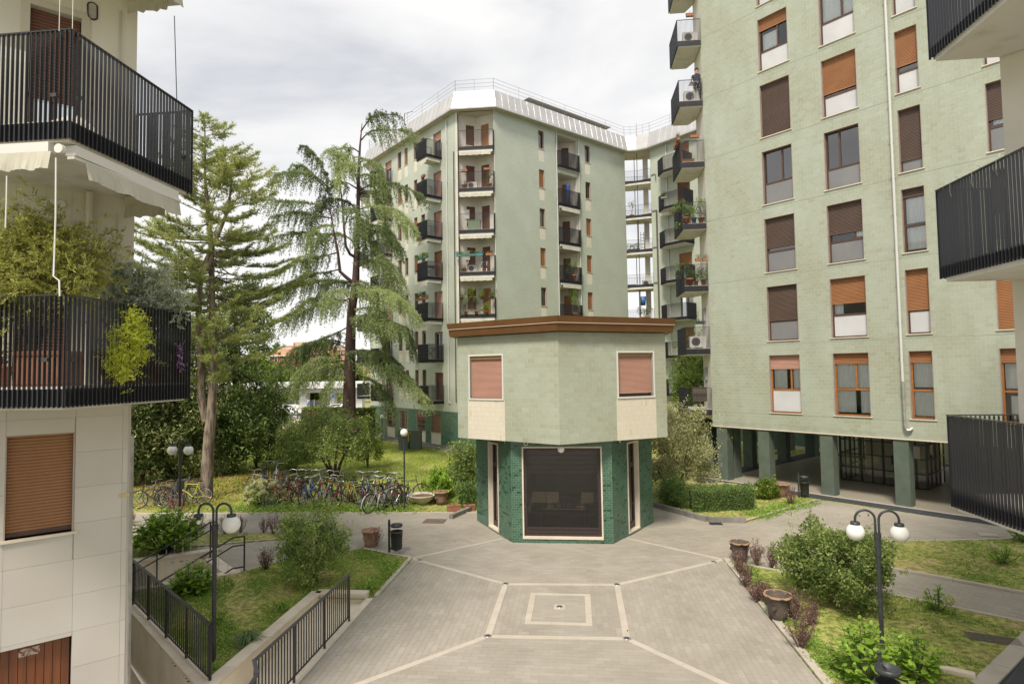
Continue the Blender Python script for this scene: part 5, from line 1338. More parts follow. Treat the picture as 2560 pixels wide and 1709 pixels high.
for z0 in(4.96,7.96):
 m=MB();m.T=TLb;m.tube([(u_-.02,-.04,z0),(u_-.02,-.04,z0+2.6)],.012,6);part('cable_conduit',m,M_soffit,LBld)
# brackets on the slats
for(px,py,Y)in((135,238,5.9),(200,246,6.15),(460,393,7.85),(112,899,5.9),(177,899,6.0),(463,911,7.9)):
 p=AT(px,py,Y);t=None
 m=MB();m.box(p[0]-.035,p[0]+.035,p[1]-.012,p[1]+.012,p[2]-.02,p[2]+.02);part('rail_bracket',m,M_cast,LBld)
# plants and pots on the lower left balcony
FLO=5.11
t=thing('window_box','large terracotta trough standing behind the slats of the lower left balcony','planter',(-6.05,6.18,FLO))
m=MB()
a=AT(60,900,6.2)[0];b_=AT(178,900,6.2)[0]
m.prism([(a+.03,6.06),(b_-.03,6.06),(b_-.03,6.38),(a+.03,6.38)],FLO,FLO+.40);part('trough',m,M_terra,t)
for z in(FLO+.03,FLO+.35):
 m=MB();m.box(a+.01,b_-.01,6.045,6.395,z,z+.045);part('rim',m,M_terra,t)
m=MB();m.box(a+.05,b_-.05,6.08,6.36,FLO+.38,FLO+.395);part('soil',m,M_soil,t)
# thuja-like shrub rising over the rail
LF_THU=leaf_mat('yellow_green_conifer',[(0.120,0.108,0.036),(0.288,0.300,0.072),(0.528,0.528,0.144)],trans=.42)
t=thing('conifer_shrub','loose yellow green conifer shrub rising over the lower left balcony rail','shrub',(-6.2,6.35,FLO+.39))
def spray_bush(t,base,tips,lm,leaf,per,rad,seed,flat=.8,asp=.28,stem=M_stem):
 rs=np.random.default_rng(seed);Ps,Ts,Ds=[],[],[];st=MB()
 for(x,y,z)in tips:
  e=np.array([x,y,z]);b=np.array(base);mid_=(b*.45+e*.55)+rs.normal(0,.06,3)
  st.tube([tuple(b),tuple((b+mid_)/2+rs.normal(0,.03,3)),tuple(mid_),tuple(e)],[.016,.011,.007,.003],5,False)
  k=max(4,per//22)
  for q in range(k):
   f=rs.random()**.6;c=mid_*(1-f)+e*f+rs.normal(0,rad*.45,3)
   d=rs.normal(size=3);d[2]+=.35;d/=np.linalg.norm(d);L_=rs.uniform(.08,.2)
   f2=rs.random(22)[:,None]
   P=c+d*L_*f2+rs.normal(0,.012,(22,3));Ps.append(P);Ts.append(np.full(22,.25+.6*rs.random()**1.1)+rs.normal(0,.12,22)+f2[:,0]*.2);Ds.append(np.tile(d,(22,1)))
 P=np.concatenate(Ps);part('foliage',leaves_mesh('foliage',P,leaf,lm,asp,.3,np.concatenate(Ts),dirs=np.concatenate(Ds)),lm,t)
 part('stems',st,stem,t)
tips=[AT(px,py,Y)for px,py,Y in[(15,560,6.2),(60,535,6.3),(75,520,6.4),(110,590,6.3),(150,600,6.5),(20,640,6.1),(90,660,6.2),(140,650,6.4),(190,600,6.6),(215,620,6.7),(250,600,6.8),(235,680,6.7),(180,690,6.4),(40,710,6.0),(10,720,6.0),(120,710,6.2),(60,610,6.3),(0,600,6.2),(-30,570,6.2),(-40,660,6.2),(275,625,7.0),(160,560,6.5)]]
spray_bush(t,(-6.25,6.3,FLO+.39),tips,LF_THU,.042,1700,.27,5)
t=thing('olive_bush','grey green olive bush behind the rail of the lower left balcony','shrub',(-5.95,7.5,FLO))
LF_OLI=leaf_mat('olive_leaf',[(0.132,0.156,0.096),(0.324,0.372,0.264),(0.624,0.660,0.516)],trans=.28,rough=.4)
tips=[AT(px,py,Y)for px,py,Y in[(262,690,7.2),(290,675,7.3),(310,690,7.5),(335,685,7.5),(360,680,7.6),(385,690,7.7),(405,715,7.8),(430,735,7.8),(440,760,7.8),(410,755,7.8),(370,725,7.6),(330,715,7.5),(290,715,7.3),(350,750,7.6),(300,745,7.4),(390,730,7.7),(255,720,7.0),(320,670,7.5)]]
spray_bush(t,(-5.95,7.45,FLO+.35),tips,LF_OLI,.062,900,.18,8,asp=.22)
m=MB();m.lathe([(.001,0),(.13,0),(.18,.32),(.19,.36),(.15,.36)],(-5.95,7.45,FLO),16);part('pot',m,M_terra,t)
t=thing('asparagus_fern','bright yellow green fern trailing through the slats of the lower left balcony','plant',AT(300,830,6.55))
LF_FERN=leaf_mat('lime_fern',[(0.188,0.233,0.018),(0.437,0.495,0.043),(0.669,0.727,0.102)],trans=.4)
tips=[AT(px,py,Y)for px,py,Y in[(300,800,6.75),(330,815,6.8),(350,840,6.9),(360,850,6.95),(375,835,7.0),(340,880,6.85),(310,870,6.75),(290,850,6.65),(280,890,6.6),(270,920,6.55),(300,930,6.7),(285,950,6.6),(350,910,6.9),(365,900,6.95),(255,925,6.5),(320,940,6.75),(335,850,6.8),(275,960,6.6)]]
spray_bush(t,AT(322,812,6.85),[(BX+.04+random.uniform(0,.06),p[1],p[2])for p in tips],LF_FERN,.024,700,.10,12,asp=.3)
t=thing('purple_trailing_plant','purple leaved trailing plant at the outer end of the lower left balcony','plant',AT(445,860,7.7))
LF_PUR=leaf_mat('purple_leaf',[(0.084,0.036,0.096),(0.204,0.096,0.240),(0.396,0.216,0.444)],trans=.32)
pp=np.array([AT(px,py,7.75)for px,py in[(458,865),(450,880),(445,900),(440,895),(455,905),(435,905),(445,915),(460,870),(430,900),(450,890),(447,920),(438,885),(462,880)]*3]);pp[:,0]=BX+.05;pp+=RNG.normal(0,.022,pp.shape)
part('foliage',leaves_mesh('foliage',pp,.085,LF_PUR,.28,.2,droop=.3),LF_PUR,t)
m=MB();m.tube([AT(462,850,7.75),AT(450,880,7.75),AT(443,915,7.75)],.005,5);part('stems',m,mat('purple_stem',(.15,.06,.13),.6),t)
for k,(px,Y)in enumerate(((20,6.25),(295,7.0),(350,7.3),(400,7.6))):
 p=AT(px,950,Y);pot_plant((p[0]-.1,p[1],FLO),.12,.24,.35,['terracotta pot with leafy plant at the left edge of the lower left balcony','first small pot plant right of the trough behind the slats','second small pot plant right of the trough behind the slats','small pot plant nearest the outer corner of the lower left balcony'][k],nleaf=260,leaf=.04,group='small pots on the lower left balcony')
# ================================================================== right building with slatted balconies at the frame edge
RX,RY=4.90,8.46;wcx,wcy=5.76,8.44
TRb=frame((S,S),(wcx+wcy)*S)
RBld=thing('plastered_building','cream plastered building at the right edge with black slatted balconies','building',(wcx,wcy,0))
m=MB();m.T=TRb;uu=(wcx-wcy)*S;m.quad((uu,0,3.35),(uu+8,0,3.35),(uu+8,0,14),(uu,0,14));part('main_wall',m,M_white,RBld)
m=MB();wallq(m,(wcx+7,wcy+7),(wcx,wcy),3.35,14);part('side_wall',m,M_white,RBld)
m=MB();m.prism([(wcx,wcy),(wcx+7,wcy+7),(wcx+12.6,wcy-5.6+7),(wcx+5.6,wcy-5.6)],3.3,3.4);part('underside',m,M_soffit,RBld)
rwx=lambda y:wcx+(wcy-y)
for k,B in((0,3.30),(1,6.30),(2,9.30)):
 balcony(RBld,[(wcx-.01,RY),(RX,RY),(RX,5.6),(RX,3.2),(rwx(3.2)-.02,3.2)],[(wcx,wcy-.05)],B,1.24,slats=True,pitch=.058,blade=.0305,kick=.12,lip=.08)
m=MB();p=Vector((wcx+.02,wcy-.05,0));m.T=TRb
for z in(6.9,7.75):m.box(uu,uu+8,-.002,0,z,z+.012)
part('wall_joint',m,M_soffit,RBld)
for k in range(5):
 y=8.1-.42*k
 m=MB();m.tube([(RX+.0,y,7.55),(RX+.05,y-.02,7.585),(RX+.0,y-.05,7.60),(RX-.06,y-.03,7.56),(RX-.05,y,7.42),(RX-.03,y+.01,7.36)],.003,5)
 if k<3:single('wire_hook',m,M_steel,['thin wire hook on the middle right balcony rail, farthest along','thin wire hook on the middle right balcony rail, second along','thin wire hook on the middle right balcony rail, nearest the frame'][k],'hook')
# ================================================================== sunken passage, stairs and ramp walls
def wall_strip(name,pts,z0,z1,th,m_,label,cap=None,capw=.05):
 t=thing(name,label,'wall',(pts[0][0],pts[0][1],0))
 for a,b in zip(pts[:-1],pts[1:]):
  mb=MB();mb.bar((a[0],a[1],(z0+z1)/2),(b[0],b[1],(z0+z1)/2),th,z1-z0);part('wall_face',mb,m_,t)
  if cap:
   L_=math.hypot(b[0]-a[0],b[1]-a[1]);k=max(1,round(L_/.95))
   for i in range(k):
    f0,f1=i/k+.003/L_,(i+1)/k-.003/L_;mb=MB()
    mb.bar((a[0]+(b[0]-a[0])*f0,a[1]+(b[1]-a[1])*f0,z1+.025),(a[0]+(b[0]-a[0])*f1,a[1]+(b[1]-a[1])*f1,z1+.025),th+capw*2+random.uniform(-.006,.006),.05);part('coping_stone',mb,cap,t)
 return t
F1a,F1b=(-10.95,13.50),(-6.22,9.60)
wall_strip('retaining_wall',[F1a,F1b],-1.2,.03,.16,M_wallb,'beige retaining wall carrying the long black fence beside the white building',M_stone)
wall_strip('retaining_wall',[(-12.6,15.22),(-10.42,16.62)],-1.2,.12,.18,M_wallb,'beige wall behind the stair handrail below the big hydrangea',M_stone)
wall_strip('retaining_wall',[(-10.90,13.52),(-8.84,15.10)],-1.2,.02,.16,M_wallb,'beige wall on the near side of the garden stairs',M_stone)
wall_strip('retaining_wall',[(-6.12,8.3),(-6.12,13.72),(-4.88,13.72)],-1.4,.06,.15,M_wallb,'low beige wall round the sunken ramp beside the plaza',M_stone)
wall_strip('retaining_wall',[(-4.80,13.6),(-4.80,7.0)],-1.4,-.03,.12,M_stone,'pale edge stones under the fence along the plaza',M_stone,.02)
m=MB();m.prism([(-6.18,7),(-4.8,7),(-4.87,-4),(-15.2,-4),(-15.2,13.2),(-12.6,15.2),(-10.9,13.5)],-1.25,-1.12);struct('passage_floor',m,M_grate)
m=MB();m.add([(-6.05,13.65,-.11),(-4.86,13.65,-.11),(-4.86,13.0,-.14),(-6.05,13.0,-.14),(-6.05,6.0,-1.12),(-4.86,6.0,-1.12)],[(0,3,2,1),(3,4,5,2)]);struct('ramp_floor',m,M_wallb)
m=MB();m.prism([(-9.9,11.6),(-8.6,10.5),(-6.6,8.7),(-6.3,9.4),(-10.6,13.1)],-1.12,-1.10);struct('passage_border',m,M_wallb)
# garden stairs, one object per step
A0,B0=Vector((-10.30,16.42)),Vector((-8.84,15.12));dn=Vector((-.79,-.61)).normalized()
stt=thing('garden_stairs','beige stone steps going down from the path to the sunken passage','stairs',(A0.x,A0.y,0))
for i in range(7):
 a=A0+dn*(.30*i);b=B0+dn*(.30*i);mb=MB()
 mb.prism([tuple(a),tuple(b),tuple(b+dn*.33),tuple(a+dn*.33)],-1.2,-.0-.165*i-.0);part('step',mb,M_stone,stt)
# --- fences and handrails
def fence(name,label,a,b,za,zb,h,pitch,posts,lift=.09,rail_w=.05,bar_r=.009,cat='fence',objs=True,extra=()):
 t=thing(name,label,cat,(a[0],a[1],za));a3=Vector((a[0],a[1],za));b3=Vector((b[0],b[1],zb));d=b3-a3;L_=d.length
 up=Vector((0,0,1))
 mb=MB();mb.bar(tuple(a3+up*h),tuple(b3+up*h),rail_w,.025);part('top_rail',mb,M_black,t)
 mb=MB();mb.bar(tuple(a3+up*lift),tuple(b3+up*lift),.025,.02);part('bottom_rail',mb,M_black,t)
 for i in range(posts+1):
  p=a3+d*(i/posts);mb=MB();mb.bar(tuple(p-up*.06),tuple(p+up*h),.035,.035);part('post',mb,M_black,t)
 n=int(L_/pitch);me=None;ms=MB();ms.box(-bar_r,bar_r,-bar_r,bar_r,0,h-lift-.012);me=ms.mesh('bar',M_black);ang=math.atan2(d.y,d.x)
 for i in range(1,n):
  if any(abs(i/n-j/posts)*L_<pitch*.45 for j in range(posts+1)):continue
  p=a3+d*(i/n)+up*lift;o=bpy.data.objects.new('bar',me);link(o,t,Matrix.Translation(p)@Matrix.Rotation(ang,4,'Z'))
 for e in extra:part(e[0],e[1],M_black,t)
 return t
ext=MB();ext.bar((-4.82,8.62,.98),(-4.58,8.28,.95),.055,.025);ext.bar((-4.58,8.28,.95),(-4.62,7.4,.60),.05,.025)
fence('fence','black upright bar fence along the left edge of the plaza',(-4.80,12.33),(-4.80,8.62),.03,.03,.95,.098,3,extra=[('return_rail',ext)])
fence('fence','long black bar fence on the retaining wall beside the white building',F1a,(F1b[0]+.05,F1b[1]+.05),.07,.05,.97,.115,5)
hr1=thing('stair_handrail','black handrail with pale rods along the back of the garden stairs','handrail',(-10.5,16.5,0))
hr2_=thing('stair_handrail','black handrail with pale rods on the near side of the garden stairs','handrail',(-8.8,15.2,0))
def sloped_rail(t,top,low,posts,hgt,level_end=0.0,n=9):
 top=Vector(top);low=Vector(low);d=low-top
 for nm,off_,w in(('handrail',hgt,.045),('middle_rail',hgt-.22,.028),('lower_rail',.16,.028)):
  mb=MB();mb.bar(tuple(top+Vector((0,0,off_))),tuple(low+Vector((0,0,off_))),w,.03)
  if level_end:mb.bar(tuple(top+Vector((0,0,off_))),tuple(top+Vector((level_end*.79,level_end*.61,off_+.0))),w,.03)
  part(nm,mb,M_black,t)
 for f in posts:
  p=top+d*f if f>=0 else top+Vector((level_end*.79,level_end*.61,0));mb=MB();mb.bar(tuple(p-Vector((0,0,.05))),tuple(p+Vector((0,0,hgt))),.03,.03);part('post',mb,M_black,t)
 for i in range(n):
  p=top+d*((i+.5)/n);mb=MB();mb.tube([tuple(p+Vector((0,0,.02))),tuple(p+Vector((0,0,hgt-.08)))],.007,5);part('rod',mb,M_pipe_w,t)
sloped_rail(hr1,(-10.45,16.30,.0),(-12.15,14.60,-1.02),(0,.55,1),1.0,.12,12)
sloped_rail(hr2_,(-8.98,14.98,.0),(-10.6,13.75,-1.02),(-1,.5,1),.95,.28,9)
t=thing('bag_of_bottles','clear bag of red and blue plastic bottles behind the fence end','bag',ATd(292/1,1400,14.4)if False else(-11.5,14.2,-.2))
bx,by,bz=AT(296,1442,14.2)
m=MB();m.sphere((bx,by,bz),.17,12,8,1.3);part('bag_body',m,mat('clear_bag',(.62,.6,.6),.3,color2=(.3,.32,.34),scale=14,bump=.8,bscale=12),t)
for k,c in enumerate([(.5,.05,.05),(.08,.2,.5),(.6,.3,.05)]):
 m=MB();m.tube([(bx+.02*k,by-.16,bz-.1+.09*k),(bx+.12,by-.17,bz-.12+.09*k)],.032,8);part('bottle',m,mat('bottle_col_%d'%k,c,.35),t)
m=MB();m.box(bx-.3,bx+.3,by-.2,by+.3,-1.12,bz-.2);part('ledge',m,M_wallb,t)
# ================================================================== lamp posts
def arc(c,r,a0,a1,n=14,ux=(1,0)):
 return[(c[0]+r*math.cos(math.radians(a0+(a1-a0)*k/n))*ux[0],c[1]+r*math.cos(math.radians(a0+(a1-a0)*k/n))*ux[1],c[2]+r*math.sin(math.radians(a0+(a1-a0)*k/n)))for k in range(n+1)]
def double_lamp(p,h,label,ang=0,missing=False,gr=.155,spread=.19,base=False,arch=.17):
 t=thing('lamp_post',label,'street lamp',(p[0],p[1],0),'double globe lamp posts');x,y=p;ux=(math.cos(ang),math.sin(ang))
 m=MB();m.tube([(x,y,0),(x,y,h-.35)],.038,14);m.tube([(x,y,h-.35),(x,y,h)],.052,14);m.tube([(x,y,h-.02),(x,y,h+.05)],.062,14)
 part('pole',m,M_cast,t)
 for s_ in(-1,1):
  r=arch;x0=x+ux[0]*s_*.03;y0=y+ux[1]*s_*.03
  c=(x0+ux[0]*s_*r,y0+ux[1]*s_*r,h+.30)
  pts=[(x0,y0,h),(x0,y0,h+.30)]+arc(c,r,180 if s_>0 else 0,0 if s_>0 else 180,ux=ux)[1:]
  e=pts[-1];pts.append((e[0],e[1],e[2]-.07));m=MB();m.tube(pts,.021,10);a=part('arm',m,M_cast,t)
  m=MB();m.lathe([(.001,.03),(.075,.03),(.082,.0),(.082,-.02),(.06,-.03)],(e[0],e[1],e[2]-.08),20);part('lamp_cap',m,M_cast,a)
  if missing and s_<0:
   m=MB();m.lathe([(.035,0),(.035,-.05),(.02,-.06)],(e[0],e[1],e[2]-.10),12);part('bulb_holder',m,M_cast,a)
   m=MB();m.sphere((e[0],e[1],e[2]-.20),.034,12,8,1.3);part('bulb',m,M_globe,a)
  else:
   m=MB();m.sphere((e[0],e[1],e[2]-.09-gr*.93),gr,28,20);part('globe',m,M_globe,a)
 if base:m=MB();m.box(x-.16,x+.16,y-.16,y+.16,-.05,.22);part('concrete_foot',m,M_concrete,t)
 return t
L1p=G(490*DS,1520*DS);L2p=G(280+880*.1913,1180+850*.1913)
double_lamp(L1p,2.42,'black double lamp post on the left lawn with one globe missing',.05,missing=True,gr=.160,arch=.14)
double_lamp(L2p,2.72,'black double lamp post by the big hydrangea, in front of the small bicycle group',.0,gr=.15,arch=.125,base=True)
double_lamp((5.40,11.55),2.12,'black double lamp post with two white globes in the right hand bed',-.12,gr=.155,arch=.165)
def single_lamp(p,h,label,gr=.15,z0=0,r=.03):
 t=thing('lamp_post',label,'street lamp',(p[0],p[1],z0));m=MB();m.tube([(p[0],p[1],z0),(p[0],p[1],h)],r,10);m.lathe([(.05,0),(.05,.05),(.02,.05)],(p[0],p[1],h-.03),12);part('pole',m,M_cast,t)
 m=MB();m.sphere((p[0],p[1],h+gr),gr,22,16);part('globe',m,M_globe,t)
single_lamp(G(928*DS,1170*DS),2.77,'thin black lamp post with a white globe at the end of the bicycle row',.145)
single_lamp((-14.2,43.0),1.80,'thin black lamp post with a white globe beside the far building windows',.15,-.38)
single_lamp((-28.9,60),1.45,'small far lamp with a white globe in front of the white parked cars',.24,-.4,.04)
# ================================================================== litter bins
def litter_bin(p,label,h=.95,rz=0,ash_tilt=0):
 t=thing('litter_bin',label,'litter bin',(p[0],p[1],0),'dark litter bins on posts',rz)
 m=MB();m.bar((-.19,0,0),(-.19,0,h),.04,.06);m.sphere((-.19,0,h+.03),.03,10,8);m.bar((-.19,0,.18),(.05,0,.10),.03,.05);m.bar((-.19,0,h-.12),(-.02,0,h-.12),.02,.03);lpart('post',m,M_cast,t)
 m=MB();m.lathe([(.001,.14),(.13,.14),(.155,.18),(.17,.62),(.178,.62),(.178,.66),(.165,.66),(.155,.2),(.001,.17)],(.03,0,0),26);body=part('bucket',m,M_cast,t,M=WM[t.name])
 m=MB();
 for z in(.25,.52):
  for k in range(18):
   a=2*math.pi*k/18;rr=.160+(z-.18)*.02/.44+.003;m.add([(.03+rr*math.cos(a+q[0]),rr*math.sin(a+q[0]),z+q[1])for q in((-.06,-.012),(.06,-.012),(.06,.012),(-.06,.012))],[(0,1,2,3)])
 part('hole',m,mat('hole_black',(.004,.004,.004),.9),body,M=WM[t.name])
 m=MB();m.lathe([(.001,h-.14),(.15,h-.14),(.155,h-.08),(.165,h-.08),(.165,h-.15),(.001,h-.155)],(.03,0,0),26);lpart('ashtray',m,M_cast,t)
 return t
bp=G(893*DS,1270*DS);litter_bin((bp[0]+.19,bp[1]),'dark litter bin on a post at the tip of the left garden bed',.93)
hp_=G(1600+1245*.3189,950+925*.3189);litter_bin((hp_[0]+.2,hp_[1]),'dark litter bin beside the planter in front of the pillars',.95)
nb=Gd(2023,1519,.83);litter_bin((nb[0]-.03,nb[1]-.19),'dark litter bin with round ashtray at the bottom edge beside the hydrangea',.95,rz=-math.pi/2)
# ================================================================== planters and pots
def rustic_pot(p,r,h,label,mat_=None,wob=.05,fill=True,group='rustic terracotta tubs'):
 t=thing('planter_tub',label,'planter',(p[0],p[1],0),group)
 w=lambda k,i:wob*math.sin(k*1.7+i*.4)*.5+wob*.5*math.sin(k*3.1)
 m=MB();m.lathe([(.001,0),(r*.66,0),(r*.72,h*.3),(r*.82,h*.62),(r*.95,h*.93),(r*1.04,h*.95),(r*1.02,h),(r*.90,h),(r*.84,h*.86),(.001,h*.84)],(p[0],p[1],0),24,w);part('tub',m,mat_ or M_terra_o,t)
 m=MB();m.lathe([(r*1.045,h*.945),(r*1.05,h*1.01),(r*.93,h*1.012),(r*.90,h*.95)],(p[0],p[1],0),24,w);part('rim',m,mat('tub_rim',(.42,.27,.16),.8,color2=(.3,.19,.12),scale=9),t)
 for a in(.4,2.6,4.1):
  m=MB();m.tube([(p[0]+r*.8*math.cos(a),p[1]+r*.8*math.sin(a),h*.55),(p[0]+r*1.0*math.cos(a),p[1]+r*1.0*math.sin(a),h*.58)],[.045,.032],8);part('knot',m,mat_ or M_terra_o,t)
 return t
pm=G(845*DS,1256*DS);rustic_pot((pm[0],pm[1]+.2),.27,.48,'terracotta tub with a dry purple shrub at the far edge of the left garden bed',mat('pale_terracotta',(.40,.25,.17),.8,color2=(.30,.18,.12),scale=5,bump=.15))
p2_=G(1010*DS,1158*DS);rustic_pot((p2_[0],p2_[1]+.2),.31,.50,'terracotta tub standing next to the wide white bowl')
p3_=ZR(262,600);rustic_pot((p3_[0]+.05,p3_[1]+.15),.26,.50,'dark rustic tub at the far left corner of the right hand bed',mat('grey_tub',(.13,.105,.085),.9,color2=(.07,.055,.045),scale=7,bump=.5))
p4_=ZR(545,1040);rustic_pot((p4_[0]+.05,p4_[1]+.12),.27,.52,'empty bark textured tub among purple shrubs at the plaza edge',mat('grey_tub',(.13,.105,.085),.9,color2=(.07,.055,.045),scale=7,bump=.5))
p5_=G(1600+1120*.3189,950+925*.3189);rustic_pot((p5_[0],p5_[1]+.2),.34,.55,'wide brown tub by the litter bin in front of the pillars')
bw=G(965*DS,1158*DS);t=thing('bowl_planter','wide white bowl planter full of brown soil at the end of the bicycle row','planter',(bw[0],bw[1]+.2,0))
m=MB();m.lathe([(.001,0),(.18,0),(.20,.03),(.34,.12),(.52,.30),(.56,.35),(.54,.37),(.49,.34),(.40,.29)],(bw[0],bw[1]+.25,0),34);part('bowl',m,mat('old_white_bowl',(.50,.47,.42),.8,color2=(.28,.25,.22),scale=5,contrast=(.55,.75),bump=.2),t)
m=MB();m.lathe([(.50,.29),(.34,.32),(.15,.36),(.001,.35)],(bw[0],bw[1]+.25,0),30,lambda k,i:.06*math.sin(k*2.3+i));part('soil',m,mat('dry_soil',(.22,.13,.07),1,color2=(.13,.08,.045),scale=14,bump=.8),t)
rp_=G(500+2010*.3189,900+1190*.3189);pot_plant((rp_[0]-.12,rp_[1]+.12,0),.2,.24,.15,'left terracotta trough beside the kiosk corner',box=(.52,.24,.35),nleaf=200,leaf=.03,group='terracotta troughs by the kiosk');pot_plant((rp_[0]+.42,rp_[1]+.36,0),.2,.2,.1,'right terracotta trough beside the kiosk corner',box=(.45,.22,.35),nleaf=100,leaf=.03,group='terracotta troughs by the kiosk')
m=MB();q=ZR(1860,1415,.04);m.T=Matrix.Translation((q[0],q[1],.035))@Matrix.Rotation(-.5,4,'Z');m.box(-.24,.24,-.08,.08,0,.06);single('broken_stone',m,M_stone,'broken pale paving stone lying in the grass of the right hand bed','stone')
# ================================================================== bicycles
def tor(mb,c,R,r,n=26,k=6,ax='y'):
 vs=[];
 for i in range(n):
  a=2*math.pi*i/n
  for j in range(k):
   b=2*math.pi*j/k;q=R+r*math.cos(b);vs.append((c[0]+q*math.cos(a),c[1]+r*math.sin(b),c[2]+q*math.sin(a)))
 old=mb.sm;mb.sm=True;mb.add(vs,[(i*k+j,((i+1)%n)*k+j,((i+1)%n)*k+(j+1)%k,i*k+(j+1)%k)for i in range(n)for j in range(k)]);mb.sm=old
M_tyre=mat('bicycle_tyre',(.02,.02,.02),.8);M_rim=mat('bicycle_rim',(.55,.55,.55),.3,metal=.8);M_saddle=mat('black_saddle',(.02,.018,.018),.5);M_brsad=mat('brown_saddle',(.22,.09,.04),.5)
M_basket=mat('wire_basket',(.10,.085,.07),.7)
def bike_meshes(R=.34):
 d={}
 m=MB();tor(m,(0,0,0),R-.018,.019);d['tyre']=m.mesh('tyre',M_tyre)
 m=MB();tor(m,(0,0,0),R-.045,.010,26,4)
 for i in range(16):a=math.pi*2*i/16;m.bar((.02*math.cos(a+.5),(.02 if i%2 else-.02),.02*math.sin(a+.5)),((R-.05)*math.cos(a),0,(R-.05)*math.sin(a)),.0035,.0035)
 m.tube([(0,-.05,0),(0,.05,0)],.022,8);d['wheel']=m.mesh('wheel',M_rim)
 return d
BKM=bike_meshes();FM={}
cols_b={'silver':(.42,.42,.42),'black':(.025,.025,.028),'red':(.24,.025,.03),'blue':(.03,.12,.38),'yellow':(.52,.50,.05),'orange':(.27,.085,.045),'white':(.55,.55,.53),'green':(.03,.07,.05),'dark grey':(.07,.07,.08),'burgundy':(.09,.025,.03)}
def frame_mesh(c,step=False):
 key=(c,step)
 if key in FM:return FM[key]
 mt=mat('bicycle_paint_'+c.replace(' ','_'),cols_b[c],.3,spec=.6,metal=.3 if c=='silver' else 0)
 m=MB();rw=(-.50,.34);bb=(-.08,.29);st=(-.22,.80);hd=(.36,.82);hb=(.40,.64)
 T=lambda a,b,r:m.tube([(a[0],0,a[1]),(b[0],0,b[1])],r,7)
 T(bb,st,.015);T(hd,hb,.019)
 if step:m.tube([(hb[0],0,hb[1]+.02),(.15,0,.40),(bb[0],0,bb[1]+.04)],.017,7);m.tube([(hd[0],0,hd[1]-.03),(.12,0,.52),(-.14,0,.45)],.014,7)
 else:T(st,hd,.016);T(bb,hb,.019)
 for s_ in(-.05,.05):m.tube([(bb[0],s_*.6,bb[1]),(rw[0],s_,rw[1])],.010,5);m.tube([(st[0]+.01,s_*.5,st[1]-.06),(rw[0],s_,rw[1])],.009,5)
 f=m.mesh('frame',mt)
 m=MB()
 for s_ in(-.045,.045):m.tube([(.40,s_*.6,.64),(.44,s_,.50),(.53,s_,.34)],.012,6)
 m.tube([(.35,0,.84),(.405,0,.63)],.017,7)
 fk=m.mesh('fork',mt)
 m=MB();R=.37
 for cx_ in(-.50,.53):
  a0,a1=(20,200)if cx_<0 else(50,200);pts=[(cx_+R*math.cos(math.radians(a0+(a1-a0)*k/12)),0,.34+R*math.sin(math.radians(a0+(a1-a0)*k/12)))for k in range(13)]
  for i in range(12):m.bar(pts[i],pts[i+1],.045,.006,(math.cos(math.radians(a0+(a1-a0)*i/12)),0,math.sin(math.radians(a0+(a1-a0)*i/12))))
 md=m.mesh('mudguards',mt)
 FM[key]=(f,fk,md);return FM[key]
m=MB();m.tube([(.35,0,.84),(.33,0,.98)],.014,7);m.tube([(.28,-.30,1.0),(.33,-.24,1.03),(.40,-.08,1.0),(.36,0,.98),(.40,.08,1.0),(.33,.24,1.03),(.28,.30,1.0)],.011,7);HB_C=m.mesh('handlebar',M_rim)
m=MB();m.tube([(.35,0,.84),(.34,0,.94)],.014,7);m.tube([(.33,-.29,.96),(.37,-.1,.95),(.37,.1,.95),(.33,.29,.96)],.011,7);HB_F=m.mesh('handlebar',M_black)
m=MB();m.tube([(-.22,0,.80),(-.25,0,.92)],.013,7);SP=m.mesh('seatpost',M_rim)
m=MB();m.add([(-.38,-.085,.94),(-.38,.085,.94),(-.30,.09,.95),(-.12,.02,.945),(-.12,-.02,.945),(-.30,-.09,.95),(-.36,-.06,.90),(-.36,.06,.90),(-.13,.012,.915),(-.13,-.012,.915)],[(0,5,4,3,2,1),(6,7,8,9),(0,1,7,6),(1,2,3,8,7),(3,4,9,8),(4,5,0,6,9)]);SD=m.mesh('saddle',M_saddle)
SDb=SD.copy();SDb.materials.clear();SDb.materials.append(M_brsad)
m=MB();m.tube([(-.08,-.06,.29),(-.08,.06,.29)],.03,8);tor(m,(-.08,-.05,.29),.085,.008,16,4);m.bar((-.08,-.07,.29),(.02,-.07,.16),.015,.015);m.bar((-.08,.07,.29),(-.18,.07,.42),.015,.015);m.bar((.02,-.12,.16),(.02,-.05,.16),.06,.02);m.bar((-.18,.05,.42),(-.18,.12,.42),.06,.02);m.bar((-.08,-.05,.375),(-.50,-.05,.37),.006,.012);m.bar((-.08,-.05,.205),(-.50,-.05,.31),.006,.012);CR=m.mesh('crankset',M_black)
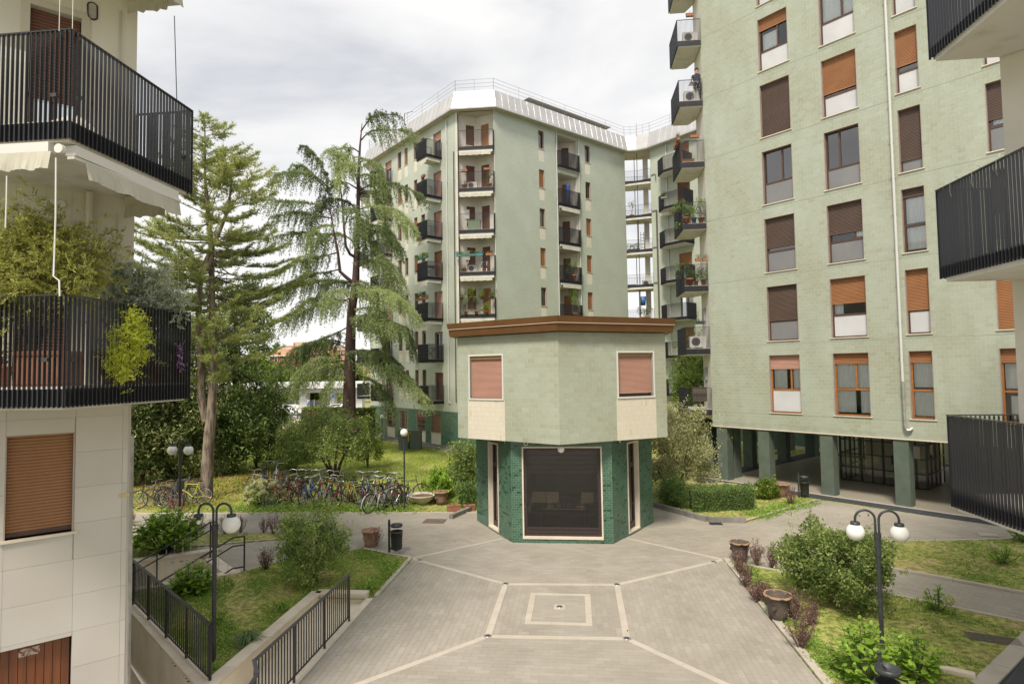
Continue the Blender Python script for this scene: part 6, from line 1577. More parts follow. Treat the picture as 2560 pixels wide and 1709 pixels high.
def grid_box(x0,x1,y0,y1,z0,z1,n=5,r=.004):
 m=MB();
 for i in range(n+1):
  f=i/n;z=z0+(z1-z0)*f;k=.86+.14*f
  xx0,xx1,yy0,yy1=(x0+x1)/2-(x1-x0)/2*k,(x0+x1)/2+(x1-x0)/2*k,y0*k,y1*k
  for a,b in(((xx0,yy0),(xx1,yy0)),((xx1,yy0),(xx1,yy1)),((xx1,yy1),(xx0,yy1)),((xx0,yy1),(xx0,yy0))):m.bar((*a,z),(*b,z),r*(2.2 if i==n else 1.2),r*(2.5 if i==n else 1.2))
  for s_ in range(2):m.bar((x0+(x1-x0)*f,(y0,y1)[s_],z1),((x0+x1)/2+(x0+(x1-x0)*f-(x0+x1)/2)*.86,(y0,y1)[s_]*.86,z0),r,r);m.bar(((x0,x1)[s_],y0+(y1-y0)*f,z1),((x0+x1)/2+((x0,x1)[s_]-(x0+x1)/2)*.86,(y0+(y1-y0)*f)*.86,z0),r,r)
 return m
BSK=grid_box(.42,.68,-.17,.17,.74,.96).mesh('front_basket',M_basket)
m=MB()
for y in(-.06,-.02,.02,.06):m.bar((-.30,y,.73),(-.68,y,.73),.008,.008)
for s_ in(-.06,.06):m.bar((-.62,s_,.73),(-.51,s_*.8,.36),.008,.008)
m.bar((-.68,-.06,.73),(-.68,.06,.73),.01,.01);RK=m.mesh('rear_rack',M_black)
m=MB();m.box(-.72,-.70,-.03,.03,.60,.68);TLt=m.mesh('rear_light',mat('rear_reflector',(.35,.01,.01),.3))
m=MB();m.tube([(-.12,.05,.27),(-.22,.16,.02)],.008,6);KS=m.mesh('kickstand',M_rim)
m=MB();m.box(-.62,-.40,-.14,.14,.78,.82);m.box(-.64,-.58,-.15,.15,.80,1.12);m.box(-.6,-.36,-.16,-.12,.78,.96);m.box(-.6,-.36,.12,.16,.78,.96);m.box(-.42,-.36,-.2,-.14,.44,.8);m.box(-.42,-.36,.14,.2,.44,.8);CSEAT=m.mesh('child_seat',mat('dark_seat',(.05,.055,.06),.5))
NB=[0]
def bicycle(x,y,yaw,color,label,lean=0.0,step=False,hb='c',basket=False,rack=True,sad='k',guards=True,scale=1.0,z=0.0,child=False,group='bicycles parked on the lawn'):
 M=Matrix.Translation((x,y,z))@Matrix.Rotation(yaw,4,'Z')@Matrix.Rotation(lean,4,'X')@Matrix.Scale(scale,4)
 t=thing('bicycle',label,'bicycle',group=group,M=M)
 f,fk,md=frame_mesh(color,step)
 I=Matrix.Identity(4);st=Matrix.Translation((.35,0,0))@Matrix.Rotation(random.uniform(-.35,.35),4,'Z')@Matrix.Translation((-.35,0,0))
 def add(nm,me,Q=I,par=t):
  o=bpy.data.objects.new(nm,me);link(o,par,M@Q);return o
 add('frame',f);add('fork',fk,st)
 for cx_,Q in((-.50,I),(.53,st)):
  Q2=Q@Matrix.Translation((cx_,0,.34))@Matrix.Rotation(random.random()*3,4,'Y');w=add('wheel',BKM['wheel'],Q2);add('tyre',BKM['tyre'],Q2,w)
 if guards:add('mudguards',md)
 add('handlebar',HB_C if hb=='c' else HB_F,st);add('seatpost',SP);add('saddle',SD if sad=='k' else SDb);add('crankset',CR)
 if basket:add('front_basket',BSK,st)
 if rack:add('rear_rack',RK);add('rear_light',TLt)
 if child:add('child_seat',CSEAT)
 if lean==0 and random.random()<.5:add('kickstand',KS)
 NB[0]+=1;return t
# the long row, from the hydrangea on the left to the lamp post on the right (x from the photograph's row)
row=[(588,1122,'silver',2.6,0,'c',0,'k','silver bicycle lying behind the pale flowering hydrangea, only its wheel showing'),(602,1100,'black',1.9,0,'f',0,'k','black flat bar bicycle rising behind the pale flowers'),(614,1098,'dark grey',1.3,0,'c',1,'k','grey bicycle with dark basket at the back left of the row'),(630,1104,'white',2.2,1,'c',0,'k','white step through bicycle behind the flowering hydrangea'),(632,1140,'orange',-2.2,1,'c',0,'b','orange bicycle with brown saddle right of the flowering hydrangea'),(642,1122,'black',1.5,0,'f',1,'k','black bicycle with a large black basket in the left part of the row'),(655,1148,'red',-2.5,1,'c',0,'k','dark red bicycle with a broad red mudguard'),(668,1120,'silver',1.2,0,'c',0,'k','silver bicycle with high saddle behind the red mudguard bicycle'),(680,1138,'burgundy',-2.0,0,'f',1,'k','burgundy bicycle with wicker coloured basket'),(697,1122,'dark grey',1.7,0,'c',0,'k','dark grey bicycle with its saddle raised above the row'),(712,1142,'blue',1.5,1,'c',1,'k','blue bicycle with front basket partly hidden by the near shrub'),(725,1126,'white',1.4,0,'c',1,'k','white bicycle with brown basket left of the multi stemmed shrub trunk'),(740,1144,'silver',1.6,1,'c',0,'b','silver step through bicycle with brown saddle in the middle of the row'),(755,1128,'black',1.5,0,'c',0,'k','black bicycle in front of the shrub trunk'),(768,1142,'burgundy',1.5,0,'c',0,'b','wine red bicycle with a leather saddle in the middle of the row'),(782,1130,'green',1.7,0,'f',1,'k','green bicycle with front basket just right of the shrub trunk'),(795,1148,'red',-2.35,0,'c',0,'k','red forked bicycle showing its big front wheel'),(810,1146,'yellow',2.35,0,'f',0,'k','yellow bicycle leaning beside the red forked one'),(822,1132,'white',1.5,1,'c',1,'k','white bicycle with red rear reflector and basket'),(838,1140,'blue',1.55,0,'f',0,'k','bright blue bicycle with straight handlebar'),(850,1130,'silver',1.4,0,'c',1,'k','silver bicycle with high basket behind the bright blue one'),(858,1146,'orange',1.35,0,'c',0,'k','orange red bicycle right of the bright blue one'),(870,1158,'white',1.15,1,'c',0,'k','white bicycle with red child reflector at the front of the row'),(880,1136,'dark grey',1.6,0,'f',1,'k','grey bicycle with brown wicker basket near the lamp post'),(890,1152,'silver',1.35,0,'c',0,'k','large silver bicycle standing forward near the lamp post'),(900,1134,'black',1.6,0,'c',0,'k','black bicycle with round black bell near the lamp post'),(906,1146,'red',1.2,0,'c',0,'k','red and white bicycle just left of the lamp post'),(922,1150,'black',1.45,0,'f',0,'k','black bicycle with pale blue tube at the foot of the lamp post'),(935,1138,'dark grey',.5,0,'f',0,'k','dark bicycle turned sideways right of the lamp post')]
for(dx_,dy_,c,hd_,stp,hb_,bs,sd_,lab)in row:
 g=Gd(dx_,dy_+12);bicycle(g[0],g[1],hd_+random.uniform(-.12,.12),c,lab,lean=random.uniform(-.16,.16),step=bool(stp),hb=hb_,basket=bool(bs),sad=sd_,guards=lab[-8:]=='mudguard' or random.random()<.28,scale=random.uniform(.97,1.08))
grp=[(352,1158,'black',3.5,'black bicycle with silver fork at the left of the small group','f',0,'b',0),(372,1156,'dark grey',3.0,'dark bicycle with brown saddle in the small group','c',0,'b',0),(392,1160,'burgundy',2.7,'wine red bicycle carrying a dark child seat in the small group','c',0,'k',1),(408,1150,'black',.4,'black bicycle with wicker basket behind the lamp post','c',1,'k',0),(438,1152,'yellow',3.25,'bright yellow mountain bicycle in the small group','f',0,'k',0),(420,1140,'dark grey',2.9,'dark bicycle behind the yellow mountain bicycle','f',0,'k',0)]
for(dx_,dy_,c,hd_,lab,hb_,bs,sd_,ch)in grp:
 g=Gd(dx_,dy_+6);bicycle(g[0],g[1],hd_,c,lab,lean=random.uniform(-.12,.12),hb=hb_,basket=bool(bs),sad=sd_,child=bool(ch),guards=c!='yellow',rack=c!='yellow',scale=1.02,group='small group of bicycles beside the pine')
g=Gd(395,1176);bicycle(g[0],g[1],2.8,'red','small red child bicycle in front of the small group',scale=.62,lean=.1,group='small group of bicycles beside the pine')
m=MB();a=Gd(600,1150);b=Gd(925,1150)
for i in range(28):
 f=i/27;x=a[0]+(b[0]-a[0])*f;y=a[1]+(b[1]-a[1])*f+.25;m.tube([(x,y,0),(x,y,.32),(x+.06,y,.38),(x+.12,y,.32),(x+.12,y,0)],.009,5)
m.bar((a[0],a[1]+.25,.03),(b[0],b[1]+.25,.03),.03,.03);single('bicycle_rack',m,M_steel,'low metal rack running under the long row of bicycles','rack')
# ================================================================== things on the far and end balconies
def put(T,u,d,z,fn,*a,**k):p=T@Vector((u,d,z));return fn((p.x,p.y,p.z),*a,**k)
fl=lambda k:21.21-3*k
LFb=leaf_mat('bright_foliage',[(0.078,0.140,0.023),(0.218,0.343,0.047),(0.437,0.562,0.094)])
bl=mat('blue_trough',(.05,.22,.30),.5)
gt=mat('green_trough',(.05,.17,.11),.5)
# loggia column on the chamfer
yL=41.12
pot_plant((-7.5,yL-.02,22.36-3),.1,.15,.08,'terracotta trough hung at the left of the second loggia rail from the top',box=(.5,.18,0),nleaf=30,leaf=.05)
pot_plant((-5.85,yL-.02,22.40-3),.1,.15,.08,'terracotta trough hung at the right of the second loggia rail from the top',box=(.5,.18,0),nleaf=30,leaf=.05)
ac_unit((-7.0,41.75,fl(1)),0,'white air conditioner on the second loggia from the top',.9)
pot_plant((-7.55,41.5,fl(1)),.2,.32,.3,'terracotta pot beside the air conditioner on the second loggia',nleaf=90,leaf=.07)
pot_plant((-5.75,41.5,fl(1)),.18,.32,1.1,'tall yellowish plant in a pot at the right of the second loggia',nleaf=260,leaf=.08,lm=LFb,spread=.2)
m=MB();m.box(-7.3,-6.45,41.4,41.75,fl(2),fl(2)+.7);m.box(-7.33,-6.42,41.38,41.77,fl(2)+.7,fl(2)+.74);single('storage_chest',m,mat('sage_chest',(.26,.33,.23),.6),'sage green storage chest on the third loggia from the top','chest')
for k in(2,3):
 m=MB();m.box(-7.6,-7.3,41.95,42.1,fl(k)+1.0,fl(k)+1.65);m.tube([(-7.5,42.0,fl(k)+1.0),(-7.48,42.0,fl(k)+.7)],.02,6);m.tube([(-7.38,42.0,fl(k)+1.0),(-7.4,42.0,fl(k)+.75)],.02,6);single('boiler',m,M_whitepaint,['','','white wall boiler on the third loggia from the top','white wall boiler on the flowered fourth loggia'][k],'boiler')
for i,(x,mm_,w)in enumerate(((-7.98,bl,.35),(-7.55,gt,.6),(-6.95,gt,.55),(-6.45,bl,.5),(-5.75,M_terra,.55))):
 pot_plant((x,yL-.02,22.30-9),.1,.17,.22,['blue trough at the left end of the fourth loggia rail','first green trough of flowers on the fourth loggia rail','second green trough of flowers on the fourth loggia rail','blue trough with lime foliage on the fourth loggia rail','terracotta trough at the right end of the fourth loggia rail'][i],box=(w,.2,0),nleaf=150,leaf=.07,potm=mm_,lm=LFb if i==3 else LF_ROSE,group='flower troughs on the fourth loggia rail')
ac_unit((-7.05,41.75,fl(3)),0,'white air conditioner on the fourth loggia',.9)
pot_plant((-7.6,41.45,fl(3)),.17,.3,.2,'terracotta pot left of the air conditioner on the fourth loggia',nleaf=60,leaf=.07)
t=thing('folding_chair','small dark folding chair on the fourth loggia','chair',(-6.2,41.6,fl(3)))
m=MB();m.box(-6.4,-6.0,41.4,41.75,fl(3)+.42,fl(3)+.45);part('seat',m,M_black,t)
for q in(-6.38,-6.02):
 m=MB();m.bar((q,41.42,fl(3)),(q,41.75,fl(3)+.85),.025,.025);part('leg',m,M_black,t);m=MB();m.bar((q,41.78,fl(3)),(q,41.42,fl(3)+.44),.025,.025);part('leg',m,M_black,t)
m=MB();m.box(-6.4,-6.0,41.72,41.76,fl(3)+.6,fl(3)+.85);part('backrest',m,M_black,t)
for i in range(7):
 x=-7.85+i*.37;pot_plant((x,yL+(0 if i%2 else .35),(22.28-12)if i%2==0 else fl(4)),.15,.2,[.5,1.3,.9,1.2,.5,.8,.6][i],'plant %s on the overgrown fifth loggia'%['at the far left','second from the left','third from the left','in the middle','third from the right','second from the right','at the far right'][i],nleaf=420,leaf=.075,lm=[LF_ROSE,LF_ROSE,LFb,LF_ROSE,LFb,LFb,LF_ROSE][i],spread=.34,droop=.25,group='plants crowding the fifth loggia')
# left face balconies
for k,nm in((3,'fourth'),(4,'fifth')):
 for q in range(3):
  p=TFl@Vector((-37.1-.55*q,-1.32,0));pot_plant((p.x,p.y,fl(k)+1.24),.1,.16,[.2,.3,.2][q]*(2 if k==4 else 1.2),'%s planter on the %s balcony rail left of the far corner'%(['right','middle','left'][q],nm),box=(.5,.2,-math.pi/4),nleaf=170,leaf=.08,potm=gt if k==3 else M_terra,lm=LFb if k==3 else LF_ROSE)
p=TFl@Vector((-37.3,-1.34,0));pot_plant((p.x,p.y,fl(1)+1.22),.1,.15,.04,'small terracotta trough on the second balcony rail left of the corner',box=(.45,.18,-math.pi/4),nleaf=20,leaf=.05)
for k,nm in((3,'fourth'),(5,'sixth')):
 p=TFl@Vector((-37.6,-.7,0));t=thing('balcony_table','small dark table on the %s balcony left of the corner'%nm,'table',(p.x,p.y,fl(k)))
 m=MB();m.T=Matrix.Translation((p.x,p.y,fl(k)));m.box(-.35,.35,-.3,.3,.70,.73);part('tabletop',m,M_black,t)
 for sx in(-1,1):m=MB();m.T=Matrix.Translation((p.x,p.y,fl(k)));m.bar((sx*.3,-.25,0),(-sx*.3,.25,.7),.03,.03);part('leg',m,M_black,t)
# right face loggias
for k,(nl,hh_,lmm)in{3:(500,.9,LFb),4:(800,1.6,LFb)}.items():
 p=TFr@Vector((33.1,-.05,0));pot_plant((p.x,p.y,fl(k)),.3,.4,hh_+.4,'lime green shrub in a pot on the %s loggia of the right face'%['','','','fourth','fifth'][k],nleaf=nl,leaf=.09,lm=lmm,spread=.5)
p=TFr@Vector((32.9,.1,0));m=MB();m.tube([(p.x,p.y,fl(1)),(p.x,p.y,fl(1)+1.5)],[.12,.16],8);m.sphere((p.x,p.y,fl(1)+1.5),.16,10,8);single('parasol',m,mat('blue_cloth',(.03,.08,.3),.8),'furled blue parasol on the second loggia of the right face','parasol')
# walkway link
fk_=lambda k:21.12-3*k
pot_plant((5.2,51.5,fk_(1)),.2,.3,1.3,'small leafy tree in a pot on the upper walkway',nleaf=90,leaf=.12,spread=.35)
for q in range(3):pot_plant((4.95+.35*q,51.55,fk_(2)),.2,.35,.7,'%s potted plant on the second walkway'%['left','middle','right'][q],nleaf=90,leaf=.1,spread=.25,box=(.34,.3,0),potm=mat('dark_trough',(.05,.05,.05),.7))
t=thing('step_ladder','pale step ladder standing on the second walkway','ladder',(6.1,51.9,fk_(2)))
for s_ in(-.16,.16):m=MB();m.bar((6.1+s_,51.9,fk_(2)),(6.1+s_*.8,52.0,fk_(2)+1.9),.04,.06);part('rail',m,M_steel,t)
for q in range(6):m=MB();m.box(5.95,6.25,51.9,52.0,fk_(2)+.25+.28*q,fk_(2)+.29+.28*q);part('rung',m,M_steel,t)
ac_unit((6.35,51.6,fk_(3)),0,'white air conditioner on the third walkway',1.05)
m=MB();m.box(4.75,5.4,51.5,51.8,fk_(3),fk_(3)+.3);single('storage_box',m,mat('grey_green_cabinet',(0.095,0.115,0.10),.6),'low grey box on the third walkway','box')
m=MB();m.lathe([(.001,0),(.2,0),(.26,.75),(.001,.75)],(6.0,51.7,fk_(4)+1.5),14);single('blue_bin',m,mat('blue_plastic',(.04,.14,.40),.5),'tall blue tub raised on the plant shelf of the fourth walkway','tub')
pot_plant((6.1,51.55,fk_(4)),.4,.5,1.0,'dense dark green climbing plant on the fourth walkway',nleaf=700,leaf=.09,spread=.6,box=(.9,.35,0))
m=MB()
for q in range(5):m.box(4.75+.12*q,4.84+.12*q,51.45,51.48,fk_(5)+.75,fk_(5)+1.2)
single('laundry',m,mat('blue_laundry',(.06,.09,.25),.9,color2=(.5,.5,.5),scale=8,contrast=(.5,.52)),'blue and white laundry hanging on the lowest walkway in view','laundry')
# wing balconies
p=TW@Vector((-28.9,-1.28,0));pot_plant((p.x,p.y,19.2-.35),.1,.16,.5,'grey tilted trough with thin plants on the second wing balcony',box=(.6,.2,-.3),nleaf=120,leaf=.08,potm=M_concrete)
# end balconies of the raised building: name, storey from the bottom
fe=lambda k:3.14+3*k+(.12 if k==0 else 0)
ac_unit((EX-.52,EY+.35,fe(1)),0,'white air conditioner on the second lowest end balcony',.95)
ac_unit((EX-.45,EY+.38,fe(5)),0,'white air conditioner on the end balcony where a person stands',.95)
t=ac_unit((EX-.45,EY+.4,fe(6)),0,'dark shaded air conditioner on the topmost visible end balcony',.9)
m=MB();m.box(EX-.85,EX-.05-.12,EY+.22,EY+.30,fe(0)+.35,fe(0)+1.0);m.box(EX-.88,EX-.12,EY+.2,EY+.32,fe(0)+1.0,fe(0)+1.03);single('radiator_box',m,mat('brown_box',(.12,.10,.08),.6),'brown metal box with white top on the lowest end balcony','box')
pl_e=[(4,-.95,.1,.22,.3,1.3,LF_ROSE,'tall leafy plant at the left of the overgrown end balcony'),(4,-.55,.15,.17,.3,.7,LFb,'blue pot plant in the middle of the overgrown end balcony'),(4,-.2,.2,.2,.3,1.4,LFb,'cactus like plant at the right of the overgrown end balcony'),(3-0,-.85,.15,.26,.35,1.0,LF_ROSE,'large terracotta pot with trailing plant on the third end balcony'),(3,-.2,.15,.16,.3,.8,LF_ROSE,'small terracotta pot at the right of the third end balcony'),(3,-.5,.3,.14,.25,.6,LF_ROSE,'dark leafy pot in the middle of the third end balcony')]
for i,(k,dx_,dy_,r_,h_,ph,lmm,lab)in enumerate(pl_e):
 kk_={4:3,3:2}[k];pot_plant((EX+dx_,EY+dy_,fe(kk_)),r_*.8,h_,ph,lab,nleaf=420,leaf=.065,lm=lmm,spread=.28,potm=bl if 'blue' in lab else None,droop=.1,group='potted plants on the overgrown end balconies')
pot_plant((EX-1.12,EY+.3,fe(3)+.55),.02,.02,.9,'climber spilling over the side of the overgrown end balcony',nleaf=500,leaf=.075,spread=.32,droop=.9,potm=M_black)
pot_plant((EX-1.15,EY+.5,fe(2)+.75),.02,.02,.9,'climber spilling over the side of the third end balcony',nleaf=320,leaf=.07,spread=.3,droop=.9,potm=M_black)
for(k,dx_,w,lab)in((4,-.45,.45,'terracotta trough on the front rail of the fifth end balcony'),(6,-.5,.38,'terracotta trough on the front rail of the topmost end balcony'),(2,-.45,.3,'left small pot on the front rail of the third end balcony'),(2,-.15,.2,'right small pot on the front rail of the third end balcony'),(1,-.45,.42,'dark trough on the front rail of the second lowest end balcony')):
 pot_plant((EX+dx_,EY-.05,fe(k)+1.14),.1,.14,.22 if k<3 else .05,lab,box=(w,.16,0),nleaf=90 if k<3 else 10,leaf=.05,potm=M_terra if k>1 else M_cast)
for q,(y_,z_)in enumerate(((.35,1.18),(.75,1.10),(1.1,1.05))):pot_plant((EX-1.15,EY+y_,fe(4)+z_),.1,.15,.3 if q==0 else .05,'%s terracotta trough on the side rail of the fifth end balcony'%['near','middle','far'][q],box=(.35,.18,math.pi/2),nleaf=100 if q==0 else 12,leaf=.06)
pot_plant((EX-.75,EY+.15,fe(4)),.2,.16,.15,'long terracotta trough on the floor of the fifth end balcony',box=(.6,.2,0),nleaf=60,leaf=.05)
for k in(1,0):
 z=fe(k)+1.35-.0;x=EX-.02
 m=MB();m.box(EX-.10,EX-.012,EY+.75,EY+1.15,z,z+.62);m.tube([(EX-.06,EY+.85,z),(EX-.06,EY+.85,z-.3)],.015,6);m.tube([(EX-.06,EY+1.0,z),(EX-.06,EY+1.0,z-.22)],.015,6);single('boiler_cabinet',m,mat('grey_cabinet',(.30,.31,.31),.5),['grey wall cabinet beside the lowest end balcony','grey wall cabinet beside the second lowest end balcony'][k],'cabinet')
# ================================================================== person on an end balcony
px_,py_,pz_=EX-.16,EY+.42,fe(5)
per=thing('person','person in a dark blue shirt standing on a high end balcony above the air conditioner','person',(px_,py_,pz_))
def skin_body(name,joints,edges,m_,parent,root=0,sub=2):
 me=bpy.data.meshes.new(name);me.from_pydata([j[0]for j in joints],edges,[]);o=bpy.data.objects.new(name,me);COL.objects.link(o)
 mod=o.modifiers.new('s','SKIN');o.modifiers.new('d','SUBSURF').levels=sub;o.modifiers['d'].render_levels=sub
 for i,j in enumerate(joints):sv=me.skin_vertices[0].data[i];sv.radius=(j[1],j[1]*(j[2]if len(j)>2 else 1));sv.use_root=i==root
 dg=bpy.context.evaluated_depsgraph_get();r=bpy.data.meshes.new_from_object(o.evaluated_get(dg));bpy.data.objects.remove(o)
 r.materials.clear()
 for q in m_:r.materials.append(q)
 r.name=name;n=bpy.data.objects.new(name,r);link(n,parent,Matrix.Identity(4));return n,r
X_,Y_,Z_=px_,py_,pz_
J=[((X_,Y_,Z_+.95),.15,.8),((X_,Y_,Z_+1.15),.14,.8),((X_,Y_,Z_+1.38),.17,.7),((X_,Y_,Z_+1.50),.065),((X_,Y_-.01,Z_+1.60),.085),((X_,Y_-.01,Z_+1.70),.095),((X_-.10,Y_,Z_+.88),.09),((X_-.10,Y_-.02,Z_+.48),.065),((X_-.10,Y_,Z_+.07),.045),((X_-.10,Y_-.16,Z_+.04),.04),((X_+.10,Y_,Z_+.88),.09),((X_+.10,Y_-.02,Z_+.48),.065),((X_+.10,Y_,Z_+.07),.045),((X_+.10,Y_-.16,Z_+.04),.04),((X_-.20,Y_,Z_+1.40),.06),((X_-.27,Y_-.05,Z_+1.14),.042),((X_-.30,Y_-.28,Z_+1.05),.03),((X_-.31,Y_-.36,Z_+1.04),.028),((X_+.20,Y_,Z_+1.40),.06),((X_+.24,Y_-.05,Z_+1.14),.042),((X_+.20,Y_-.25,Z_+1.05),.03),((X_+.19,Y_-.33,Z_+1.04),.028)]
E_=[(0,1),(1,2),(2,3),(3,4),(4,5),(0,6),(6,7),(7,8),(8,9),(0,10),(10,11),(11,12),(12,13),(2,14),(14,15),(15,16),(16,17),(2,18),(18,19),(19,20),(20,21)]
skin_m=mat('skin',(.45,.27,.19),.6);shirt=mat('navy_shirt',(.02,.025,.05),.8);trous=mat('dark_trousers',(.04,.04,.06),.8)
po,pme=skin_body('body',J,E_,[skin_m,shirt,trous],per)
for p in pme.polygons:
 c=p.center;z=c.z-Z_;arm=abs(c.x-X_)>.19 and z<1.32 and z>.98
 p.material_index=2 if z<.98 and not(abs(c.x-X_)>.19 and z>.9)else(1 if z<1.50 and not(arm and z<1.25)and z>.95 else 0)
 p.use_smooth=True
for s_ in(-1,1):
 for q in range(5):
  m=MB();hx=X_+(-.31 if s_<0 else .19);a=(q-2)*.018;m.tube([(hx+a,Y_-.36,Z_+1.04),(hx+a*1.3,Y_-.40,Z_+1.04),(hx+a*1.3,Y_-.42,Z_+1.02-.004*q)],[.009,.008,.006],6);part('finger',m,skin_m,per)
m=MB();m.sphere((X_,Y_+.015,Z_+1.715),.105,14,10,1.0);part('hair',m,mat('dark_hair',(.03,.02,.015),.8),per)
m=MB();m.add([(X_-.015,Y_-.10,Z_+1.62),(X_+.015,Y_-.10,Z_+1.62),(X_,Y_-.125,Z_+1.625),(X_,Y_-.10,Z_+1.67)],[(0,1,2),(0,2,3),(1,3,2)]);part('nose',m,skin_m,per)
t=thing('drying_rack','white drying rack with laundry beside the person on the end balcony','drying rack',(EX-.35,EY+.2,fe(5)))
for s_ in(-.18,.18):m=MB();m.bar((EX-.35+s_,EY+.1,fe(5)),(EX-.35-s_,EY+.1,fe(5)+.95),.015,.015);part('leg',m,M_whitepaint,t)
m=MB();m.box(EX-.55,EX-.15,EY+.08,EY+.5,fe(5)+.95,fe(5)+.965);part('rack_top',m,M_whitepaint,t)
m=MB();m.box(EX-.14,EX-.11,EY+.05,EY+.35,fe(5)+.35,fe(5)+.95);m.box(EX-.32,EX-.29,EY+.05,EY+.35,fe(5)+.55,fe(5)+.95);part('laundry',m,mat('dark_laundry',(.04,.04,.05),.9,color2=(.5,.5,.5),scale=6,contrast=(.55,.57)),t)
# ================================================================== trees
def make_tree(name,label,cat,base,trunk,R,k,per,leaf,lm,clump=.5,seed=0,fill=.4,low=-.8,center=None,bark=M_bark2,stems=None,aspect=.5,up=.5,flat=1.0,sh=.5,group=None,branches=14,trunk_r=.15,shoots=70):
 """trunk path, limbs to the clumps, leaf clumps through an uneven crown"""
 t=thing(name,label,cat,base,group)
 c=np.array(center);cs=crown_clumps(c,R,k,fill,low)
 m=MB()
 for s_ in(stems or[trunk]):
  n=len(s_);m.tube(s_,[trunk_r*(1-.75*i/(n-1))for i in range(n)],9,False)
 part('trunk',m,bark,t)
 m=MB();st_=stems or[trunk]
 for i,q in enumerate(cs[::max(1,len(cs)//branches)]):
  s_=st_[i%len(st_)];j=len(s_)//2+(i%max(1,len(s_)-len(s_)//2));a=np.array(s_[min(j,len(s_)-1)]);mid_=a*.5+q*.5+RNG.normal(0,.08,3)-np.array([0,0,.05])
  m.tube([tuple(a),tuple(mid_),tuple(q)],[trunk_r*.3,trunk_r*.18,.008],5,False)
 part('limbs',m,bark,t)
 rad=np.full(len(cs),clump)*RNG.uniform(.65,1.25,len(cs))
 P,ci=clump_points(cs,rad,per,flat,sh)
 base_t=RNG.uniform(.15,.75,len(cs))[ci]+RNG.normal(0,.16,len(P))
 if shoots:
  d=cs-c;d/=np.linalg.norm(d,axis=1,keepdims=True);k_=RNG.choice(len(cs),shoots);q0=cs[k_];dd=d[k_]*.8+np.array([0,0,.55])+RNG.normal(0,.35,(shoots,3));L_=clump*RNG.uniform(.9,2.3,shoots)
  f=RNG.random((shoots,16));SPt=(q0[:,None]+dd[:,None]*(L_[:,None]*f)[...,None]+RNG.normal(0,leaf*.35,(shoots,16,3))).reshape(-1,3);P=np.concatenate([P,SPt]);base_t=np.concatenate([base_t,RNG.uniform(.4,.95,len(SPt))])
 part('foliage',leaves_mesh('foliage',P,leaf,lm,aspect,up,base_t),lm,t)
 return t
LF_SHRUB=leaf_mat('shrub_leaf',[(0.062,0.104,0.025),(0.208,0.292,0.073),(0.543,0.600,0.230)],trans=.42)
LF_DARK=leaf_mat('dark_glossy_leaf',[(0.034,0.066,0.020),(0.127,0.193,0.050),(0.389,0.471,0.139)],rough=.35,trans=.28)
LF_MAG=leaf_mat('magnolia_leaf',[(0.039,0.065,0.021),(0.148,0.207,0.058),(0.605,0.605,0.296)],rough=.33,trans=.28)
LF_BRT=leaf_mat('bright_shrub_leaf',[(0.053,0.093,0.014),(0.159,0.239,0.026),(0.292,0.384,0.053)],trans=.45)
LF_VAR=leaf_mat('variegated_leaf',[(0.131,0.149,0.056),(0.411,0.411,0.206),(0.750,0.747,0.448)],trans=.38)
LF_HOLLY=leaf_mat('holly_leaf',[(0.079,0.138,0.042),(0.316,0.437,0.110),(0.750,0.750,0.277)],rough=.35,trans=.32)
LF_HED=leaf_mat('box_hedge_leaf',[(0.073,0.131,0.040),(0.184,0.289,0.079),(0.341,0.499,0.158)],trans=.38)
LF_PRP=leaf_mat('barberry_leaf',[(0.104,0.054,0.054),(0.226,0.124,0.118),(0.416,0.278,0.238)],trans=.32)
LF_HYD=leaf_mat('hydrangea_leaf',[(0.128,0.236,0.030),(0.256,0.413,0.049),(0.413,0.590,0.098)],trans=.42)
LF_FAR=leaf_mat('far_tree_leaf',[(0.078,0.125,0.031),(0.187,0.265,0.055),(0.343,0.437,0.109)],trans=.45)
# --- needles
def needles_mesh(name,P,D,per,ln,wd,m,spread=.6,tint=None):
 n=len(P)*per;p=np.repeat(P,per,0);d=np.repeat(D,per,0)+RNG.normal(0,spread,(n,3));d/=np.linalg.norm(d,axis=1,keepdims=True)+1e-9
 a=RNG.normal(size=(n,3));w=np.cross(d,a);w/=np.linalg.norm(w,axis=1,keepdims=True)+1e-9
 L_=(ln*RNG.uniform(.6,1.15,n))[:,None]
 V=np.stack([p-w*wd/2,p+w*wd/2,p+d*L_],1).reshape(-1,3);F=np.arange(3*n).reshape(-1,3)
 tt=(RNG.random(len(P))if tint is None else tint);tt=np.repeat(tt,per)+RNG.normal(0,.1,n)
 return quads_mesh(name,V,F,np.clip(tt,0,1),m,3)
LF_PINE=leaf_mat('pine_needle',[(0.090,0.115,0.037),(0.283,0.335,0.102),(0.584,0.614,0.227)],trans=.38)
LF_CED=leaf_mat('cedar_needle',[(0.072,0.105,0.048),(0.223,0.290,0.115),(0.482,0.554,0.252)],trans=.38)
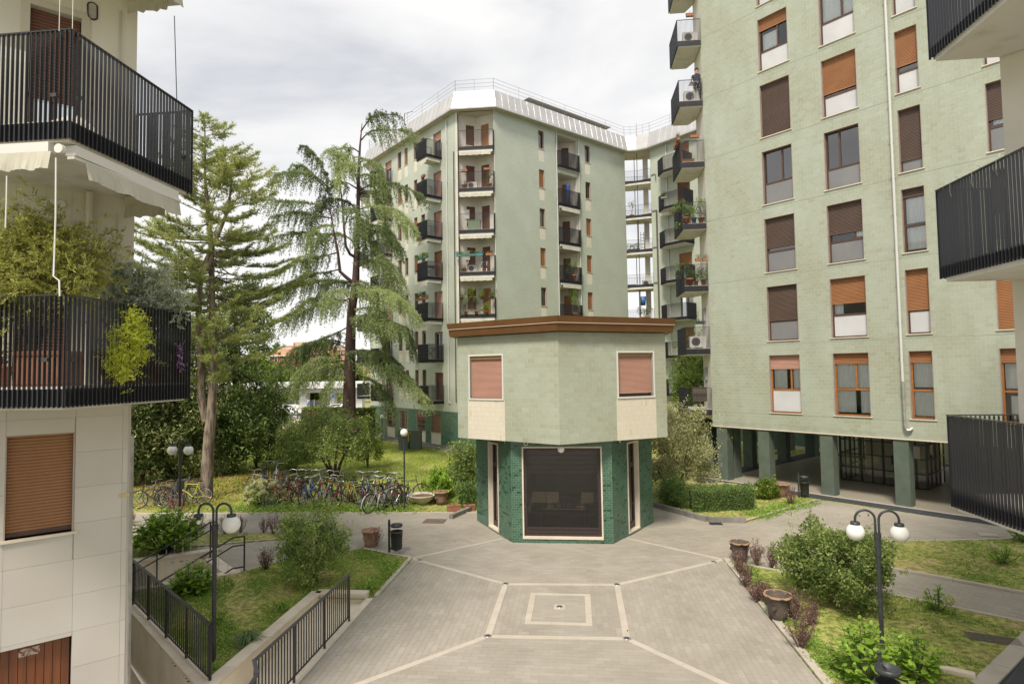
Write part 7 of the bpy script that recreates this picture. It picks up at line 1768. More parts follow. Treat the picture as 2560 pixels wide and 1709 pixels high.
def pine(base):
 t=thing('pine_tree','tall pine with two bare trunks and twin pointed tops behind the bicycles','tree',base)
 Y=base[1];P_=lambda x,y,dy=0:AT(x*DS,y*DS,Y+dy)
 main=[(base[0],base[1],-.1),P_(476,1060),P_(480,1000),P_(486,930),P_(490,850),P_(487,700),P_(484,560),P_(476,470),P_(470,400),P_(470,330),P_(470,262)]
 second=[P_(474,965),P_(461,910,-.1),P_(463,850,-.2),P_(457,780,-.3),P_(455,700,-.4),P_(462,620,-.4),P_(500,540,-.3),P_(524,480,-.2),P_(531,420),P_(530,335)]
 m=MB();m.tube(main,[.26,.235,.22,.18,.15,.13,.11,.08,.05,.035,.012],12,False);part('trunk',m,M_bark,t)
 m=MB();m.tube(second,[.18,.17,.15,.13,.12,.10,.08,.06,.04,.012],10,False);part('trunk',m,M_bark,t)
 br=MB();PP,DD,TT=[],[],[]
 rs=np.random.default_rng(5)
 def profile(z):
  zz=[3.0,4.5,6.5,8.5,10,11.5,12.5,13.5,15,16.9];l=[1.2,1.9,2.4,3.4,4.0,3.4,2.3,1.5,.9,.15];r=[1.3,2.3,3.2,3.5,3.1,2.8,2.5,2.0,1.1,.15]
  return np.interp(z,zz,l),np.interp(z,zz,r)
 def branch(o,az,L_,rise,droop,tintb):
  d=np.array([math.cos(az),math.sin(az),0]);pts=[]
  n=7
  for i in range(n+1):
   f=i/n;pts.append(o+d*L_*f+np.array([0,0,L_*(rise*f-droop*math.sin(f*math.pi*.9)*.35+.10*f**3)])+rs.normal(0,.03,3)*f)
  br.tube([tuple(p)for p in pts],[max(.006,.024*(L_/3)*(1-f/n))+.003 for f in range(n+1)],5,False)
  m_=max(6,int(L_*18))
  for k in range(m_):
   f=.22+.78*rs.random()**.75;a=f*n;i=min(int(a),n-1);p=pts[i]+(pts[i+1]-pts[i])*(a-i)
   side=rs.choice([-1,1]);tw=np.array([math.cos(az+side*rs.uniform(.3,1.1)),math.sin(az+side*rs.uniform(.3,1.1)),rs.uniform(.0,.55)]);tl=rs.uniform(.15,.6)*(1.15-f*.5)*min(1,L_/2+.3)
   q=p+tw*tl
   br.add([tuple(p+np.array([0,0,.006])),tuple(p-np.array([0,0,.006])),tuple(q)],[(0,1,2)])
   for e in range(max(2,int(tl/.09))):
    g=(e+1)/max(2,int(tl/.09));PP.append(p+tw*tl*g);DD.append(tw*.8+np.array([0,0,.25]));TT.append(tintb+rs.normal(0,.10)+.12*g)
 for axis,z0,z1,nb,wf in((main,4.2,16.6,165,1.0),(second,5.0,15.0,95,.62)):
  A=np.array(axis)
  for i in range(nb):
   z=z0+(z1-z0)*((i+rs.random())/nb)**.85
   j=int(np.clip(np.searchsorted(A[:,2],z)-1,0,len(A)-2));f=(z-A[j,2])/max(.01,A[j+1,2]-A[j,2]);o=A[j]+(A[j+1]-A[j])*f
   az=rs.random()*2*math.pi;l_,r_=profile(z);w=(r_ if math.cos(az)>0 else l_)*abs(math.cos(az))+min(l_,r_)*.9*abs(math.sin(az));w*=wf*rs.uniform(.5,1.08)
   if z<6.5 and rs.random()<.45:continue
   if math.sin(az*2+z*1.9)+.5*math.sin(az*3-z*1.1)>1.0:continue
   br_r=rs.uniform(-.06,.26)if z<12 else .45
   branch(o,az,max(.25,w),br_r+rs.normal(0,.08),.35 if z<12 else .1,.28+.35*rs.random()+.15*(z>11))
 part('limbs',br,M_bark,t)
 P=np.array(PP);D=np.array(DD);part('needles',needles_mesh('needles',P,D,10,.16,.023,LF_PINE,1.05,np.array(TT)),LF_PINE,t)
 m=MB()
 for(x0,y0,x1,y1)in((487,700,440,720),(487,840,430,870),(455,770,400,800),(490,600,560,640),(486,660,540,690),(490,780,530,800)):
  a,b=P_(x0,y0),P_(x1,y1,-.6);mid_=((a[0]+b[0])/2,(a[1]+b[1])/2,(a[2]+b[2])/2-.12);m.tube([a,mid_,b],[.03,.022,.008],5,False)
 part('dead_limbs',m,M_bark,t)
 print('pine tufts',len(P))
pb=G(473*DS,1143*DS);pine((pb[0],pb[1],-.02))
def cedar(base):
 t=thing('cedar_tree','large drooping cedar in front of the far building, branches hanging in curtains','tree',base)
 Y=base[1];sc=.5294;C_=lambda x,y,dy=0.0:np.array(AT(650+x*sc,250+y*sc,Y+dy))
 tr=[np.array(base),C_(421,1450),C_(424,1250),C_(432,1000),C_(452,860),C_(456,740),C_(462,600),C_(464,450),C_(466,330),C_(472,220),C_(482,110)]
 m=MB();m.tube([tuple(p)for p in tr],[.50,.44,.37,.30,.26,.20,.15,.12,.10,.07,.02],14,False);part('trunk',m,M_bark2,t)
 lm=MB();f1=[C_(436,860),C_(405,835,-.3),C_(378,810,-.4),C_(368,720,-.4),C_(352,640,-.3),C_(335,540,-.2),C_(322,430,-.2)];f2=[C_(455,745),C_(425,728,-.4),C_(405,690,-.6),C_(396,600,-.6),C_(390,500,-.5),C_(378,400,-.5),C_(350,300,-.5)]
 lm.tube([tuple(p)for p in f1],[.13,.12,.11,.09,.07,.05,.03],9,False);lm.tube([tuple(p)for p in f2],[.11,.10,.09,.07,.06,.04,.02],9,False)
 B=[[(476,150),(520,90),(570,68),(655,72)],[(478,190),(520,150),(600,138),(715,150)],[(472,250),(430,225),(370,232),(325,245)],[(322,430),(300,330),(262,262),(215,218)],[(325,420),(260,360),(160,340),(65,355)],[(322,440),(270,370),(210,315),(170,312)],[(335,520),(250,490),(130,480),(0,468)],[(345,560),(260,545),(170,530),(80,548)],[(352,640),(280,630),(160,630),(30,660)],[(365,720),(310,735),(230,750),(110,800)],[(372,800),(310,815),(220,830),(110,905)],[(432,880),(360,850),(230,860),(90,930)],[(434,940),(350,950),(240,980),(120,1050)],[(428,1065),(360,1100),(280,1135),(200,1200)],[(424,1180),(320,1140),(180,1170),(50,1310)],[(424,1230),(330,1240),(230,1290),(110,1370)],[(468,300),(500,280),(550,310),(585,390)],[(465,430),(540,395),(650,400),(755,445)],[(465,450),(520,440),(570,480),(595,570)],[(462,520),(540,500),(650,520),(715,595)],[(458,720),(520,640),(590,615),(662,690)],[(456,790),(530,755),(610,770),(682,865)],[(444,900),(540,880),(640,900),(742,1015)],[(436,1000),(510,980),(570,1020),(592,1185)],[(560,1030),(620,1050),(690,1080),(725,1170)],[(428,1170),(520,1200),(610,1240),(710,1310)],[(424,1240),(540,1235),(660,1290),(785,1410)],[(424,1300),(500,1310),(570,1360),(620,1430)],[(390,500),(370,300),(380,250),(420,300)],[(396,600),(430,520),(450,530),(470,620)],[(460,600),(480,560),(495,600),(500,700)],[(424,1290),(380,1300),(330,1340),(300,1430)],[(430,1100),(470,1050),(500,1020),(540,1090)],[(464,400),(440,330),(400,300),(370,380)],[(424,1200),(340,1210),(260,1220),(170,1290)],[(450,860),(490,860),(540,930),(560,1010)],[(432,960),(390,900),(350,905),(320,980)],[(345,600),(310,590),(260,610),(230,680)],[(462,640),(500,650),(560,720),(600,800)],[(424,1220),(480,1180),(560,1200),(640,1260)]]
 rs=np.random.default_rng(9);PP,DD,TT=[],[],[]
 for q in range(14):
  y=300+1010*((q+rs.random())/14);s_=-1 if q%2 else 1;ln=np.interp(y,[300,500,800,1300],[110,260,300,330]if s_<0 else[90,230,220,320])*rs.uniform(.45,.95);xt=np.interp(y,[250,850,1450],[470,450,422])
  B.append([(xt,y),(xt+s_*ln*.35,y-ln*rs.uniform(.05,.22)),(xt+s_*ln*.7,y-ln*.06),(xt+s_*ln,y+ln*rs.uniform(.12,.42))])
 for bi,b in enumerate(B):
  dz=rs.uniform(-2.4,1.2)if bi<28 else(rs.uniform(-3.0,-1.2)if bi<40 else rs.uniform(-3.6,3.6));pts=[]
  ctrl=[C_(x,y,dz*(k/3)**.9)for k,(x,y)in enumerate(b)]
  for i in range(13):
   u=i/12*3;k=min(int(u),2);f=u-k;p0,p1,p2,p3=ctrl[max(k-1,0)],ctrl[k],ctrl[k+1],ctrl[min(k+2,3)]
   pts.append(.5*((2*p1)+(-p0+p2)*f+(2*p0-5*p1+4*p2-p3)*f*f+(-p0+3*p1-3*p2+p3)*f**3))
  lm.tube([tuple(p)for p in pts],[max(.010,.055*(1-i/12))for i in range(13)],6,False)
  L_=sum(np.linalg.norm(pts[i+1]-pts[i])for i in range(12));bt=.12+.62*rs.random()+(.18 if dz<-1 else 0)
  ns=int(L_*18)
  for q in range(ns):
   f=.20+.80*rs.random()**.8;u=f*12;k=min(int(u),11);p=pts[k]+(pts[k+1]-pts[k])*(u-k);d=pts[k+1]-pts[k];d/=np.linalg.norm(d)
   side=np.cross(d,[0,0,1])*rs.choice([-1,1]);reach=rs.uniform(.05,1.5)*(1.05-.55*f);out_=p+side*reach+d*rs.uniform(0,.5)+np.array([0,0,-.12*reach])
   ln=rs.uniform(.25,1.25)*(.55+.6*math.sin(f*3.0));m_=max(4,int((reach+ln)/.085))
   for e in range(m_):
    g=e/(m_-1);
    if g<.4:w=p+(out_-p)*(g/.4);dd=(out_-p)*.5+np.array([0,0,-.3])
    else:h_=(g-.4)/.6;w=out_+d*.25*h_+np.array([0,0,-ln*h_**1.15]);dd=np.array([d[0]*.4,d[1]*.4,-1.0])
    PP.append(w+rs.normal(0,.03,3));DD.append(dd);TT.append(bt+rs.normal(0,.1)+.1*(g<.5))  # upper half of each strand tinted lighter, top light put into the colour
 part('limbs',lm,M_bark2,t)
 print('cedar tufts',len(PP))
 part('needles',needles_mesh('needles',np.array(PP),np.array(DD),6,.16,.030,LF_CED,.6,np.array(TT)),LF_CED,t)
cedar((-15.15,39.2,-.4))
# --- dark evergreens behind the pine
def at_m(x,y,Y):return AT(x*DS,y*DS,Y)
for(lab,cx_,y0,y1,wpx,Y,k,lm,leaf,seed)in(('broad dark glossy evergreen filling the left background behind the pine',395,690,1075,250,29.5,150,LF_MAG,.17,1),('dark evergreen standing behind the pine trunk, right of the broad one',540,640,1030,175,32.0,110,LF_DARK,.17,2),('tall dark evergreen at the far left edge beside the white building',292,760,1090,120,26.5,80,LF_MAG,.15,3)):
 top=at_m(cx_,y0,Y);bot=at_m(cx_,y1,Y);r=wpx*DS/FPX*Y/2;zc=(top[2]+.3)/2
 make_tree('evergreen_tree',lab,'tree',(top[0],Y,hz(top[0],Y)),[(top[0],Y,-.3),(top[0]+.1,Y,zc*.6),(top[0],Y,zc),(top[0],Y,zc*1.6)],(r,r*.8,top[2]/2-.1),k,190,leaf,lm,clump=.75,center=(top[0],Y,zc),trunk_r=.24,low=-1,fill=.5,aspect=.42,up=.35)
def bush(name,lab,cx_,y0,y1,wpx,Y,k,per,lm,leaf,clump=.3,cat='shrub',asp=.5,fill=.45,group=None,up=.45,zb=None):
 top=at_m(cx_,y0,Y);r=wpx*DS/FPX*Y/2;zb=hz(top[0],Y)if zb is None else zb;zc=(top[2]+zb)/2;h=(top[2]-zb)/2
 rs=random.Random(k);stems=[[(top[0]+rs.uniform(-.08,.08),Y+rs.uniform(-.08,.08),zb-.05),(top[0]+rs.uniform(-.3,.3)*r,Y+rs.uniform(-.3,.3)*r,zb+h*.7),(top[0]+rs.uniform(-.6,.6)*r,Y+rs.uniform(-.5,.5)*r,zb+h*1.4)]for _ in range(5)]
 return make_tree(name,lab,cat,(top[0],Y,zb),stems[0],(r*.92,r*.85,h*.92),k,per,leaf,lm,clump,center=(top[0],Y,zc),stems=stems,trunk_r=.022+.008*h,bark=M_stem,low=-.85,fill=fill,aspect=asp,up=up,branches=18,group=group,shoots=k)
for q_,(x_,y0_,y1_,w_,Y_,l_,lm_)in enumerate(((330,880,1085,150,27.5,'low dark evergreen skirt at the left edge below the broad tree',LF_MAG),(440,880,1065,150,29.0,'dark leafy undergrowth between the broad evergreen and the pine trunk',LF_MAG),(540,900,1048,130,31.0,'dark leafy undergrowth right of the pine trunk',LF_DARK))):
 bush('shrub',l_,x_,y0_,y1_,w_,Y_,90,200,lm_,.16,.6,fill=.3)
bush('shrub','bright green rounded shrub left of the far hedge, in front of the dark evergreens',622,868,1010,95,35.5,60,200,LF_BRT,.12,.5)
bush('shrub','dark rounded shrub at the foot of the bright one',590,925,1030,110,33.5,45,190,LF_DARK,.12,.5)
bush('shrub','small dark shrub right of the evergreens',665,962,1030,60,32.5,25,150,LF_SHRUB,.1,.4)
for k_,(x0,x1,y0,Y,lab)in enumerate(((694,795,936,47,'clipped green hedge behind the cedar trunk, left part'),(795,860,938,47,'clipped green hedge behind the cedar trunk, right part'))):
 a=at_m(x0,y0,Y);b=at_m(x1,y0,Y);zb=-.4;t=thing('hedge',lab,'hedge',((a[0]+b[0])/2,Y,zb));n=5200
 P=np.c_[RNG.uniform(a[0],b[0],n),RNG.uniform(Y-.5,Y+.5,n),RNG.uniform(zb,a[2],n)];e=RNG.random(n)<.5;P[e,2]=a[2]+RNG.normal(0,.04,e.sum());P[~e,1]=Y-.5+RNG.normal(0,.05,(~e).sum())
 part('foliage',leaves_mesh('foliage',P,.10,LF_BRT,.5,.5),LF_BRT,t);m=MB();m.box(a[0]+.1,b[0]-.1,Y-.4,Y+.4,zb,a[2]-.1);part('core',m,M_stem,t)
# --- multi stemmed shrub behind the bicycles
b=(-12.15,29.2);T_=lambda x,y,dy=0:AT(x*DS,y*DS,b[1]+dy)
stems=[[(b[0],b[1],-.1),T_(755,1060),T_(738,1010),T_(720,980)],[(b[0]+.05,b[1],-.1),T_(770,1060),T_(775,1010),T_(780,970)],[(b[0]-.1,b[1]+.1,-.1),T_(748,1065,.3),T_(725,1030,.5),T_(690,1000,.6)],[(b[0]+.1,b[1],-.1),T_(782,1060),T_(800,1020),T_(825,980)]]
t=make_tree('shrub_tree','multi stemmed grey green shrub tree rising behind the bicycle row','tree',(b[0],b[1],0),stems[0],(2.25,1.9,1.25),120,105,.105,LF_SHRUB,.42,center=T_(758,1012),stems=stems,trunk_r=.09,bark=M_bark2,low=-.75,fill=.5,up=.4)
bush('shrub_tree','small leafy shrub joining the grey green shrub tree on its left',678,968,1040,95,31.5,45,150,LF_SHRUB,.1,.42,cat='tree')
bush('shrub_tree','young pale shrub at the right of the grey green shrub tree',845,958,1040,55,33.5,28,90,LF_BRT,.1,.35,cat='tree')
# --- near holly shrub
hb_=Gd(712,1335);bush('holly_shrub','spiky yellow green holly shrub in the left garden bed before the path',718,1152,1335,172,hb_[1],115,150,LF_HOLLY,.055,.21,fill=.4,up=.35,zb=0.03)
# --- right bush
bush('bushy_shrub','large loose green bush behind the double lamp post in the right bed',1918,1195,1392,240,13.9,150,190,LF_SHRUB,.062,.22,fill=.36,up=.4,zb=.0)
for k_ in range(8):pass
# --- variegated bush and hedge beside the kiosk
bush('variegated_bush','cream and green variegated bush beside the right side of the kiosk',1545,935,1140,165,25.0,150,190,LF_VAR,.075,.34,fill=.5,zb=0)
bush('shrub','small dark green shrub at the foot of the variegated bush',1545,1098,1165,80,23.2,45,150,LF_HED,.06,.24,zb=.03)
bush('shrub','small leafy shrub with pale stems between the hedge and the tub',1757,1100,1142,44,24.6,18,90,LF_BRT,.09,.2,zb=.03)
ha,hb2=Gd(1590,1180),Gd(1738,1172)
t=thing('hedge','clipped small leaved hedge beside the grey kerb right of the kiosk','hedge',((ha[0]+hb2[0])/2,(ha[1]+hb2[1])/2+.4,0));n=15000;u=RNG.random(n)
hh0=.78;X0=ha[0]+(hb2[0]-ha[0])*u;Y0=ha[1]+.15+(hb2[1]-ha[1])*u
P=np.c_[X0,Y0+RNG.uniform(0,.8,n),RNG.uniform(.03,hh0,n)];wv=.05*np.sin(u*14)+.03*np.sin(u*33);e=RNG.random(n);s1=e<.45;P[s1,1]=(Y0+wv)[s1]+RNG.normal(0,.035,s1.sum());s2=e>.6;P[s2,2]=hh0+(wv*.6)[s2]+RNG.normal(0,.03,s2.sum())
part('foliage',leaves_mesh('foliage',P,.045,LF_HED,.55,.45,RNG.random(n)*.8),LF_HED,t);m=MB();m.bar((ha[0]+.1,ha[1]+.55,.35),(hb2[0]-.1,hb2[1]+.55,.35),.55,.65);part('core',m,M_stem,t)
bush('shrub_tree','green tree between the wing and the raised building, behind the end balconies',1590,770,1010,105,36.5,110,150,LF_FAR,.13,.55,cat='tree',zb=-.2)
bush('shrub','leafy shrub behind the left side of the kiosk',1068,1010,1130,90,25.5,60,130,LF_SHRUB,.09,.36,zb=0)
bush('shrub','light green shrub behind the terracotta tub left of the kiosk',1010,1078,1150,62,24.3,30,110,LF_HYD,.12,.25,zb=0)
bush('shrub','low green shrub against the left kiosk wall',1070,1105,1160,44,23.0,26,110,LF_HED,.08,.22,zb=0)
# --- purple barberries: spiky shrubs of thin twigs
def barberry(p,h,w,lab,n=26,group='purple barberry shrubs',seed=0):
 rs=np.random.default_rng(int(abs(p[0]*100+p[1]*31))+seed);t=thing('barberry_shrub',lab,'shrub',(p[0],p[1],.03),group);st=MB();Ps,Ds,Ts=[],[],[]
 for i in range(n):
  a=rs.random()*6.28;r=w/2*rs.random()**.6;hh=h*rs.uniform(.55,1.05)*(1-.25*(r/(w/2))**2);b_=np.array([p[0]+.12*r*math.cos(a),p[1]+.12*r*math.sin(a),.02]);e=np.array([p[0]+r*math.cos(a),p[1]+r*math.sin(a),hh]);mid_=b_*.5+e*.5+rs.normal(0,.03,3)
  st.tube([tuple(b_),tuple(mid_),tuple(e)],[.006,.004,.0015],4,False);k=int(55*h/.7);f=rs.random(k)**.7;f=.25+.75*f;P=np.where(f[:,None]<.5,b_+(mid_-b_)*(f[:,None]*2),mid_+(e-mid_)*(f[:,None]*2-1))+rs.normal(0,.02,(k,3));Ps.append(P);Ts.append(rs.random()*.5+.5*rs.random(k));Ds.append(rs.normal(size=(k,3)))
 part('stems',st,mat('barberry_stem',(.10,.055,.045),.9),t);part('foliage',leaves_mesh('foliage',np.concatenate(Ps),.03,LF_PRP,.5,.3,np.concatenate(Ts)),LF_PRP,t)
right_b=[(1694,1318,.62,.5,'in front of the dark tub at the left tip of the right bed'),(1735,1300,.72,.5,'behind the dark tub at the tip of the right bed'),(1770,1308,.6,.42,'thin one nearest the large loose bush'),(1708,1350,.62,.45,'second along the plaza edge of the right bed'),(1735,1385,.6,.5,'third along the plaza edge of the right bed'),(1757,1390,.55,.4,'between the plaza edge and the big bush, above the empty tub'),(1822,1430,.72,.55,'right beside the empty bark tub'),(1835,1495,.78,.62,'largest, just in front of the empty bark tub'),(1855,1440,.6,.45,'behind the largest one in the right bed')]
for x,y,h,w,lab in right_b:g=Gd(x,y);barberry((g[0]+.05,g[1]+.1),h,w,'purple barberry '+lab)
left_b=[(437,1222,.75,.5,'left of the double lamp by the hydrangea row'),(460,1226,.85,.6,'just right of the far double lamp'),(516,1226,.8,.5,'behind the near double lamp'),(552,1222,.7,.55,'right of the near lamp globe'),(605,1222,.75,.45,'thin one further right along the path'),(628,1226,.85,.5,'dense one left of the holly shrub'),(652,1226,.8,.45,'just behind the holly shrub'),(300,1200,.6,.4,'at the far left beside the white building')]
for x,y,h,w,lab in left_b:g=Gd(x,y);barberry((g[0],g[1]),h*.85,w,'dry purple barberry shrub '+lab,16)
g=Gd(610,1308);barberry(g,.68,.48,'dry purple barberry shrub standing alone by the stairs path')
g=(pm[0]+.16,pm[1]+.22);barberry(g,.62,.62,'dry purple barberry growing over the terracotta tub',20)
g=G(1600+1195*.3189,950+985*.3189);barberry((g[0],g[1]+.1),.78,.5,'purple barberry shrub in front of the litter bin by the pillars',24)
# --- hydrangeas: every big leaf its own piece
def leaf_piece(L_,W_,tint):
 m=MB();m.tint=tint;n=5;vs=[]
 for i in range(n+1):
  f=i/n;w=W_/2*math.sin(math.pi*min(1,f*.94+.04))**.75;z=-.22*L_*f*f;vs+=[(f*L_,-w,z+.10*w),(f*L_,0,z-.03*L_*math.sin(math.pi*f)),(f*L_,w,z+.10*w)]
 m.sm=True;m.add(vs,[(3*i+j,3*i+j+1,3*i+j+4,3*i+j+3)for i in range(n)for j in(0,1)]);return m.mesh('leaf',LF_HYD)
LEAVES=[leaf_piece(1,.62,.1+.8*k/7)for k in range(8)]
def hydrangea(p,R,H_,lab,nshoot,leafL,seed,flowers=0,zb=.03,flower_c=None,group='hydrangeas',asobj=True):
 rs=np.random.default_rng(seed);t=thing('hydrangea',lab,'shrub',(p[0],p[1],zb),group);st=MB();Ms=[];tips=[]
 for s_ in range(nshoot):
  a=rs.random()*6.28;th=math.acos(1-rs.random()*.92);q=rs.uniform(.72,1.0);tip=np.array([p[0]+R*q*math.sin(th)*math.cos(a),p[1]+R*q*math.sin(th)*math.sin(a),zb+H_*(.18+.82*math.cos(th))*q+.06]);b_=np.array([p[0]+.1*R*math.cos(a),p[1]+.1*R*math.sin(a),zb]);tips.append(tip)
  mid_=b_*.4+tip*.6-np.array([0,0,.03]);st.tube([tuple(b_),tuple(mid_),tuple(tip)],[.011,.008,.006],5,False)
  for lv,sc,tilt in((0,.55,.9),(.055,.85,.45),(.13,1.0,.1),(.21,.95,-.15)):
   for w_ in(0,1):
    an=a+lv*14+w_*math.pi+rs.normal(0,.25);base_=tip-(tip-mid_)/(np.linalg.norm(tip-mid_)+1e-6)*lv*1.3;L_=leafL*sc*rs.uniform(.8,1.15)
    Ms.append((Matrix.Translation(tuple(base_))@Matrix.Rotation(an,4,'Z')@Matrix.Rotation(-tilt+rs.normal(0,.18),4,'Y')@Matrix.Rotation(rs.normal(0,.25),4,'X')@Matrix.Scale(L_,4),min(7,max(0,int(rs.normal(4-lv*8,1.6))))))
 part('stems',st,mat('green_stem',(.10,.13,.04),.8),t)
 Ms.sort(key=lambda q:(q[0].translation-Vector(EYE)).length)
 k=0
 rest=MB()
 for M,ti in Ms:
  if asobj and k<300:o=bpy.data.objects.new('leaf',LEAVES[ti]);link(o,t,M);k+=1
  else:
   me=LEAVES[ti];rest.tint=.1+.8*ti/7;rest.sm=True;rest.T=M;rest.add([tuple(v.co)for v in me.vertices],[tuple(f.vertices)for f in me.polygons])
 if rest.v:part('leaf_mass',rest,LF_HYD,t,stuff=True)
 for i in range(flowers):
  tip=tips[i*3%len(tips)]+np.array([0,-.05,.05]);n=110;d=rs.normal(size=(n,3));d/=np.linalg.norm(d,axis=1,keepdims=True);d[:,2]=np.abs(d[:,2])*.8
  fm=leaf_mat('hydrangea_flower',[(0.42,0.46,0.20),(0.62,0.62,0.34),(0.78,0.76,0.52)],trans=.42)if flower_c is None else flower_c
  fc=MB();fc.tint=.45;fc.sphere(tuple(tip),leafL*.7,10,7);n_core=part('flower_core',fc,fm,t)
  part('flower_head',leaves_mesh('flower_head',tip+d*leafL*.8,.05,fm,.9,.3),fm,t)
g=Gd(340,1283);hydrangea((g[0]+.1,g[1]+.6),1.12,1.28,'big bright green hydrangea beside the white building, above the stairs',150,.19,1)
g=Gd(425,1372);hydrangea((g[0],g[1]+.25),.55,.62,'smaller hydrangea with a pale flower head in front of the stair rail',60,.16,2,flowers=2)
hy=Gd(2035,1585,.0);hydrangea((hy[0]-.22,hy[1]+.25),.62,.95,'bright green hydrangea around the litter bin at the bottom edge, left clump',38,.17,3)
hydrangea((hy[0]+.62,hy[1]+.30),.42,.80,'bright green hydrangea right of the litter bin at the bottom edge',24,.165,4)
g=ZR(1735,985);hydrangea((g[0],g[1]+.1),.30,.62,'thin hydrangea with one faded flower in the middle of the right bed',9,.13,5,flowers=1)
g=ZR(2230,640);hydrangea((g[0],g[1]+.2),.45,.55,'hydrangea with a pale flower on the far right lawn',12,.13,6,flowers=1)
g=ZR(2300,470);hydrangea((g[0]+.3,g[1]+.2),.45,.75,'dark leafy hydrangea under the lowest right balcony',20,.15,7)
g=Gd(597,1163);hydrangea((g[0],g[1]+.3),.80,.95,'hydrangea covered in pale green flower heads at the left end of the bicycle row',46,.13,8,flowers=34,zb=-.02,asobj=False)
# ================================================================== grass, weeds, fallen leaves
LF_GRASS=leaf_mat('grass_blade',[(0.166,0.236,0.042),(0.355,0.473,0.072),(0.639,0.661,0.142)],trans=.42,rough=.6)
LF_WEED=leaf_mat('weed_leaf',[(0.108,0.197,0.033),(0.261,0.413,0.065),(0.435,0.630,0.131)],trans=.42)
LF_FALL=leaf_mat('fallen_leaf',[(0.200,0.090,0.030),(0.360,0.200,0.070),(0.480,0.320,0.140)],trans=.1,rough=.8)
def sample(poly,n,excl=()):
 xa,xb=min(p[0]for p in poly),max(p[0]for p in poly);ya,yb=min(p[1]for p in poly),max(p[1]for p in poly);out_=[]
 while len(out_)<n:
  k=n*2;X=RNG.uniform(xa,xb,k);Y=RNG.uniform(ya,yb,k)
  for x,y in zip(X,Y):
   if inside((x,y),poly)and not any(inside((x,y),e)for e in excl):out_.append((x,y))
   if len(out_)>=n:break
 return np.array(out_)
def density(P,sc=.9,thr=0.0,seed=0):
 v=np.sin(P[:,0]*1.3*sc+seed)*np.cos(P[:,1]*1.1*sc+2*seed)+.6*np.sin(P[:,0]*3.1*sc+P[:,1]*2.3*sc+seed)+RNG.normal(0,.5,len(P));return v>thr
FARL=[(-3.9,22.3),(-18.5,21.4),(-26,27),(-30,44),(-19.0,50.3),(-8.3,40.6),(3.5,50),(6.0,49),(3.0,32),(-.5,25),(-3.6,24)]
def blades(name,polys,n,h,w,lab,z0=0.02,thr=-.3,seed=0):
 P=np.concatenate([sample(p,int(n*s_))for p,s_ in polys]);P=P[density(P,.8,thr,seed)];m_=len(P);Z=np.array([hz(x,y)for x,y in P])+z0;P3=np.c_[P,Z]
 D=np.c_[RNG.normal(0,.35,m_),RNG.normal(0,.35,m_),np.ones(m_)];ang=RNG.random(m_)*6.28;Wv=np.c_[np.cos(ang),np.sin(ang),np.zeros(m_)]*w;hh=(h*RNG.uniform(.4,1.5,m_))[:,None]
 V=np.stack([P3-Wv/2,P3+Wv/2,P3+D*hh],1).reshape(-1,3);tint=.45+.25*np.sin(P[:,0]*.7+seed)*np.cos(P[:,1]*.9)+RNG.normal(0,.18,m_)
 stuffobj(name,quads_mesh(name,V,np.arange(3*m_).reshape(-1,3),np.clip(tint,0,1),LF_GRASS,3),lab,'grass')
NEAR=[(HOLLYBED,1.0)]
blades('grass',[(HOLLYBED,1.0)],80000,.06,.011,'short grass of the left garden bed')
blades('grass',[(b1[:11],1.0)],66000,.05,.011,'sparse grass of the right planting bed',seed=3,thr=-.1)
blades('grass',[(b2,1.0)],36000,.05,.011,'green grass of the far right lawn bed',seed=5,thr=-.8)
blades('grass',[(FARL,1.0)],190000,.11,.020,'yellow green lawn around the bicycles and trees',z0=0,seed=1,thr=-.8)
blades('grass',[(UP,.4),(hb,.6)],26000,.06,.012,'grass of the narrow beds beside the paths',seed=7,thr=-.8)
def weeds(name,poly,n,leaf,lab,seed=0,edge=None):
 P=sample(poly,n);P=P[density(P,1.6,.3,seed)]
 if edge is not None:P=np.concatenate([P,edge])
 k=5;c=np.repeat(P,k,0)+RNG.normal(0,leaf*.6,(len(P)*k,2));Z=np.array([hz(x,y)for x,y in c]);P3=np.c_[c,Z+.035+np.abs(RNG.normal(0,.025,len(c)))]
 stuffobj(name,leaves_mesh(name,P3,leaf,LF_WEED,.7,.7),lab,'weeds')
def edge_pts(pts,n,sp=.14):
 out_=[]
 for a,b in zip(pts[:-1],pts[1:]):
  a=np.array(a[:2]);b=np.array(b[:2]);f=RNG.random(int(n*np.linalg.norm(b-a)))[:,None];out_.append(a+(b-a)*f+RNG.normal(0,sp,(len(f),2)))
 return np.concatenate(out_)
weeds('weeds',HOLLYBED,17000,.036,'low leafy weeds growing through the left garden bed',1,edge_pts([(-4.95,13.9),(-4.92,16.3)],260))
weeds('weeds',b1[:11],15000,.034,'low leafy weeds growing through the right planting bed',2,edge_pts([(4.32,16.4),(4.40,9.0)],300,.12))
weeds('weeds',b2,11000,.032,'low leafy weeds in the far right lawn',3)
weeds('weeds',hb,2600,.045,'leafy ground cover between the hedge and the tub',4,edge_pts([Gd(1720,1185),Gd(1855,1150)],300,.3))
weeds('weeds',UP,2600,.045,'leafy ground cover of the bed by the far double lamp',5)
weeds('weeds',FARL,9000,.07,'weeds in the lawn around the bicycles',6,edge_pts([Gd(560,1165),Gd(930,1168)],160,.35))
P=sample([(-24,22),(-14.5,22),(-13.2,25),(-15,33),(-26,33)],9500);P3=np.c_[P,np.array([hz(x,y)for x,y in P])+.05]
stuffobj('fallen_leaves',leaves_mesh('fallen_leaves',P3,.095,LF_FALL,.7,.85),'brown fallen leaves scattered under the pine and evergreens','leaves')
P=sample([(-4.6,8),(3.8,8),(3.8,19),(-4.6,19)],26);P3=np.c_[P,np.full(len(P),.03)]
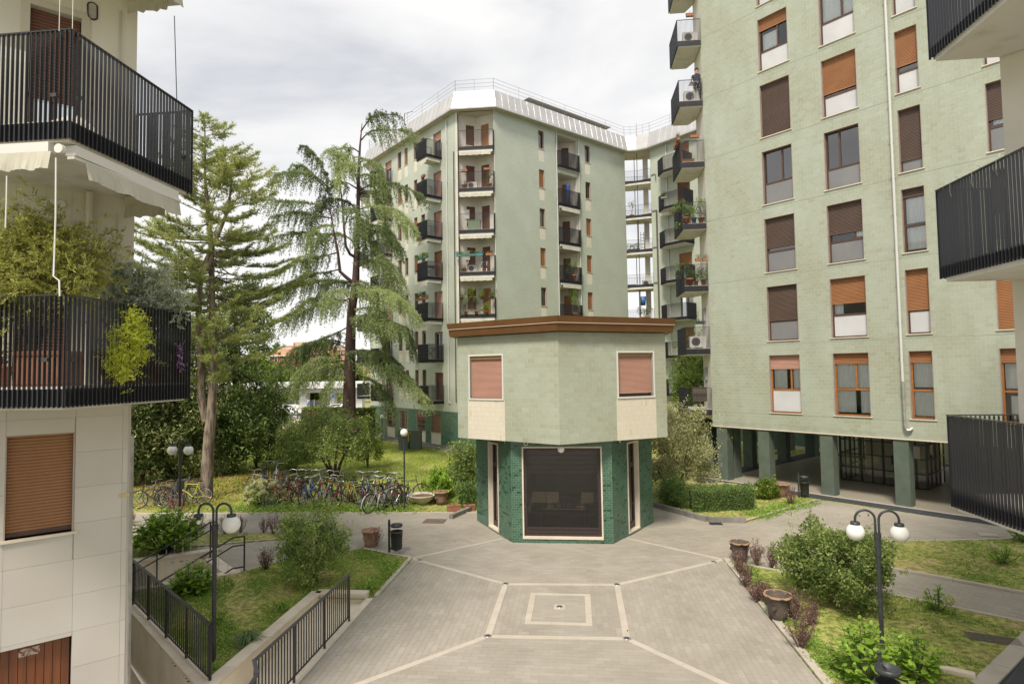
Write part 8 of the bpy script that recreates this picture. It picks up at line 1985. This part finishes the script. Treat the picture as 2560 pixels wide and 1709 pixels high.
stuffobj('loose_leaves',leaves_mesh('loose_leaves',P3,.04,LF_FALL,.6,.9),'a few dry leaves blown over the plaza paving','leaves')
def tuft(p,r,h,n,lab,seed):
 t=thing('grass_tuft',lab,'plant',(p[0],p[1],.03));a=RNG.random(n)*6.28;d=np.c_[np.cos(a)*RNG.uniform(.3,1,n),np.sin(a)*RNG.uniform(.3,1,n),RNG.uniform(.5,1.2,n)];V=[];P0=np.array([p[0],p[1],.03])+np.c_[RNG.normal(0,.05,(n,2)),np.zeros(n)];w=np.cross(d,[0,0,1]);w/=np.linalg.norm(w,axis=1,keepdims=True);w*=.006
 mid_=P0+d*h*.7;end=mid_+np.c_[d[:,:2]*r,np.full(n,-h*.25)];V=np.stack([P0-w,P0+w,mid_+w,mid_-w],1).reshape(-1,3);V2=np.stack([mid_-w,mid_+w,end+w*.2,end-w*.2],1).reshape(-1,3);F=np.arange(8*n).reshape(-1,4)
 lm=leaf_mat('sedge_blade',[(0.109,0.172,0.062),(0.250,0.343,0.156)],trans=.42);part('blades',quads_mesh('blades',np.concatenate([V,V2]),F,RNG.random(2*n),lm),lm,t)
g=G(560+280*.2099,1380+1110*.2099);tuft(g,.28,.30,170,'arching grey green grass tuft beside the ramp wall',1)
g=G(500+140*.3189,900+1550*.3189)
for k_,(x,y,r)in enumerate(((500,1432,.2),(520,1352,.2),(470,1340,.15),(648,1405,.18),(850,1355,.2))):
 g=Gd(x,y);bushp=np.array([[g[0]+RNG.normal(0,r*.5),g[1]+RNG.normal(0,r*.5),.05+abs(RNG.normal(0,r*.5))]for _ in range(90)]);t=thing('weed_clump',['broad leaved weed beside the near left lamp post','leafy weed between the lamp post and the stairs','leafy weed just left of the near lamp post','leafy weed in the middle of the left bed','leafy weed beside the plaza corner of the left bed'][k_],'plant',(g[0],g[1],.03));part('foliage',leaves_mesh('foliage',bushp,.10,LF_WEED,.35,.3,dirs=np.tile([[0,0,.6]],(90,1))),LF_WEED,t)
# ================================================================== beyond the garden: fence, cars, station canopy, houses, trees
YB=85.0;pb_=lambda x,y,Y=YB:AT(600+x*.1913,800+y*.1913,Y)
cn=thing('station_canopy','long white station canopy on square pillars beyond the car park','canopy',(-40,88,-.4));M_cw=mat('canopy_white',(.78,.78,.78),.5,color2=(.7,.7,.7),scale=.3)
xa,xb=AT(430*DS,900,YB)[0],AT(960*DS,900,YB)[0]
m=MB();m.box(xa,xb,YB-2,YB+5,3.1,3.95);part('roof_slab',m,M_cw,cn)
m=MB();m.box(xa,xb,YB-2.03,YB-2.0,3.42,3.47);m.box(xa,xb,YB-2.03,YB-2.0,3.7,3.73);part('fascia_line',m,mat('canopy_line',(.5,.5,.5),.6),cn)
m=MB();m.box(xa,xb,YB-1.2,YB+4,2.42,3.1);part('beam',m,mat('canopy_grey_beam',(.52,.50,.47),.7),cn)
for x in(475,840,1200,1560,60):
 c=pb_(x,1000)[0];m=MB();m.box(c-.55,c+.55,YB-.4,YB+.7,-.4,2.42);part('pillar',m,M_cw,cn)
for(x,y0,y1,lab)in((893,1038,1110,'blue parking sign with a white letter P in front of the canopy'),(1217,968,1015,'small blue sign further right under the canopy')):
 a=pb_(x-17,y1,YB-3);b=pb_(x+17,y0,YB-3);t=thing('road_sign',lab,'sign',(a[0],YB-3,-.4));m=MB();m.box(a[0],b[0],YB-3.02,YB-3,a[2],b[2]);part('sign_plate',m,mat('sign_blue',(.015,.10,.42),.4),t)
 m=MB();m.bar(((a[0]+b[0])/2,YB-2.95,-.4),((a[0]+b[0])/2,YB-2.95,b[2]),.06,.06);part('sign_post',m,M_steel,t)
 if x<1000:
  text_obj('letter','P',.72,Matrix.Translation(((a[0]+b[0])/2,YB-3.05,(a[2]+b[2])/2+.1))@Matrix.Rotation(math.pi/2,4,'X'),mat('sign_white',(.8,.8,.8),.5),t,.005)
  m=MB();m.box(a[0],b[0],YB-3.02,YB-3,a[2]-.75,a[2]-.12);part('lower_plate',m,mat('sign_lower',(.35,.42,.5),.5),t)
ff=thing('mesh_fence','pale wire mesh fence between the car park and the canopy','fence',(-40,YB-5,-.4));x0,x1=AT(590*DS,900,YB-5)[0],AT(900*DS,900,YB-5)[0]
m=MB();
for q in range(int((x1-x0)/.18)):x=x0+q*.18;m.bar((x,YB-5,-.4),(x,YB-5,1.5),.018,.018)
for q in range(9):m.bar((x0,YB-5,-.3+q*.22),(x1,YB-5,-.3+q*.22),.018,.018)
part('wire_mesh',m,M_steel,ff,stuff=True)
for q in range(8):x=x0+(x1-x0)*q/7;m=MB();m.bar((x,YB-5,-.4),(x,YB-5,1.6),.08,.08);part('post',m,M_steel,ff)
def car(cx_,Y,lab,L_=4.3,yaw=0.0,col=(.75,.75,.75)):
 t=thing('parked_car',lab,'car',(cx_,Y,-.4),'white cars parked before the canopy',yaw);prof=[(-L_/2,.35),(-L_/2,.75),(-L_/2+.25,.92),(-L_*.30,.98),(-L_*.17,1.40),(L_*.10,1.45),(L_*.27,1.02),(L_*.44,.88),(L_/2,.68),(L_/2,.35)]
 m=MB();n=len(prof);vs=[]
 for s_,k in((-.86,1),(.86,1)):
  for(x,z)in prof:vs.append((x,s_*(.82 if z>1.2 else 1),z))
 m.add(vs,[tuple(range(n-1,-1,-1)),tuple(range(n,2*n))]+[(i,(i+1)%n,(i+1)%n+n,i+n)for i in range(n)]);lpart('body',m,mat('car_white',col,.25,coat=.6),t)
 m=MB()
 for s_ in(-1,1):m.add([(-L_*.27,s_*.84,1.0),(-L_*.16,s_*.735,1.36),(L_*.09,s_*.735,1.39),(L_*.24,s_*.84,1.02)],[(0,1,2,3)])
 lpart('side_windows',m,mat('car_glass',(.02,.025,.03),.08),t)
 for x in(-L_*.31,L_*.31):
  for s_ in(-.8,.8):
   w=MB();w.tube([(x,s_-.1,.32),(x,s_+.1,.32)],.32,16);wh=part('wheel',w,M_tyre,t,M=WM[t.name]);w=MB();w.tube([(x,s_-.11,.32),(x,s_+.11,.32)],.19,12);part('rim',w,M_rim,wh,M=WM[t.name])
 for s_ in(-.6,.6):m=MB();m.box(-L_/2-.01,-L_/2+.1,s_-.15,s_+.15,.62,.76);lpart('headlight',m,M_steel,t)
c1=pb_(660,1190,78);car(c1[0],78,'white parked car beside the small far globe lamp',3.9);c2=pb_(1290,1170,79);car(c2[0],79,'white parked car right of the cedar trunk, behind the hedge');c3=pb_(520,1170,82);car(c3[0],82,'white parked car furthest left, half behind the shrub')
m=MB();m.box(-80,0,62,84,-.39,-.37);struct('car_park',m,mat('asphalt',(.30,.29,.27),.9,color2=(.24,.235,.22),scale=.3))
m=MB();xq,xr=AT(640*DS,900,58)[0],AT(700*DS,900,58)[0];m.box(xq,xr+.3,58,58.25,-.4,.55);single('low_wall',m,M_stone,'low pale boundary wall in front of the parked cars','wall')
for q in range(4):
 a=pb_(200,655+q*22,110);b=pb_(1400,640+q*26,110);m=MB();m.tube([a,((a[0]+b[0])/2,110,(a[2]+b[2])/2-.12),b],.035,4);single('overhead_wire',m,M_steel,['topmost','second','third','lowest'][q]+' of the four railway wires crossing behind the cedar','wire')
def house(x0,x1,ye,yr,Y,lab,wallc,roofc,flat=False,floors=2,hipf=.28):
 a=pb_(x0,ye,Y);b=pb_(x1,ye,Y);r=pb_((x0+x1)/2,yr,Y);t=thing('house',lab,'house',(a[0],Y,-.4),'houses beyond the railway');w=b[0]-a[0];d=w*.7
 m=MB();m.box(a[0]+.4,b[0]-.4,Y+.4,Y+d,-.4,a[2]);part('wall',m,mat('house_wall_%s'%lab[:9].replace(' ','_'),wallc,.9),t)
 if flat:m=MB();m.box(a[0],b[0],Y,Y+d,a[2],r[2]);part('roof',m,mat('house_roof_'+lab[:9].replace(' ','_'),roofc,.9),t)
 else:
  m=MB();h=w*hipf;m.add([(a[0],Y,a[2]),(b[0],Y,a[2]),(b[0],Y+d+.4,a[2]),(a[0],Y+d+.4,a[2]),(a[0]+h,Y+d/2,r[2]),(b[0]-h,Y+d/2,r[2])],[(0,1,5,4),(1,2,5),(2,3,4,5),(3,0,4),(0,3,2,1)]);rf=part('roof',m,mat('house_roof_'+lab[:9].replace(' ','_'),roofc,.9,color2=tuple(c*.85 for c in roofc),scale=.6),t)
  m=MB();m.box(a[0]-.1,b[0]+.1,Y-.15,Y+.1,a[2]-.35,a[2]-.02);part('gutter',m,M_cw,t)
  m=MB();m.box(a[0]+w*.65,a[0]+w*.72,Y+d*.45,Y+d*.55,r[2]-.5,r[2]+.9);part('chimney',m,mat('chimney',(.4,.2,.12),.9),rf)
 for i in range(max(2,int(w/3.5))):
  for f in range(floors):
   x=a[0]+w*(i+.5)/max(2,int(w/3.5));z=a[2]-1.9-3*f
   if z<0:continue
   m=MB();m.box(x-.5,x+.5,Y+.34,Y+.4,z,z+1.4);win_=part('window',m,M_cw,t);m=MB();m.box(x-.4,x+.4,Y+.32,Y+.34,z+.1,z+1.3);part('pane',m,M_glass_d,win_)
house(365,750,460,375,165,'brick red house with a hipped orange tile roof far beyond the canopy',(.34,.12,.08),(.50,.24,.13))
house(915,1130,440,360,180,'orange roofed house right of the hipped one, behind the cedar branches',(.40,.17,.11),(.52,.28,.17))
house(700,1110,345,285,230,'ochre apartment house with a flat roof behind the red houses',(.52,.38,.22),(.5,.4,.3),True,3)
house(520,740,365,330,210,'low house with a dark orange roof behind the hipped one',(.46,.42,.36),(.38,.18,.11))
house(1100,1400,400,350,240,'pinkish brick house far behind the cedar trunk',(.48,.27,.22),(.45,.33,.27),True)
house(1560,1900,460,395,220,'pink house seen under the left edge of the far building',(.52,.32,.25),(.5,.33,.24))
def far_tree(x,y0,w,Y,lab,lm=LF_FAR,k=60,leaf=.45):
 top=pb_(x,y0,Y);r=w*.1913/FPX*Y/2;zc=top[2]*.52;make_tree('tree',lab,'tree',(top[0],Y,-.4),[(top[0],Y,-.5),(top[0],Y,zc*.5),(top[0],Y,zc)],(r,r,top[2]*.5),k,70,leaf,lm,r*.34,center=(top[0],Y,zc),trunk_r=.22,low=-1,fill=.35,branches=6,group='trees beyond the car park')
for i,(x,y0,w,Y,lab)in enumerate([(330,520,210,112,'yellow green tree left of the red house'),(500,560,230,108,'bright low tree in front of the red house'),(680,600,200,110,'low tree right of the red house front'),(900,560,220,112,'green tree behind the left cedar branches'),(1120,470,160,115,'narrow green tree left of the cedar trunk'),(1290,480,170,114,'green tree just behind the cedar trunk'),(1500,600,260,108,'tree right of the cedar trunk beside the far building'),(250,300,200,150,'pale tree top left of the house roofs'),(470,330,120,190,'small tree top above the hipped roof'),(100,500,300,104,'tree behind the dark evergreens'),(960,940,110,88,'young light green tree beside the parking sign'),(640,960,210,95,'dark tree seen under the canopy left'),(1150,960,300,96,'tree seen under the canopy behind the cedar')]):
 far_tree(x,y0,w,Y,lab,LF_BRT if i in(0,1,2,10)else LF_FAR)
TW_=sample([(-160,100),(-60,100),(30,130),(30,170),(-160,170)],220);cs=np.c_[TW_,RNG.uniform(.5,6.0,len(TW_))];P,ci=clump_points(cs,np.full(len(cs),3.2),90,.9,.6)
stuffobj('distant_wood',leaves_mesh('distant_wood',P,.8,LF_FAR,.6,.4,RNG.random(len(cs))[ci]),'band of distant trees beyond the railway','trees')
# thin summer haze
M_h=bpy.data.materials.new('haze_air');M_h.use_nodes=True;t_=M_h.node_tree;t_.nodes.clear();o_=t_.nodes.new('ShaderNodeOutputMaterial');v_=t_.nodes.new('ShaderNodeVolumePrincipled')
v_.inputs['Color'].default_value=(.93,.95,1,1);v_.inputs['Density'].default_value=.0011;t_.links.new(v_.outputs[0],o_.inputs['Volume'])
USE_HAZE=False
if USE_HAZE:
 m=MB();m.box(-600,600,-80,900,-3,40);hz_o=bpy.data.objects.new('haze',m.mesh('haze',M_h));link(hz_o);hz_o['kind']='stuff'
print('bicycles',NB[0],'objects',len(bpy.data.objects),'tris',sum(sum(len(p.vertices)-2 for p in me.polygons)*1 for me in bpy.data.meshes if me.users and len(me.polygons)<20000))
